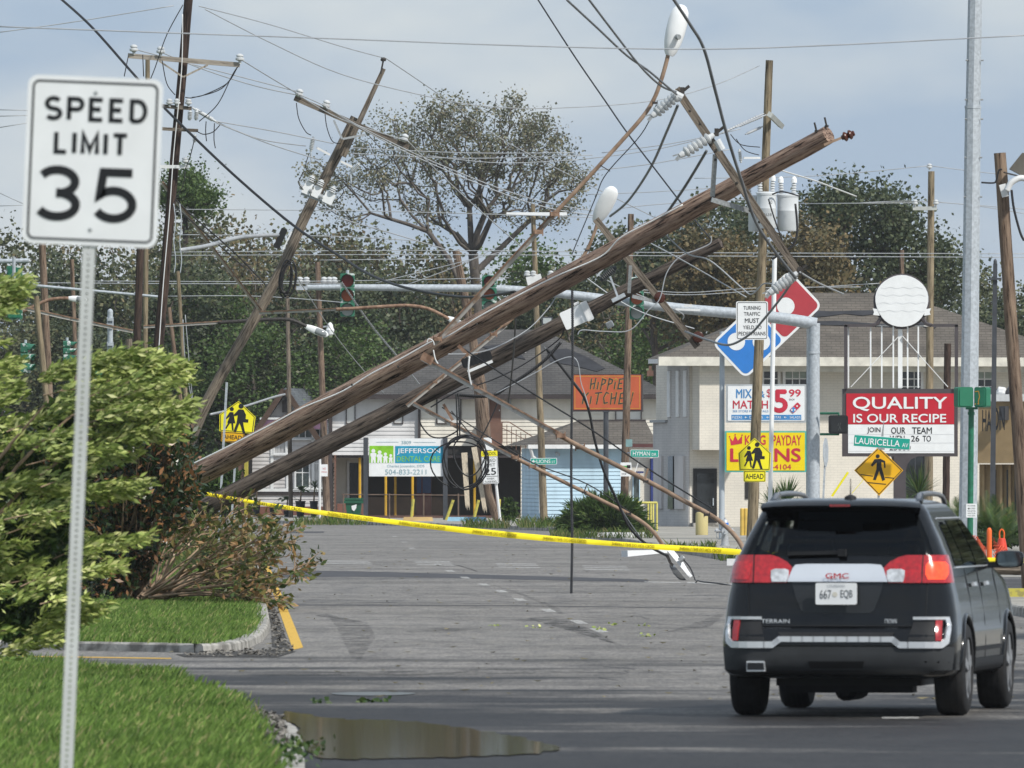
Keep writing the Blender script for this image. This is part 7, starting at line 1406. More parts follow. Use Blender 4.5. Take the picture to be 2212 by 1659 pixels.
# dark magnolia-like bush
YM = 158; root = thing('dark_bush', 'dark glossy leaved bush with brown scorched leaves at the foot of the fallen poles', 'bush', P(300, 1290, YM)); paths = []
pM = [(150, 1010), (205, 940), (262, 897), (335, 885), (395, 905), (422, 950), (415, 1010), (432, 1055), (405, 1120), (340, 1170), (310, 1240), (265, 1285), (150, 1290)]; br = MB(); bp = P(285, 1295, YM); bp.z = .12
for (x, y) in in_poly(pM, 520, rng):
    Yq_ = YM + rng.uniform(-1.6, 1.6); e = P(x, y, Yq_); d = (e - bp - Vector((0, 0, .6))); d = d.normalized() * .35; paths.append([e - d, e - d*.5 + Vector((0, 0, .03)), e])
for k, p in enumerate(paths):
    if k % 3 == 0: br.tube([bp + Vector((rng.uniform(-.2, .2), rng.uniform(-.3, .3), 0)), bp.lerp(p[0], .5) + Vector((rng.uniform(-.15, .15), 0, .12)), p[0], p[2]], [.028, .02, .011, .005], 4, cap=False)
br.build('stems', M_twig, root); V, Fq = spray_leaves(paths, 30, .125, rng, .09, .5, .0, .2, .7); fastmesh('foliage', V, Fq, L_mag, root)
# torn limbs lying to the right of it
YL = 157; root = thing('fallen_branch', 'torn leafy branch with rust brown leaves lying over the median kerb', 'branch', P(315, 1293, YL)); br = MB(); paths = []; bp = P(312, 1294, YL); bp.z = .15
ends = [(455, 1112), (425, 1130), (490, 1095), (520, 1082), (545, 1105), (560, 1125), (575, 1140), (590, 1150), (605, 1165), (598, 1190), (640, 1155), (632, 1172), (650, 1195), (682, 1222), (660, 1232), (640, 1262), (625, 1290), (600, 1330), (585, 1320), (560, 1292), (620, 1215), (540, 1180), (500, 1160), (560, 1200), (520, 1215), (570, 1240), (530, 1255), (490, 1235), (600, 1262), (470, 1190), (440, 1180), (555, 1310), (610, 1308), (380, 1150), (400, 1115), (480, 1130), (585, 1175), (645, 1240), (572, 1262), (505, 1275)]
for (x, y) in ends:
    e = P(x, y, YL - rng.uniform(-2.2, 2.8)); e.z = max(e.z, .12); m_ = bp.lerp(e, .5) + Vector((rng.uniform(-.08, .08), rng.uniform(-.1, .1), rng.uniform(-.02, .2) if y < 1250 else .08)); p = smooth_path([bp + Vector((rng.uniform(-.12, .3), rng.uniform(-.3, .3), rng.uniform(0, .05))), m_, e], 5); paths.append(p); br.tube(p, [.026, .023, .020, .017, .014, .012, .010, .008, .007, .005, .004][:len(p)], 5, cap=False)
    for t in range(4):
        i = int(rng.integers(4, len(p) - 1)); q = p[i] + (p[-1] - p[i]) * .6 + Vector((rng.uniform(-.1, .35), rng.uniform(-.3, .3), rng.uniform(-.15, .28))); q.z = max(q.z, .1); w_ = [p[i], p[i].lerp(q, .5) + Vector((0, 0, .03)), q]; paths.append(w_); br.tube(w_, [.009, .007, .004], 4, cap=False)
br.build('limbs', M_twig, root, smooth=True); V, Fq = spray_leaves(paths, 13, .12, rng, .03, .7, .5, .22, .6); fastmesh('foliage', V, Fq, L_limb, root)
px, py = scatter([g2(262, 1299), g2(350, 1299), g2(350, 1285), g2(262, 1285)], 90); blades('mulch', px, py, np.full(len(px), .14), .07, .02, mat('bark_mulch', (.20, .09, .05), .9), 'rust red mulch ring at the foot of the torn branch', 2.0, cat='mulch')
def shrub(name, label, x, y, Y, rx, ry, n, size, lm, seed, needles=False, z=GZ, aspect=.22, per=26):
    rg = np.random.default_rng(seed); k = Y / F; c = P(x, y, Y); base = Vector((c.x, Y, z)); root = thing(name, label, 'bush', base); ps = []; br = MB()
    for i in range(n):
        th, ph = rg.uniform(0, 2*math.pi), math.acos(rg.uniform(-.35, 1)); rr_ = rg.uniform(.7, 1.04); e = c + Vector((math.sin(ph)*math.cos(th)*rx*k*rr_, math.sin(ph)*math.sin(th)*rx*k*rr_, math.cos(ph)*ry*k*rr_)); e.z = max(e.z, z + .05); d = (e - base) * .38; ps.append([e - d, e - d*.45 + Vector((0, 0, .02)), e])
        if i % 3 == 0: br.tube([base, e - d, e], [.02, .012, .004], 4, cap=False)
    br.build('stems', M_barkdk, root); V, Fq = spray_leaves(ps, per, size, rg, .05, 1.0 if needles else .4, .0, aspect, .35 if needles else .8); fastmesh('foliage', V, Fq, lm, root); return root
shrub('needle_bush', 'wide spiky green bush in front of the blue shed', 1306, 1140, 338, 92, 66, 420, .30, L_rosemary, 5, True, aspect=.07, per=34)
shrub('green_shrub', 'bright green shrub under the left school crossing sign', 470, 1050, 300, 55, 75, 200, .14, L_shrub, 6, z=.14)
shrub('green_shrub', 'leafy vine shrub at the left corner of the blue shed', 1100, 1112, 412, 13, 34, 60, .16, L_shrub, 7)
shrub('dark_hedge', 'dark low hedge behind the orange cone at the right', 2160, 1160, 262, 60, 30, 160, .14, L_shrub, 8)
shrub('dark_hedge', 'dark shrub mass behind the pale bush at far left', 190, 1010, 250, 210, 110, 380, .2, L_mag, 9, z=.14)
def rosette(name, label, base, n, L_, w, seed, up=1.0, trunk=0.0, cat='plant', lm=None, droop=.6, pinnate=False):
    rg = np.random.default_rng(seed); base = Vector(base); root = thing(name, label, cat, base); c = base + Vector((0, 0, trunk))
    if trunk: q = MB(); q.tube([base, base.lerp(c, .5) + Vector((.02, 0, 0)), c], [.05 + L_*.03, .045 + L_*.02, .04 + L_*.02], 7, jit=.15); q.build('stem', M_twig, root)
    V, Fs = [], []
    for i in range(n):
        th = rg.uniform(0, 2*math.pi); el = rg.uniform(.1, 1.4) * up; h = Vector((math.cos(th), math.sin(th), 0)); l = L_ * rg.uniform(.7, 1.15); s = Vector((-h.y, h.x, 0)); o = len(V); pts = []
        for j in range(6): t = j / 5; pts.append(c + h * (l * t * math.cos(el)) + Zv * (l * t * math.sin(el) - droop * l * t * t * .6 * math.cos(el)))
        if pinnate:
            for j in range(1, 22):
                t = j / 22; f = t * 5; a = int(f); p = pts[a].lerp(pts[min(5, a + 1)], f - a); ll = l * .2 * math.sin(math.pi * (t * .85 + .12)); d = (pts[min(5, a+1)] - pts[a]).normalized()
                for sg in (-1, 1): o = len(V); e = p + (s * sg + d * .55 + Zv * .25).normalized() * ll; V += [p - d * w, p + d * w, e]; Fs.append((o, o + 1, o + 2))
        else:
            for j, p in enumerate(pts): ww = w * math.sin(math.pi * min(1, (j + 1.2) / 6.2)) * (1 if j < 5 else .2); V += [p - s * ww + Zv * ww * .3, p, p + s * ww + Zv * ww * .3]
            for j in range(5): Fs += [(o+3*j, o+3*j+1, o+3*j+4, o+3*j+3), (o+3*j+1, o+3*j+2, o+3*j+5, o+3*j+4)]
    q = MB(); q.add(V, Fs); q.build('leaves', lm or L_palm, root); return root
def gb(x, Y): return ((x - CX) * Y / F, Y, GZ)
for i, (x, Y, L_, tr, lb) in enumerate(((2135, 262, 1.35, .35, 'sago palm fanning out right of the big galvanised pole'), (2165, 258, 1.2, .15, 'sago palm closest to the knotty brown pole'), (2070, 280, 1.25, .3, 'sago palm left of the big galvanised pole'), (2030, 290, 1.0, .2, 'sago palm behind the right roof rail of the car'))): rosette('sago_palm', lb, gb(x, Y), 46, L_, .014, 50 + i, .95, tr, 'palm', droop=.7, pinnate=True)
for i, (x, Y, L_, tr, n, lb) in enumerate(((1985, 330, 1.0, 1.1, 110, 'tall yucca standing behind the burger sign post'), (1960, 335, .8, .5, 80, 'short yucca behind the pedestrian diamond sign'), (1700, 330, .85, .9, 120, 'yucca under the loan sign, right'), (1670, 332, .85, .7, 120, 'yucca under the loan sign, left'), (1730, 334, .8, .4, 90, 'low yucca beside the signal mast foot'), (1690, 328, .7, .1, 90, 'low yucca in front of the yuccas under the loan sign'))): rosette('yucca', lb, gb(x, Y), n, L_, .02, 70 + i, 1.0, tr, 'plant', droop=.35)
# potted plants in front of the gabled house
M_pot = mat('charcoal_pot', (.022, .025, .03), .5, var=.15)
for i, (x0, x1, y0, kind, lb) in enumerate(((545, 563, 1083, 'bare', 'tall dark pot with a bare twig plant, leftmost by the gabled house'), (582, 598, 1097, 'tuft', 'dark pot with small grey tuft, second from the left'), (612, 627, 1103, 'banana', 'dark pot with a drooping broad leaved plant, third from left'), (638, 660, 1082, 'banana', 'wide dark pot with a banana like plant'), (669, 687, 1082, 'palm', 'dark pot with a tall spiky plant beside the white post'))):
    Yq_ = 448 - i * .5; k = Yq_ / F; x = (x0 + x1) / 2; b_ = Vector(gb(x, Yq_)); root = thing('potted_plant', lb, 'plant', b_, None); h = (yb(Yq_) - y0) * k; r = (x1 - x0) / 2 * k; q = MB(); q.lathe(b_, Zv, [(0, r*.68), (h*.94, r), (h*.94, r*1.06), (h, r*1.06), (h, r*.9), (h - .05, r*.88)], 14); q.build('pot', M_pot, root, smooth='auto'); c = b_ + Vector((0, 0, h - .03)); rg = np.random.default_rng(200 + i); V, Fs = [], []
    n, l, w, up = {'bare': (14, .7, .012, 1.2), 'tuft': (30, .35, .02, 1.1), 'banana': (8, .75, .12, .8), 'palm': (60, .75, .018, 1.0)}[kind]; st_ = {'bare': .6, 'tuft': .05, 'banana': .45, 'palm': .55}[kind]
    q = MB(); q.tube([c, c + Vector((.03, 0, st_))], [.035, .025], 6); q.build('stem', M_twig, root); c = c + Vector((.03, 0, st_))
    for j in range(n):
        th = rg.uniform(0, 6.28); el = rg.uniform(.1, 1.3) * up; hh = Vector((math.cos(th), math.sin(th), 0)); s = Vector((-hh.y, hh.x, 0)); o = len(V); ll = l * rg.uniform(.6, 1.1)
        for jj in range(5): t = jj / 4; p = c + hh*(ll*t*math.cos(el)) + Zv*(ll*t*math.sin(el) - .5*ll*t*t); ww = w * math.sin(math.pi*(t*.85 + .12)); V += [p - s*ww, p + s*ww]
        Fs += [(o+2*jj, o+2*jj+1, o+2*jj+3, o+2*jj+2) for jj in range(4)]
    q = MB(); q.add(V, Fs); q.build('leaves', L_shrub, root)
# wheeled bin
Yq_ = 424; b_ = P(764, yb(Yq_), Yq_); root = thing('wheeled_bin', 'green wheeled rubbish bin with a torn label beside the porch', 'bin', b_); M_bin = mat('green_bin', (.015, .10, .055), .45, var=.1); q = MB(); w0, w1, d0, h = .24, .31, .3, .72
V = [(-w0, -.22, .04), (w0, -.22, .04), (w0, .22, .04), (-w0, .22, .04), (-w1, -.3, h), (w1, -.3, h), (w1, .32, h), (-w1, .32, h)]; q.m = Matrix.Translation(b_); q.add(V, [(0, 3, 2, 1), (4, 5, 6, 7), (0, 1, 5, 4), (1, 2, 6, 5), (2, 3, 7, 6), (3, 0, 4, 7)]); q.build('body', M_bin, root); q = MB(Matrix.Translation(b_)); q.box(-.35, .35, -.34, .38, h + .002, h + .07); q.build('lid', M_bin, root); q = MB(Matrix.Translation(b_)); q.box(-.36, .36, -.33, -.31, h - .12, h - .02); q.build('rim', M_bin, root)
q = MB(Matrix.Translation(b_)); q.add([(-.08, -.296, .5), (.12, -.305, .56), (.1, -.30, .42), (.02, -.285, .3), (-.06, -.29, .36)], [(0, 1, 2, 3, 4)]); q.build('torn_label', M_signwhite, root)
for sg in (-1, 1): q = MB(Matrix.Translation(b_)); q.lathe((sg*.27 - .03, .26, .1), (1, 0, 0), [(0, .1), (.06, .1)], 12); q.build('wheel', M_black, root)
# bollards, wheel stops, fence
M_bol = mat('chipped_yellow_bollard', (.62, .55, .10), .6, sc=9, det=7, c2=(.34, .30, .10), lo=.55, hi=.62)
for x0, y0, x1, y1, lb in ((888, 1121, 893, 1078, 'upright chipped yellow bollard right of the dental sign middle'), (964, 1112, 979, 1080, 'leaning yellow bollard at the right post of the dental sign'), (1023, 1119, 1034, 1080, 'leaning yellow bollard in front of the dangling planks'), (1076, 1112, 1079, 1078, 'thin yellow bollard left of the blue shed')):
    Yq_ = 418; q = MB(); a, b2 = P(x0, yb(Yq_), Yq_), P(x1, y1, Yq_); q.tube([a, b2], .055, 10); q.build('bollard', M_bol, None, lb, 'bollard')
for x0, x1, m_, lb in ((870, 936, mat('sand_yellow_paint', (.55, .38, .16), .7), 'sand yellow concrete wheel stop in front of the dental sign'), (966, 1052, mat('pale_blue_paint', (.28, .50, .66), .7), 'pale blue concrete wheel stop right of the dental sign')):
    Yq_ = 408; q = MB(); a, b2 = P(x0, yb(Yq_), Yq_), P(x1, yb(Yq_), Yq_); k = .09; q.add([a + Vector((0, -k, 0)), b2 + Vector((0, -k, 0)), b2 + Vector((0, k, 0)), a + Vector((0, k, 0)), a + Vector((.04, -k*.6, .15)), b2 + Vector((-.04, -k*.6, .15)), b2 + Vector((-.04, k*.6, .15)), a + Vector((.04, k*.6, .15))], [(0, 3, 2, 1), (4, 5, 6, 7), (0, 1, 5, 4), (1, 2, 6, 5), (2, 3, 7, 6), (3, 0, 4, 7)]); q.build('wheel_stop', m_, None, lb, 'wheel stop')
Yq_ = 426; root = thing('chain_link_fence', 'rusty chain link fence in front of the dark porch', 'fence', P(870, yb(Yq_), Yq_)); M_fence = mat('rusty_wire', (.17, .12, .09), .7, .2, var=.3)
q = MB(); q.tube([P(738, 1068, Yq_), P(1010, 1070, Yq_)], .02, 6); q.build('top_rail', M_fence, root)
for x in (742, 841, 915, 990): q = MB(); q.tube([P(x, yb(Yq_), Yq_), P(x, 1066, Yq_)], .03, 6); q.build('post', M_fence, root)
q = MB(); h = 46
for i in range(-10, 60):
    for sg in (-1, 1):
        xa = 742 + i * 5.2; xb = xa + sg * h; a, b2 = [xa, yb(Yq_) - 1], [xb, yb(Yq_) - 1 - h]
        if min(xa, xb) < 742 or max(xa, xb) > 990: continue
        q.bar(P(*a, Yq_), P(*b2, Yq_), .006, .006)
q.build('chain_link', M_fence, root, kind='stuff')
# hydrant
Yq_ = 274; b_ = P(1566, yb(Yq_), Yq_); root = thing('fire_hydrant', 'silver fire hydrant with a blue band beside the pale pole', 'hydrant', b_); M_sil = mat('silver_paint', (.48, .50, .52), .45, .3, var=.12, sc=12)
q = MB(); q.lathe(b_, Zv, [(0, .12), (.03, .12), (.03, .09), (.3, .085), (.36, .10), (.46, .10), (.47, .13), (.50, .13), (.505, .09)], 16); q.build('barrel', M_sil, root, smooth='auto'); q = MB(); q.lathe(b_ + Zv*.506, Zv, [(0, .09), (.05, .088)], 16); q.build('band', mat('hydrant_blue', (.03, .16, .55), .4), root); q = MB(); q.lathe(b_ + Zv*.557, Zv, [(0, .087), (.04, .075), (.07, .05), (.085, .03), (.085, .022), (.12, .022)], 12); q.build('bonnet', M_sil, root, smooth='auto')
for d, r, l in ((Vector((0, -1, 0)), .07, .14), (Vector((-1, 0, 0)), .05, .14), (Vector((1, 0, 0)), .05, .12)): q = MB(); q.lathe(b_ + Zv*.36 + d*.08, d, [(0, r), (l*.6, r), (l*.6, r*1.25), (l, r*1.2), (l, .018), (l + .04, .018)], 12); q.build('outlet', M_sil, root, smooth='auto')
q = MB(); q.tube(smooth_path([b_ + Vector((-.2, -.02, .36)), b_ + Vector((-.2, -.08, .2)), b_ + Vector((-.12, -.1, .16)), b_ + Vector((0, -.18, .28))], 5), .008, 5); q.build('chain', M_galv2, root)
Yq_ = 320; b_ = P(1516, yb(Yq_), Yq_); root = thing('pale_bollard', 'thick pale yellow concrete bollard in front of the black door', 'bollard', b_); q = MB(); q.lathe(b_, Zv, [(0, .178), (.60, .175), (.64, .15), (.65, .05)], 18); q.build('shaft', mat('flaking_pale_yellow', (.62, .53, .25), .8, sc=5, det=7, c2=(.42, .34, .2), lo=.56, hi=.64), root, smooth='auto')
for x, lb in ((1603, 'amber pipe bollard left of a pair beside the transformer pole'), (1611, 'amber pipe bollard right of a pair beside the transformer pole')): Yq_ = 318; b_ = P(x, yb(Yq_), Yq_); q = MB(); q.lathe(b_, Zv, [(0, .058), (.74, .058), (.76, .04)], 12); q.build('pipe_bollard', mat('amber_pipe', (.66, .45, .10), .5), None, lb, 'bollard')
Yq_ = 340; root = thing('yellow_railing', 'yellow tube railing right of the spiky bush', 'railing', P(1398, yb(Yq_), Yq_)); M_rail = mat('lemon_paint', (.68, .62, .16), .5, var=.1)
for x in (1378, 1400, 1406, 1411, 1419): q = MB(); q.tube([P(x, yb(Yq_), Yq_), P(x, 1086, Yq_)], .028, 8); q.build('post', M_rail, root)
q = MB(); q.tube([P(1374, 1086, Yq_), P(1420, 1086, Yq_)], .035, 8); q.build('top_rail', M_rail, root)
for pts, lb in (([(1290, 1160), (1400, 1162)], 'white painted kerb stone in front of the spiky bush'), ([(1570, 1221), (1600, 1222)], 'short white kerb stone at the corner beside the car')):
    a, b2 = G(*pts[0], .12), G(*pts[1], .12); b2.y = a.y; q = MB(); q.bar(a + Zv*.06, b2 + Zv*.06, .13, .2); q.build('kerb_stone', M_white, None, lb, 'kerb stone')
# orange barrier things at the right
M_org = mat('safety_orange', (.75, .13, .02), .5, var=.08); M_net = mat('orange_net', (.72, .10, .03), .6)
Yq_ = 225; b_ = P(2137, yb(Yq_), Yq_); q = MB(); q.lathe(b_, Zv, [(0, .12), (.04, .12), (.05, .055), (.62, .052), (.66, .04), (.68, .015)], 12); q.build('delineator_post', M_org, None, 'upright orange delineator post right of the car mirror', 'delineator', smooth='auto')
b_ = P(2164, yb(222), 222); root = thing('traffic_cone', 'red orange cone wrapped in netting at the right', 'traffic cone', b_); q = MB(); q.box(b_.x - .2, b_.x + .2, b_.y - .2, b_.y + .2, b_.z, b_.z + .03); q.build('base', M_black, root); q = MB(); q.lathe(b_ + Zv*.031, Zv, [(0, .16), (.45, .07), (.46, .05)], 14); q.build('cone', mat('cone_red', (.66, .06, .03), .5), root, smooth='auto'); q = MB(); q.tube(smooth_path([b_ + Vector((-.04, 0, .48)), b_ + Vector((-.045, 0, .6)), b_ + Vector((0, 0, .66)), b_ + Vector((.045, 0, .6)), b_ + Vector((.04, 0, .48))], 5), .016, 6); q.build('handle', M_org, root)
def net(label, a, b2, h0, h1, n, m_):
    root = thing('safety_netting', label, 'netting', a); q = MB(); f = lambda s, t: a + (b2 - a) * s + Zv * ((h0 + (h1 - h0) * s) * t + .04 * math.sin(9*s + 3*t)) + Yv * (.08 * math.sin(7 * s + 4 * t))
    for i in range(n + 1):
        for j in range(m_):
            for sg in (-1, 1):
                i2 = i + sg
                if 0 <= i2 <= n: q.bar(f(i / n, j / m_), f(i2 / n, (j + 1) / m_), .012, .006)
    q.build('mesh', M_net, root, kind='stuff')
net('orange safety netting sagging from the green signal post', P(2088, yb(230), 230), P(2130, yb(228), 228), .62, .30, 9, 8); net('orange netting bunched round the red orange cone', P(2146, yb(219), 219), P(2190, yb(221), 221), .5, .12, 8, 6)
Yq_ = 196; A, B_ = P(2140, yb(Yq_) - 14, Yq_), P(2235, yb(Yq_) - 12, Yq_); q = MB(); timber(q, A, B_, .10, .09, 12, 10, .05); q.build('timber_log', W_grey, None, 'weathered timber log lying on the ground at the right edge', 'log', smooth='auto', frame=axis_frame(A, B_))
sheet('parking_lot', [g2(2125, 1288, .12), g2(2400, 1288, .12), g2(2400, 1247, .12), g2(2110, 1247, .12)], .124, M_asph2)
for y in (1253, 1259, 1265): mark('lot_line', [(2140, y + .8), (2230, y + .8), (2230, y), (2140, y)], M_linew, .128)
a, b2 = G(2165, 1289, .12), G(2400, 1289, .12); q = MB(); q.bar(a + Zv*.06, b2 + Zv*.06, .12, .18); q.build('lot_kerb', M_bol, None, 'faded yellow kerb along the parking lot at the right edge', 'kerb')
q = MB(); q.tube([P(1797, 1072, 300), P(1832, 1020, 300)], .03, 6); q.build('guy_guard', M_yelsign, None, 'yellow guy wire guard left of the pedestrian diamond sign', 'guy guard'); q = MB(); q.tube([P(1840, 1066, 301), P(1862, 1040, 301), P(1880, 1010, 301)], .008, 5); q.build('guy_wire', M_yelsign, None, 'thin yellow guy wire beside the pedestrian diamond sign', 'guy wire')
root = thing('stop_sign', 'grey back of a sign seen edge on beside the signal mast', 'road sign', P(1774, yb(295), 295)); fb = Face(1784, 977, 295, yaw=78, roll=6); p = fb.panel([(1784 + 33*math.cos(R(22.5 + 45*i)), 977 - 33*math.sin(R(22.5 + 45*i))) for i in range(8)], .01, M_galv, 'panel', root); q = MB(); q.bar(P(1774, yb(295), 295), P(1784, 960, 295), .05, .05); q.build('post', M_galv, root)
# leaves scattered on the asphalt
for i, (cx, cy) in enumerate(((1078, 613), (1260, 622), (1605, 610), (1548, 633), (1740, 613), (1755, 660), (570, 947), (510, 950), (295, 955))):
    x, y = 540 + .4882*cx, 1053 + .4882*cy; p = G(x, y); rg = np.random.default_rng(900 + i); n = 16 if i > 5 else 9; C = np.array(p) + rg.normal(size=(n, 3)) * (.045, .2, .008) + (0, 0, .02); C[:, 2] = np.abs(C[:, 2] - .012) + .008; V, Fq = leaf_arrays(C, .05, rg, up=-.2); fastmesh('leaf_litter', V, Fq, L_shrub if i > 5 else L_pale, None, 'scattered green leaves lying on the asphalt', 'leaves', kind='stuff')
rg = np.random.default_rng(31); p = P(668, 1600, 79); C = np.array(p) * (1, 1, 0) + rg.normal(size=(34, 3)) * (.09, .5, .02) + (0, 0, .03); C[:, 2] = np.abs(C[:, 2]); V, Fq = leaf_arrays(C, .06, rg); fastmesh('puddle_weed', V, Fq, L_shrub, None, 'dark weeds standing in the near puddle', 'weeds', kind='stuff')
p = P(610, 1650, 74); C = np.array(p) * (1, 1, 0) + rg.normal(size=(150, 3)) * (.10, .5, .04) + (0, 0, .05); C[:, 2] = np.abs(C[:, 2]) + .02; V, Fq = leaf_arrays(C, .045, rg); fastmesh('kerb_weed', V, Fq, L_shrub, None, 'pale green weed sprig at the bottom edge beside the kerb', 'weeds', kind='stuff')
# ---------------------------------------------------------------- the parked sport utility vehicle
CAR = Matrix.Translation((2.52, 88.5, 0)) @ Matrix.Rotation(R(-9), 4, 'Z')
car = thing('parked_car', 'black sport utility vehicle stopped on the right, seen from behind with brake lamp lit', 'car', (2.52, 88.5, 0))
def paint(name, c, rough, coat, spec=.5):
    m, N, L, b = nt(name); b.inputs['Base Color'].default_value = (*c, 1); b.inputs['Roughness'].default_value = rough; b.inputs['Coat Weight'].default_value = coat; b.inputs['Coat Roughness'].default_value = .04; b.inputs['Specular IOR Level'].default_value = spec
    f = _noise(N, L, _map(N, L, (1, 1, 1)), 6, 5); L.new(_ramp(N, L, f, [(.3, mul(c, .85)), (.7, mul(c, 1.3))]), b.inputs['Base Color']); return m
def tint(name, c):
    m, N, L, b = nt(name); t = N.new('ShaderNodeBsdfTransparent'); t.inputs[0].default_value = (*c, 1); g = N.new('ShaderNodeBsdfGlossy'); g.inputs['Roughness'].default_value = .02; g.inputs[0].default_value = (.8, .85, .9, 1)
    f = N.new('ShaderNodeLayerWeight'); f.inputs[0].default_value = .28; ms = N.new('ShaderNodeMixShader'); L.new(f.outputs['Fresnel'], ms.inputs[0]); L.new(t.outputs[0], ms.inputs[1]); L.new(g.outputs[0], ms.inputs[2]); L.new(ms.outputs[0], N.get('Material Output').inputs[0]); return m
K_paint = paint('charcoal_car_paint', (.0042, .0049, .0062), .18, .42, .22); K_plast = mat('car_black_plastic', (.018, .019, .021), .6, var=.15, sc=8, spec=.25); K_glass = tint('tinted_car_glass', (.28, .31, .32)); K_chrome = mat('chrome_trim', (.80, .82, .85), .22, .55, var=.04); K_rubber = mat('tyre_rubber', (.016, .016, .017), .8, var=.2, sc=30)
def glassred(name, c, em=0.0):
    m, N, L, b = nt(name); b.inputs['Roughness'].default_value = .12; b.inputs['Coat Weight'].default_value = 1; f = _noise(N, L, _map(N, L, (1, 1, 1)), 30, 2); L.new(_ramp(N, L, f, [(.3, mul(c, .7)), (.7, mul(c, 1.25))]), b.inputs['Base Color'])
    if em: b.inputs['Emission Color'].default_value = (*c, 1); b.inputs['Emission Strength'].default_value = em
    return m
K_red = glassred('red_lamp_lens', (.42, .008, .012)); K_lit = glassred('lit_lamp_lens', (1.0, .07, .015), .5); K_clear = mat('clear_lamp_lens', (.62, .64, .66), .15, .3, var=.25, sc=25)
#      w     U     vr    vf    rr    rf
SL = [(.30, .80, .30, 4.40, .16, .2), (.335, .885, .10, 4.55, .20, .3), (.37, .912, .04, 4.62, .24, .4), (.44, .915, .01, 4.66, .26, .5), (.56, .922, .0, 4.68, .27, .5), (.64, .922, .006, 4.68, .27, .5), (.69, .918, .035, 4.67, .26, .5), (.715, .915, .085, 4.66, .25, .5), (.80, .908, .095, 4.65, .24, .5), (.95, .885, .10, 4.60, .24, .5), (1.03, .866, .105, 4.50, .23, .5), (1.08, .857, .115, 4.25, .23, .5), (1.12, .85, .13, 3.75, .22, .3),
      (1.16, .842, .145, 3.45, .21, .2), (1.27, .808, .185, 3.2, .20, .2), (1.40, .752, .255, 2.92, .18, .2), (1.52, .692, .33, 2.62, .16, .2), (1.60, .655, .385, 2.38, .15, .2), (1.65, .62, .42, 2.22, .15, .2), (1.68, .56, .47, 2.08, .15, .2), (1.70, .44, .58, 1.9, .15, .2)]
SA = np.array(SL)
def sl(w): return [float(np.interp(w, SA[:, 0], SA[:, i])) for i in range(1, 6)]
def spt(s, w):
    """point on the body at height w, arc length s from the rear centre line (positive to the right), with outward normal"""
    U, vr, vf, rr_, rf = sl(w); sg = 1 if s >= 0 else -1; s = abs(s); a = U - rr_
    if s <= a: return Vector((sg*s, vr, w)), Vector((0, -1, 0))
    if s <= a + rr_*math.pi/2: t = (s - a) / rr_; return Vector((sg*(a + rr_*math.sin(t)), vr + rr_*(1 - math.cos(t)), w)), Vector((sg*math.sin(t), -math.cos(t), 0))
    return Vector((sg*U, vr + rr_ + (s - a - rr_*math.pi/2), w)), Vector((sg, 0, 0))
def side(v, w, sg): U = sl(w)[0]; return Vector((sg*U, v, w)), Vector((sg, 0, .25)).normalized()
def loop(w):
    U, vr, vf, rr_, rf = sl(w); half = [Vector((0, vr, w)), Vector(((U - rr_)*.5, vr, w))]
    half += [Vector((U - rr_ + rr_*math.sin(t), vr + rr_*(1 - math.cos(t)), w)) for t in [math.pi/2*i/8 for i in range(9)]]
    v0, v1 = vr + rr_, vf - rf; half += [Vector((U, v0 + (v1 - v0)*i/14, w)) for i in range(1, 14)]
    half += [Vector((U - rf + rf*math.cos(t), vf - rf + rf*math.sin(t), w)) for t in [math.pi/2*i/6 for i in range(7)]] + [Vector(((U - rf)*.5, vf, w)), Vector((0, vf, w))]
    return half + [Vector((-p.x, p.y, p.z)) for p in half[-2:0:-1]]
ws = []
for a, b_ in zip(SL[:-1], SL[1:]): n = 2 if b_[0] - a[0] > .09 else 1; ws += [a[0] + (b_[0] - a[0])*i/n for i in range(n)]
ws.append(SL[-1][0]); loops = [loop(w) for w in ws]; n_ = len(loops[0]); V = [p for l in loops for p in l]
Fs = [(i*n_+j, i*n_+(j+1) % n_, (i+1)*n_+(j+1) % n_, (i+1)*n_+j) for i in range(len(loops)-1) for j in range(n_)]; top = len(V); V += [Vector((0, 1.25, 1.705)), Vector((0, 2.3, .28))]
Fs += [((len(loops)-1)*n_+j, (len(loops)-1)*n_+(j+1) % n_, top) for j in range(n_)] + [((j+1) % n_, j, top + 1) for j in range(n_)]
def raw(name, V, Fs): me = bpy.data.meshes.new(name); me.from_pydata([tuple(v) for v in V], [], Fs); o = bpy.data.objects.new(name, me); col.link(o); return o
bo = raw('tmp_body', V, Fs); cm = MB()
for v0 in (.96, 3.80):
    for sg in (-1, 1): cm.lathe(Vector((sg*.56, v0, .37)), Vector((sg, 0, 0)), [(0, .405), (.6, .405)], 40)
co = raw('tmp_cut', cm.v, cm.f); md = bo.modifiers.new('cut', 'BOOLEAN'); md.object = co; md.operation = 'DIFFERENCE'; md.solver = 'EXACT'; bpy.context.view_layer.update()
me = bpy.data.meshes.new_from_object(bo.evaluated_get(bpy.context.evaluated_depsgraph_get())); me.name = 'body'
for o in (bo, co): bpy.data.objects.remove(o)
import bmesh
bm = bmesh.new(); bm.from_mesh(me); screen = []; dele = []
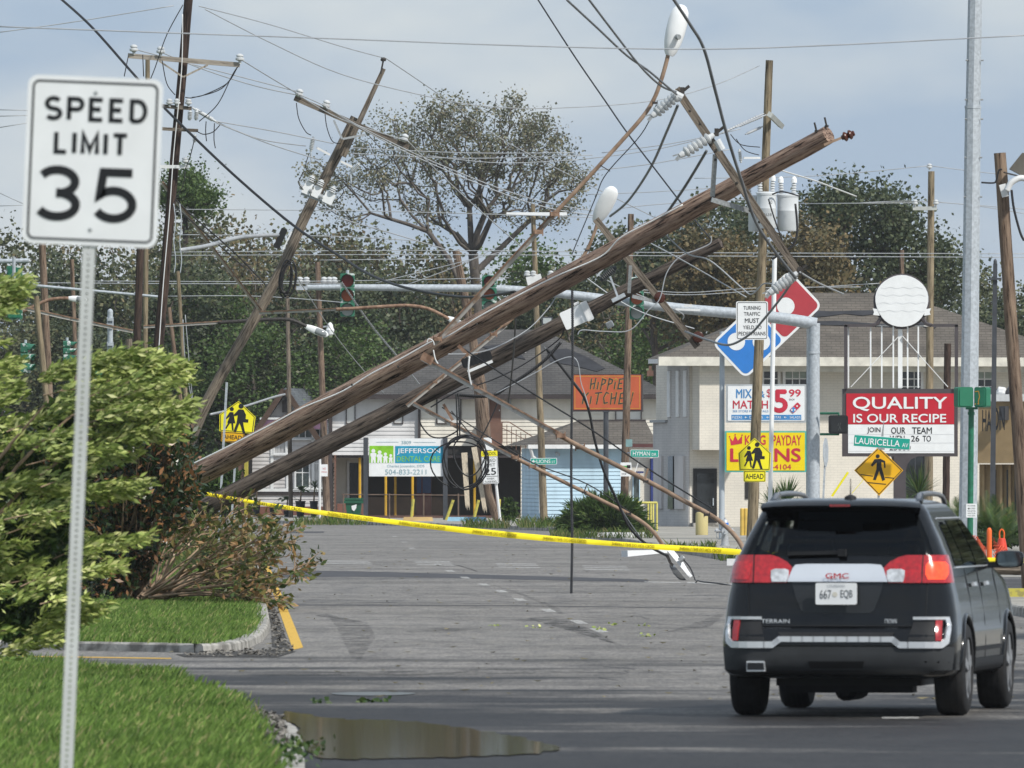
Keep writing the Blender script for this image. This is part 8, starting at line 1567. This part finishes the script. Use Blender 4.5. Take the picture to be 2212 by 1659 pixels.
for fc in bm.faces:                                   # open the body where the glass sits
    if len(fc.verts) > 6: continue
    q = [v.co for v in fc.verts]; zs = [c.z for c in q]; c = fc.calc_center_median()
    if min(zs) < 1.2 or max(zs) > 1.61: continue
    if c.y < .5 and all(abs(k_.x) < sl(k_.z)[0] - .09 for k_ in q) and min(zs) > 1.26: dele.append(fc)
    elif c.y > 2.2 and all(abs(k_.x) < sl(k_.z)[0] - .04 for k_ in q): screen.append([tuple(k_) for k_ in q]); dele.append(fc)
    elif abs(c.x) > sl(c.z)[0] - .03 and max(zs) < 1.53 and any(all(a < k_.y < b_ for k_ in q) for a, b_ in ((.80, 1.30), (1.36, 2.08), (2.17, 2.7))): dele.append(fc)
bmesh.ops.delete(bm, geom=dele, context='FACES'); bm.to_mesh(me); bm.free()
me.polygons.foreach_set('use_smooth', [True]*len(me.polygons)); me.set_sharp_from_angle(angle=R(32)); me.materials.clear(); me.materials.append(K_paint); body = bpy.data.objects.new('body', me); place(body, CAR, car)
def cpart(mb, name, m, parent=None, smooth=False): mb.m = None; mb.v = [tuple(CAR @ Vector(v)) for v in mb.v]; return mb.build(name, m, parent or car, smooth=smooth, frame=CAR)
def patch(name, rows, m, off=.008, ncol=10, fn=spt, parent=None, skirt=.02, sub=2):
    """panel lying on the body: rows of (height, from, to)"""
    R_ = []
    for a, b_ in zip(rows[:-1], rows[1:]):
        for i in range(sub): t = i / sub; R_.append([a[k] + (b_[k] - a[k])*t for k in range(3)])
    R_.append(list(rows[-1])); V, Fs = [], []
    for (w, s0, s1) in R_:
        for j in range(ncol + 1): p, n = fn(s0 + (s1 - s0)*j/ncol, w); V.append(p + n*off)
    c = ncol + 1; Fs = [(i*c+j, i*c+j+1, (i+1)*c+j+1, (i+1)*c+j) for i in range(len(R_)-1) for j in range(ncol)]
    bd = [j for j in range(c)] + [i*c + ncol for i in range(1, len(R_))] + [(len(R_)-1)*c + j for j in range(ncol-1, -1, -1)] + [i*c for i in range(len(R_)-2, 0, -1)]; o = len(V)
    for i in bd:
        w, s0, s1 = R_[i // c]; p, n = fn(s0 + (s1 - s0)*(i % c)/ncol, w); V.append(p + n*(off - skirt))
    k = len(bd); Fs += [(bd[i], o + i, o + (i+1) % k, bd[(i+1) % k]) for i in range(k)]; mb = MB(); mb.add(V, Fs); return cpart(mb, name, m, parent, smooth='auto')
sf = lambda sg: (lambda v, w: side(v, w, sg))
mb = MB()
for q in screen: mb.add(q, [tuple(range(len(q)))])
cpart(mb, 'windscreen', tint('windscreen_glass', (.62, .68, .68)))
K_seat = mat('seat_cloth', (.02, .02, .022), .8, var=.2)
def seat(u, v, w0, w1, hw, hr=True):
    mb = MB(); mb.bar((u, v, w0), (u, v - .10, w1), hw*2, .16, (0, 1, 0), w2=hw*1.7, h2=.11); s_ = cpart(mb, 'seat', K_seat)
    if hr: mb = MB(); mb.lathe(Vector((u - .12, v - .11, w1 + .11)), Vector((1, 0, 0)), [(0, .05), (.02, .08), (.22, .08), (.24, .05)], 12); cpart(mb, 'headrest', K_seat, s_)
for u in (-.40, .40): seat(u, 2.15, .55, 1.20, .25); seat(u, 1.2, .55, 1.16, .30)
seat(0, 1.2, .55, 1.14, .12, False); mb = MB(); mb.box(-.72, .72, 2.75, 3.2, .7, 1.08); cpart(mb, 'dashboard', K_seat); mb = MB(); mb.tube([Vector((-.40 + .18*math.cos(R(a)), 2.66, 1.03 + .18*math.sin(R(a)))) for a in range(0, 361, 24)], .015, 6); cpart(mb, 'steering_wheel', K_seat); mb = MB(); mb.box(-.80, .80, .3, 2.7, .50, .54); cpart(mb, 'cabin_floor', K_seat); mb = MB(); mb.box(-.74, .74, .30, 1.0, 1.02, 1.035); cpart(mb, 'parcel_cover', K_seat)
mb = MB(); mb.box(-.11, .11, 2.5, 2.53, 1.44, 1.50); cpart(mb, 'inside_mirror', K_seat)
# rear glass, spoiler, tailgate furniture
patch('rear_window', [(1.262, -.745, .745), (1.40, -.69, .69), (1.52, -.63, .63), (1.615, -.575, .575)], K_glass, .006, 16)
mb = MB(); V = []
for w, vv, hw in ((1.605, .36, .60), (1.62, .20, .62), (1.65, .17, .63), (1.682, .22, .625), (1.708, .45, .58), (1.685, .62, .56)):
    for j in range(13): t = j/6 - 1; V.append((t*hw, vv + .10*abs(t)**3, w - .018*abs(t)**4))
mb.add(V, [(i*13+j, i*13+j+1, (i+1)*13+j+1, (i+1)*13+j) for i in range(5) for j in range(12)]); spoil = cpart(mb, 'spoiler', K_paint, smooth='auto')
mb = MB(); mb.box(-.07, .09, .150, .20, 1.642, 1.660); cpart(mb, 'high_brake_lamp', glassred('dim_red_lens', (.25, .006, .01)), spoil)
mb = MB(); mb.bar((-.40, .155, 1.275), (.04, .155, 1.287), .028, .03, (0, 1, 0)); mb.bar((.0, .15, 1.283), (.06, .145, 1.283), .055, .05, (0, 1, 0)); cpart(mb, 'wiper', K_plast)
for sg in (-1, 1):
    S = lambda rows: [(w, sg*a, sg*b_) for w, a, b_ in rows]
    lamp_ = patch('tail_lamp', S([(1.05, .40, 1.00), (1.10, .375, 1.00), (1.17, .36, .99), (1.215, .405, .98), (1.25, .475, .965), (1.266, .53, .94)]), K_red, .022, 14)
    patch('reverse_lens', S([(1.058, .40, .515), (1.10, .385, .525), (1.145, .385, .525), (1.158, .41, .50)]), K_clear, .028, 6, parent=lamp_)
    patch('lamp_joint', S([(1.05, .655, .662), (1.266, .655, .662)]), K_plast, .026, 1, parent=lamp_)
    patch('brake_lens', S([(1.075, .70, .84), (1.12, .68, .88), (1.19, .68, .88), (1.215, .70, .84)]), K_lit if sg > 0 else glassred('bright_red_lens', (.60, .012, .016)), .027, 6, parent=lamp_)
    patch('bumper_reflector', S([(.60, .775, .825), (.76, .765, .82)]), glassred('reflector_red', (.35, .006, .01)), .016, 3)
    patch('corner_recess', S([(.60, .56, .80), (.75, .60, .78)]), K_plast, .007, 6)
    # chrome that frames the bumper corner
    V, k = [], 0; pth = [(.60, .775), (.86, .775), (.885, .70), (.87, .60), (.82, .568), (.50, .568), (.44, .612), (.0, .612)]; mb = MB()
    pth2 = [(a[0] + (b_[0] - a[0])*i/5, a[1] + (b_[1] - a[1])*i/5, wd_) for a, b_, wd_ in zip(pth[:-1], pth[1:], (.022, .042, .046, .05, .05, .046, .042)) for i in range(5)] + [(0, .612, .042)]
    for s, w, wd_ in pth2: p, n = spt(sg*s, w); V.append((p, n))
    for (p0, n0), (p1, n1), (_a, _b, wd_) in zip(V[:-1], V[1:], pth2):
        m0 = (n0 + n1).normalized(); d = (p1 - p0).normalized(); mb.bar(p0 + n0*.012 - d*.006, p1 + n1*.012 + d*.006, wd_, .02, m0)
    cpart(mb, 'bumper_chrome', K_chrome)
    # side glass, trim, mirror, handles, seams
    f = sf(sg); patch('quarter_window', [(1.175, .78, 1.30), (1.34, .80, 1.30), (1.50, .86, 1.30)], K_glass, .006, 6, f); patch('rear_door_window', [(1.175, 1.36, 2.12), (1.35, 1.36, 2.10), (1.53, 1.36, 2.06)], K_glass, .006, 6, f); patch('front_door_window', [(1.175, 2.19, 3.12), (1.35, 2.17, 2.80), (1.53, 2.14, 2.42)], K_glass, .006, 6, f)
    patch('window_trim', [(1.158, .72, 3.2), (1.168, .72, 3.2)], K_chrome, .010, 8, f); patch('upper_trim', [(1.545, .85, 2.45), (1.553, .87, 2.42)], K_chrome, .008, 8, f)
    for v in (1.33, 2.15, 3.22): patch('door_seam', [(.40, v, v + .008), (.75, v, v + .008), (1.15, v, v + .008)], K_plast, .003, 1, f)
    patch('sill_cladding', [(.34, 1.45, 3.30), (.38, 1.40, 3.36), (.44, 1.40, 3.36)], K_plast, .012, 8, f); patch('door_moulding', [(.50, 1.42, 3.20), (.53, 1.42, 3.20)], K_chrome if False else K_plast, .012, 6, f)
    for v in (1.52, 2.35): patch('door_handle', [(1.005, v, v + .20), (1.035, v, v + .20)], K_chrome, .035, 4, f, skirt=.02)
    mb = MB(); c = Vector((sg*1.03, 2.86, 1.215)); V = []
    for t, a, b_ in ((0, .095, .058), (.02, .115, .07), (.10, .11, .068), (.17, .07, .045), (.19, .03, .02)):
        for j in range(16): an = 2*math.pi*j/16; ca_, sa_ = math.cos(an), math.sin(an); V.append(c + Vector((a*math.copysign(abs(ca_)**.6, ca_), t, b_*math.copysign(abs(sa_)**.6, sa_))))
    mb.add(V, [(i*16+j, i*16+(j+1) % 16, (i+1)*16+(j+1) % 16, (i+1)*16+j) for i in range(4) for j in range(16)] + [tuple(range(16)), tuple(range(64, 80))]); mir = cpart(mb, 'door_mirror', K_paint, smooth='auto')
    mb = MB(); mb.add([c + Vector((.098*math.copysign(abs(math.cos(a))**.6, math.cos(a)), -.004, .060*math.copysign(abs(math.sin(a))**.6, math.sin(a)))) for a in [2*math.pi*j/20 for j in range(20)]], [tuple(range(20))]); cpart(mb, 'mirror_glass', mat('mirror_glass', (.20, .24, .25), .05, .9, var=.3, sc=4), mir)
    mb = MB(); mb.bar(c + Vector((-sg*.20, .06, -.05)), c + Vector((-sg*.05, .07, -.04)), .05, .06); cpart(mb, 'mirror_arm', K_paint, mir)
    mb = MB(); rl = [(sg*.57, .62, 1.665), (sg*.565, .70, 1.715), (sg*.56, .85, 1.735), (sg*.555, 1.6, 1.742), (sg*.55, 2.3, 1.72), (sg*.55, 2.5, 1.66)]; mb.tube(smooth_path(rl, 4), .020, 8); rail = cpart(mb, 'roof_rail', mat('satin_rail', (.22, .23, .25), .3, .5), smooth=True)
    mb = MB(); mb.bar((sg*.575, .60, 1.655), (sg*.565, .80, 1.73), .07, .05, (1, 0, 0), w2=.04); cpart(mb, 'rail_foot', K_paint, rail)
    for v0 in (.96, 3.80):
        mb = MB(); mb.tube([Vector((sg*(sl(.37 + .42*math.sin(R(t)))[0] - .004), v0 + .42*math.cos(R(t)), .37 + .42*math.sin(R(t)))) for t in range(-8, 189, 7)], .021, 8); cpart(mb, 'wheel_arch', K_plast if False else K_paint, smooth=True)
        wc = Vector((sg*.69, v0, .368)); A_ = Vector((sg, 0, 0)); mb = MB(); mb.lathe(wc, A_, [(0, .22), (.0, .335), (.02, .357), (.05, .368), (.18, .368), (.215, .357), (.235, .33), (.24, .25), (.215, .235)], 36); wh = cpart(mb, 'wheel', K_rubber, smooth='auto')
        mb = MB(); mb.lathe(wc + A_*.17, A_, [(0, .23), (.045, .245), (.055, .24), (.05, .20), (.02, .19), (.02, .0001)], 28); cpart(mb, 'rim', mat('wheel_alloy', (.42, .43, .45), .3, .7), wh, smooth='auto')
        for j in range(5):
            a = 2*math.pi*j/5 + .3; mb = MB(); d = Vector((0, math.cos(a), math.sin(a))); mb.bar(wc + A_*.225 + d*.03, wc + A_*.218 + d*.225, .06, .03, A_, w2=.075); cpart(mb, 'spoke', MATS['wheel_alloy'], wh)
        for j in range(4): mb = MB(); mb.lathe(wc + A_*(.055 + j*.04), A_, [(0, .3700), (.006, .3700)], 36); cpart(mb, 'tread_groove', K_plast, wh)
patch('chrome_bar', [(1.058, -.395, .395), (1.10, -.38, .38), (1.165, -.355, .355), (1.19, -.335, .335), (1.197, -.25, .25)], K_chrome, .030, 10)
patch('plate_recess', [(.815, -.255, .255), (.835, -.285, .285), (.93, -.325, .325), (1.052, -.36, .36)], mat('lit_recess_paint', (.035, .038, .042), .25, .3, var=.05), .009, 10)  # recess lightened: the light it catches is painted into its colour
patch('tailgate_seam', [(.712, -.62, .62), (.718, -.62, .62)], K_plast, .010, 8)
for sg in (-1, 1): patch('tailgate_side_seam', [(.72, sg*.66, sg*.667), (.80, sg*.69, sg*.697), (1.05, sg*.70, sg*.707)], K_plast, .004, 1)
patch('lower_bumper', [(.335, -.84, .84), (.37, -.93, .93), (.45, -.96, .96), (.552, -.98, .98)], mat('satin_grey_plastic', (.040, .043, .046), .5, var=.12, sc=5), .007, 18)
patch('bumper_inset', [(.62, -.42, .42), (.665, -.46, .46)], K_plast, .012, 8); patch('centre_valance', [(.36, -.20, .20), (.44, -.22, .22)], mat('valance_black', (.014, .014, .015), .6), .012, 6)
mb = MB(); tp4 = [(-.70, .36), (-.70, .44), (-.56, .44), (-.555, .36)]; mb.prism([(x, -.02, z) for x, z in tp4], (0, .12, 0)); ex = cpart(mb, 'exhaust_tip', K_chrome); mb = MB(); mb.prism([(x*.985 - .009 + (.004 if x < -.6 else -.004), -.026, z + (.012 if z < .4 else -.012)) for x, z in tp4], (0, .003, 0)); cpart(mb, 'exhaust_bore', M_black, ex)
mb = MB(); mb.box(-.57, .57, .75, 4.2, .235, .345); cpart(mb, 'underbody', M_black); mb = MB(); mb.box(-.5, .5, .8, 1.1, .18, .24); cpart(mb, 'rear_axle', K_plast); mb = MB(); mb.lathe(Vector((-.05, .9, .2)), Vector((0, 1, 0)), [(0, .05), (.1, .09), (.9, .09), (1.0, .05)], 12); cpart(mb, 'silencer', K_plast)
mb = MB(); mb.lathe(Vector((.06, .42, 1.70)), Vector((0, 0, 1)), [(0, .05), (.02, .045), (.035, .015)], 12); mb.tube([Vector((.06, .42, 1.73)), Vector((.05, .50, 1.86))], [.006, .003], 6); cpart(mb, 'antenna', K_plast)
class CarFace(Face):
    def __init__(s, c, wdt): s.cx = s.cy = 0; s.k = 1; s.o = CAR @ Vector(c); s.ax = (CAR.to_3x3() @ Xv); s.ay = Zv.copy(); s.n = -(CAR.to_3x3() @ Yv)
fb = CarFace((0, .055, .965), 0); pl_ = fb.panel(fb.rr(-.162, -.084, .162, .084, .014), .012, M_signwhite, 'number_plate', car, n=.045)
fb.text('667', -.128, -.030, -.038, .040, mat('plate_ink', (.10, .11, .12), .5), pl_, n=.048); fb.text('EQB', .035, -.030, .128, .040, MATS['plate_ink'], pl_, n=.048); fb.text('LOUISIANA', -.07, -.074, .07, -.05, mat('plate_faint', (.42, .44, .46), .5), pl_, n=.048)
fb.disc(-.01, .005, .02, mat('plate_pelican', (.62, .60, .52), .5), 'plate_emblem', pl_, n=.0475)
fb = CarFace((0, .105, 1.104), 0); fb.text('GMC', -.092, -.021, .092, .021, mat('badge_red', (.42, .012, .02), .3), car, n=.034 + .006, bold=.02, name='badge')
fb = CarFace((0, .095, .75), 0); fb.text('TERRAIN', -.60, -.016, -.375, .016, K_chrome, car, n=.006, bold=.012, name='badge'); fb.text('CROWN', .37, -.02, .465, .02, K_chrome, car, n=.006, bold=.012, name='badge')

# ---------------------------------------------------------------- thin storm haze over the street
hz = MB(); hz.box(-700, 700, -100, 1350, -1.2, 26); m, N, L, b = nt('storm_haze'); N.remove(b); pv = N.new('ShaderNodeVolumePrincipled'); pv.inputs['Color'].default_value = (.86, .90, .95, 1); pv.inputs['Density'].default_value = .00009; pv.inputs['Anisotropy'].default_value = .1; L.new(pv.outputs[0], N.get('Material Output').inputs['Volume']); hz.build('haze', m, kind='stuff', label='thin pale haze over the whole street')
scene.cycles.volume_bounces = 0
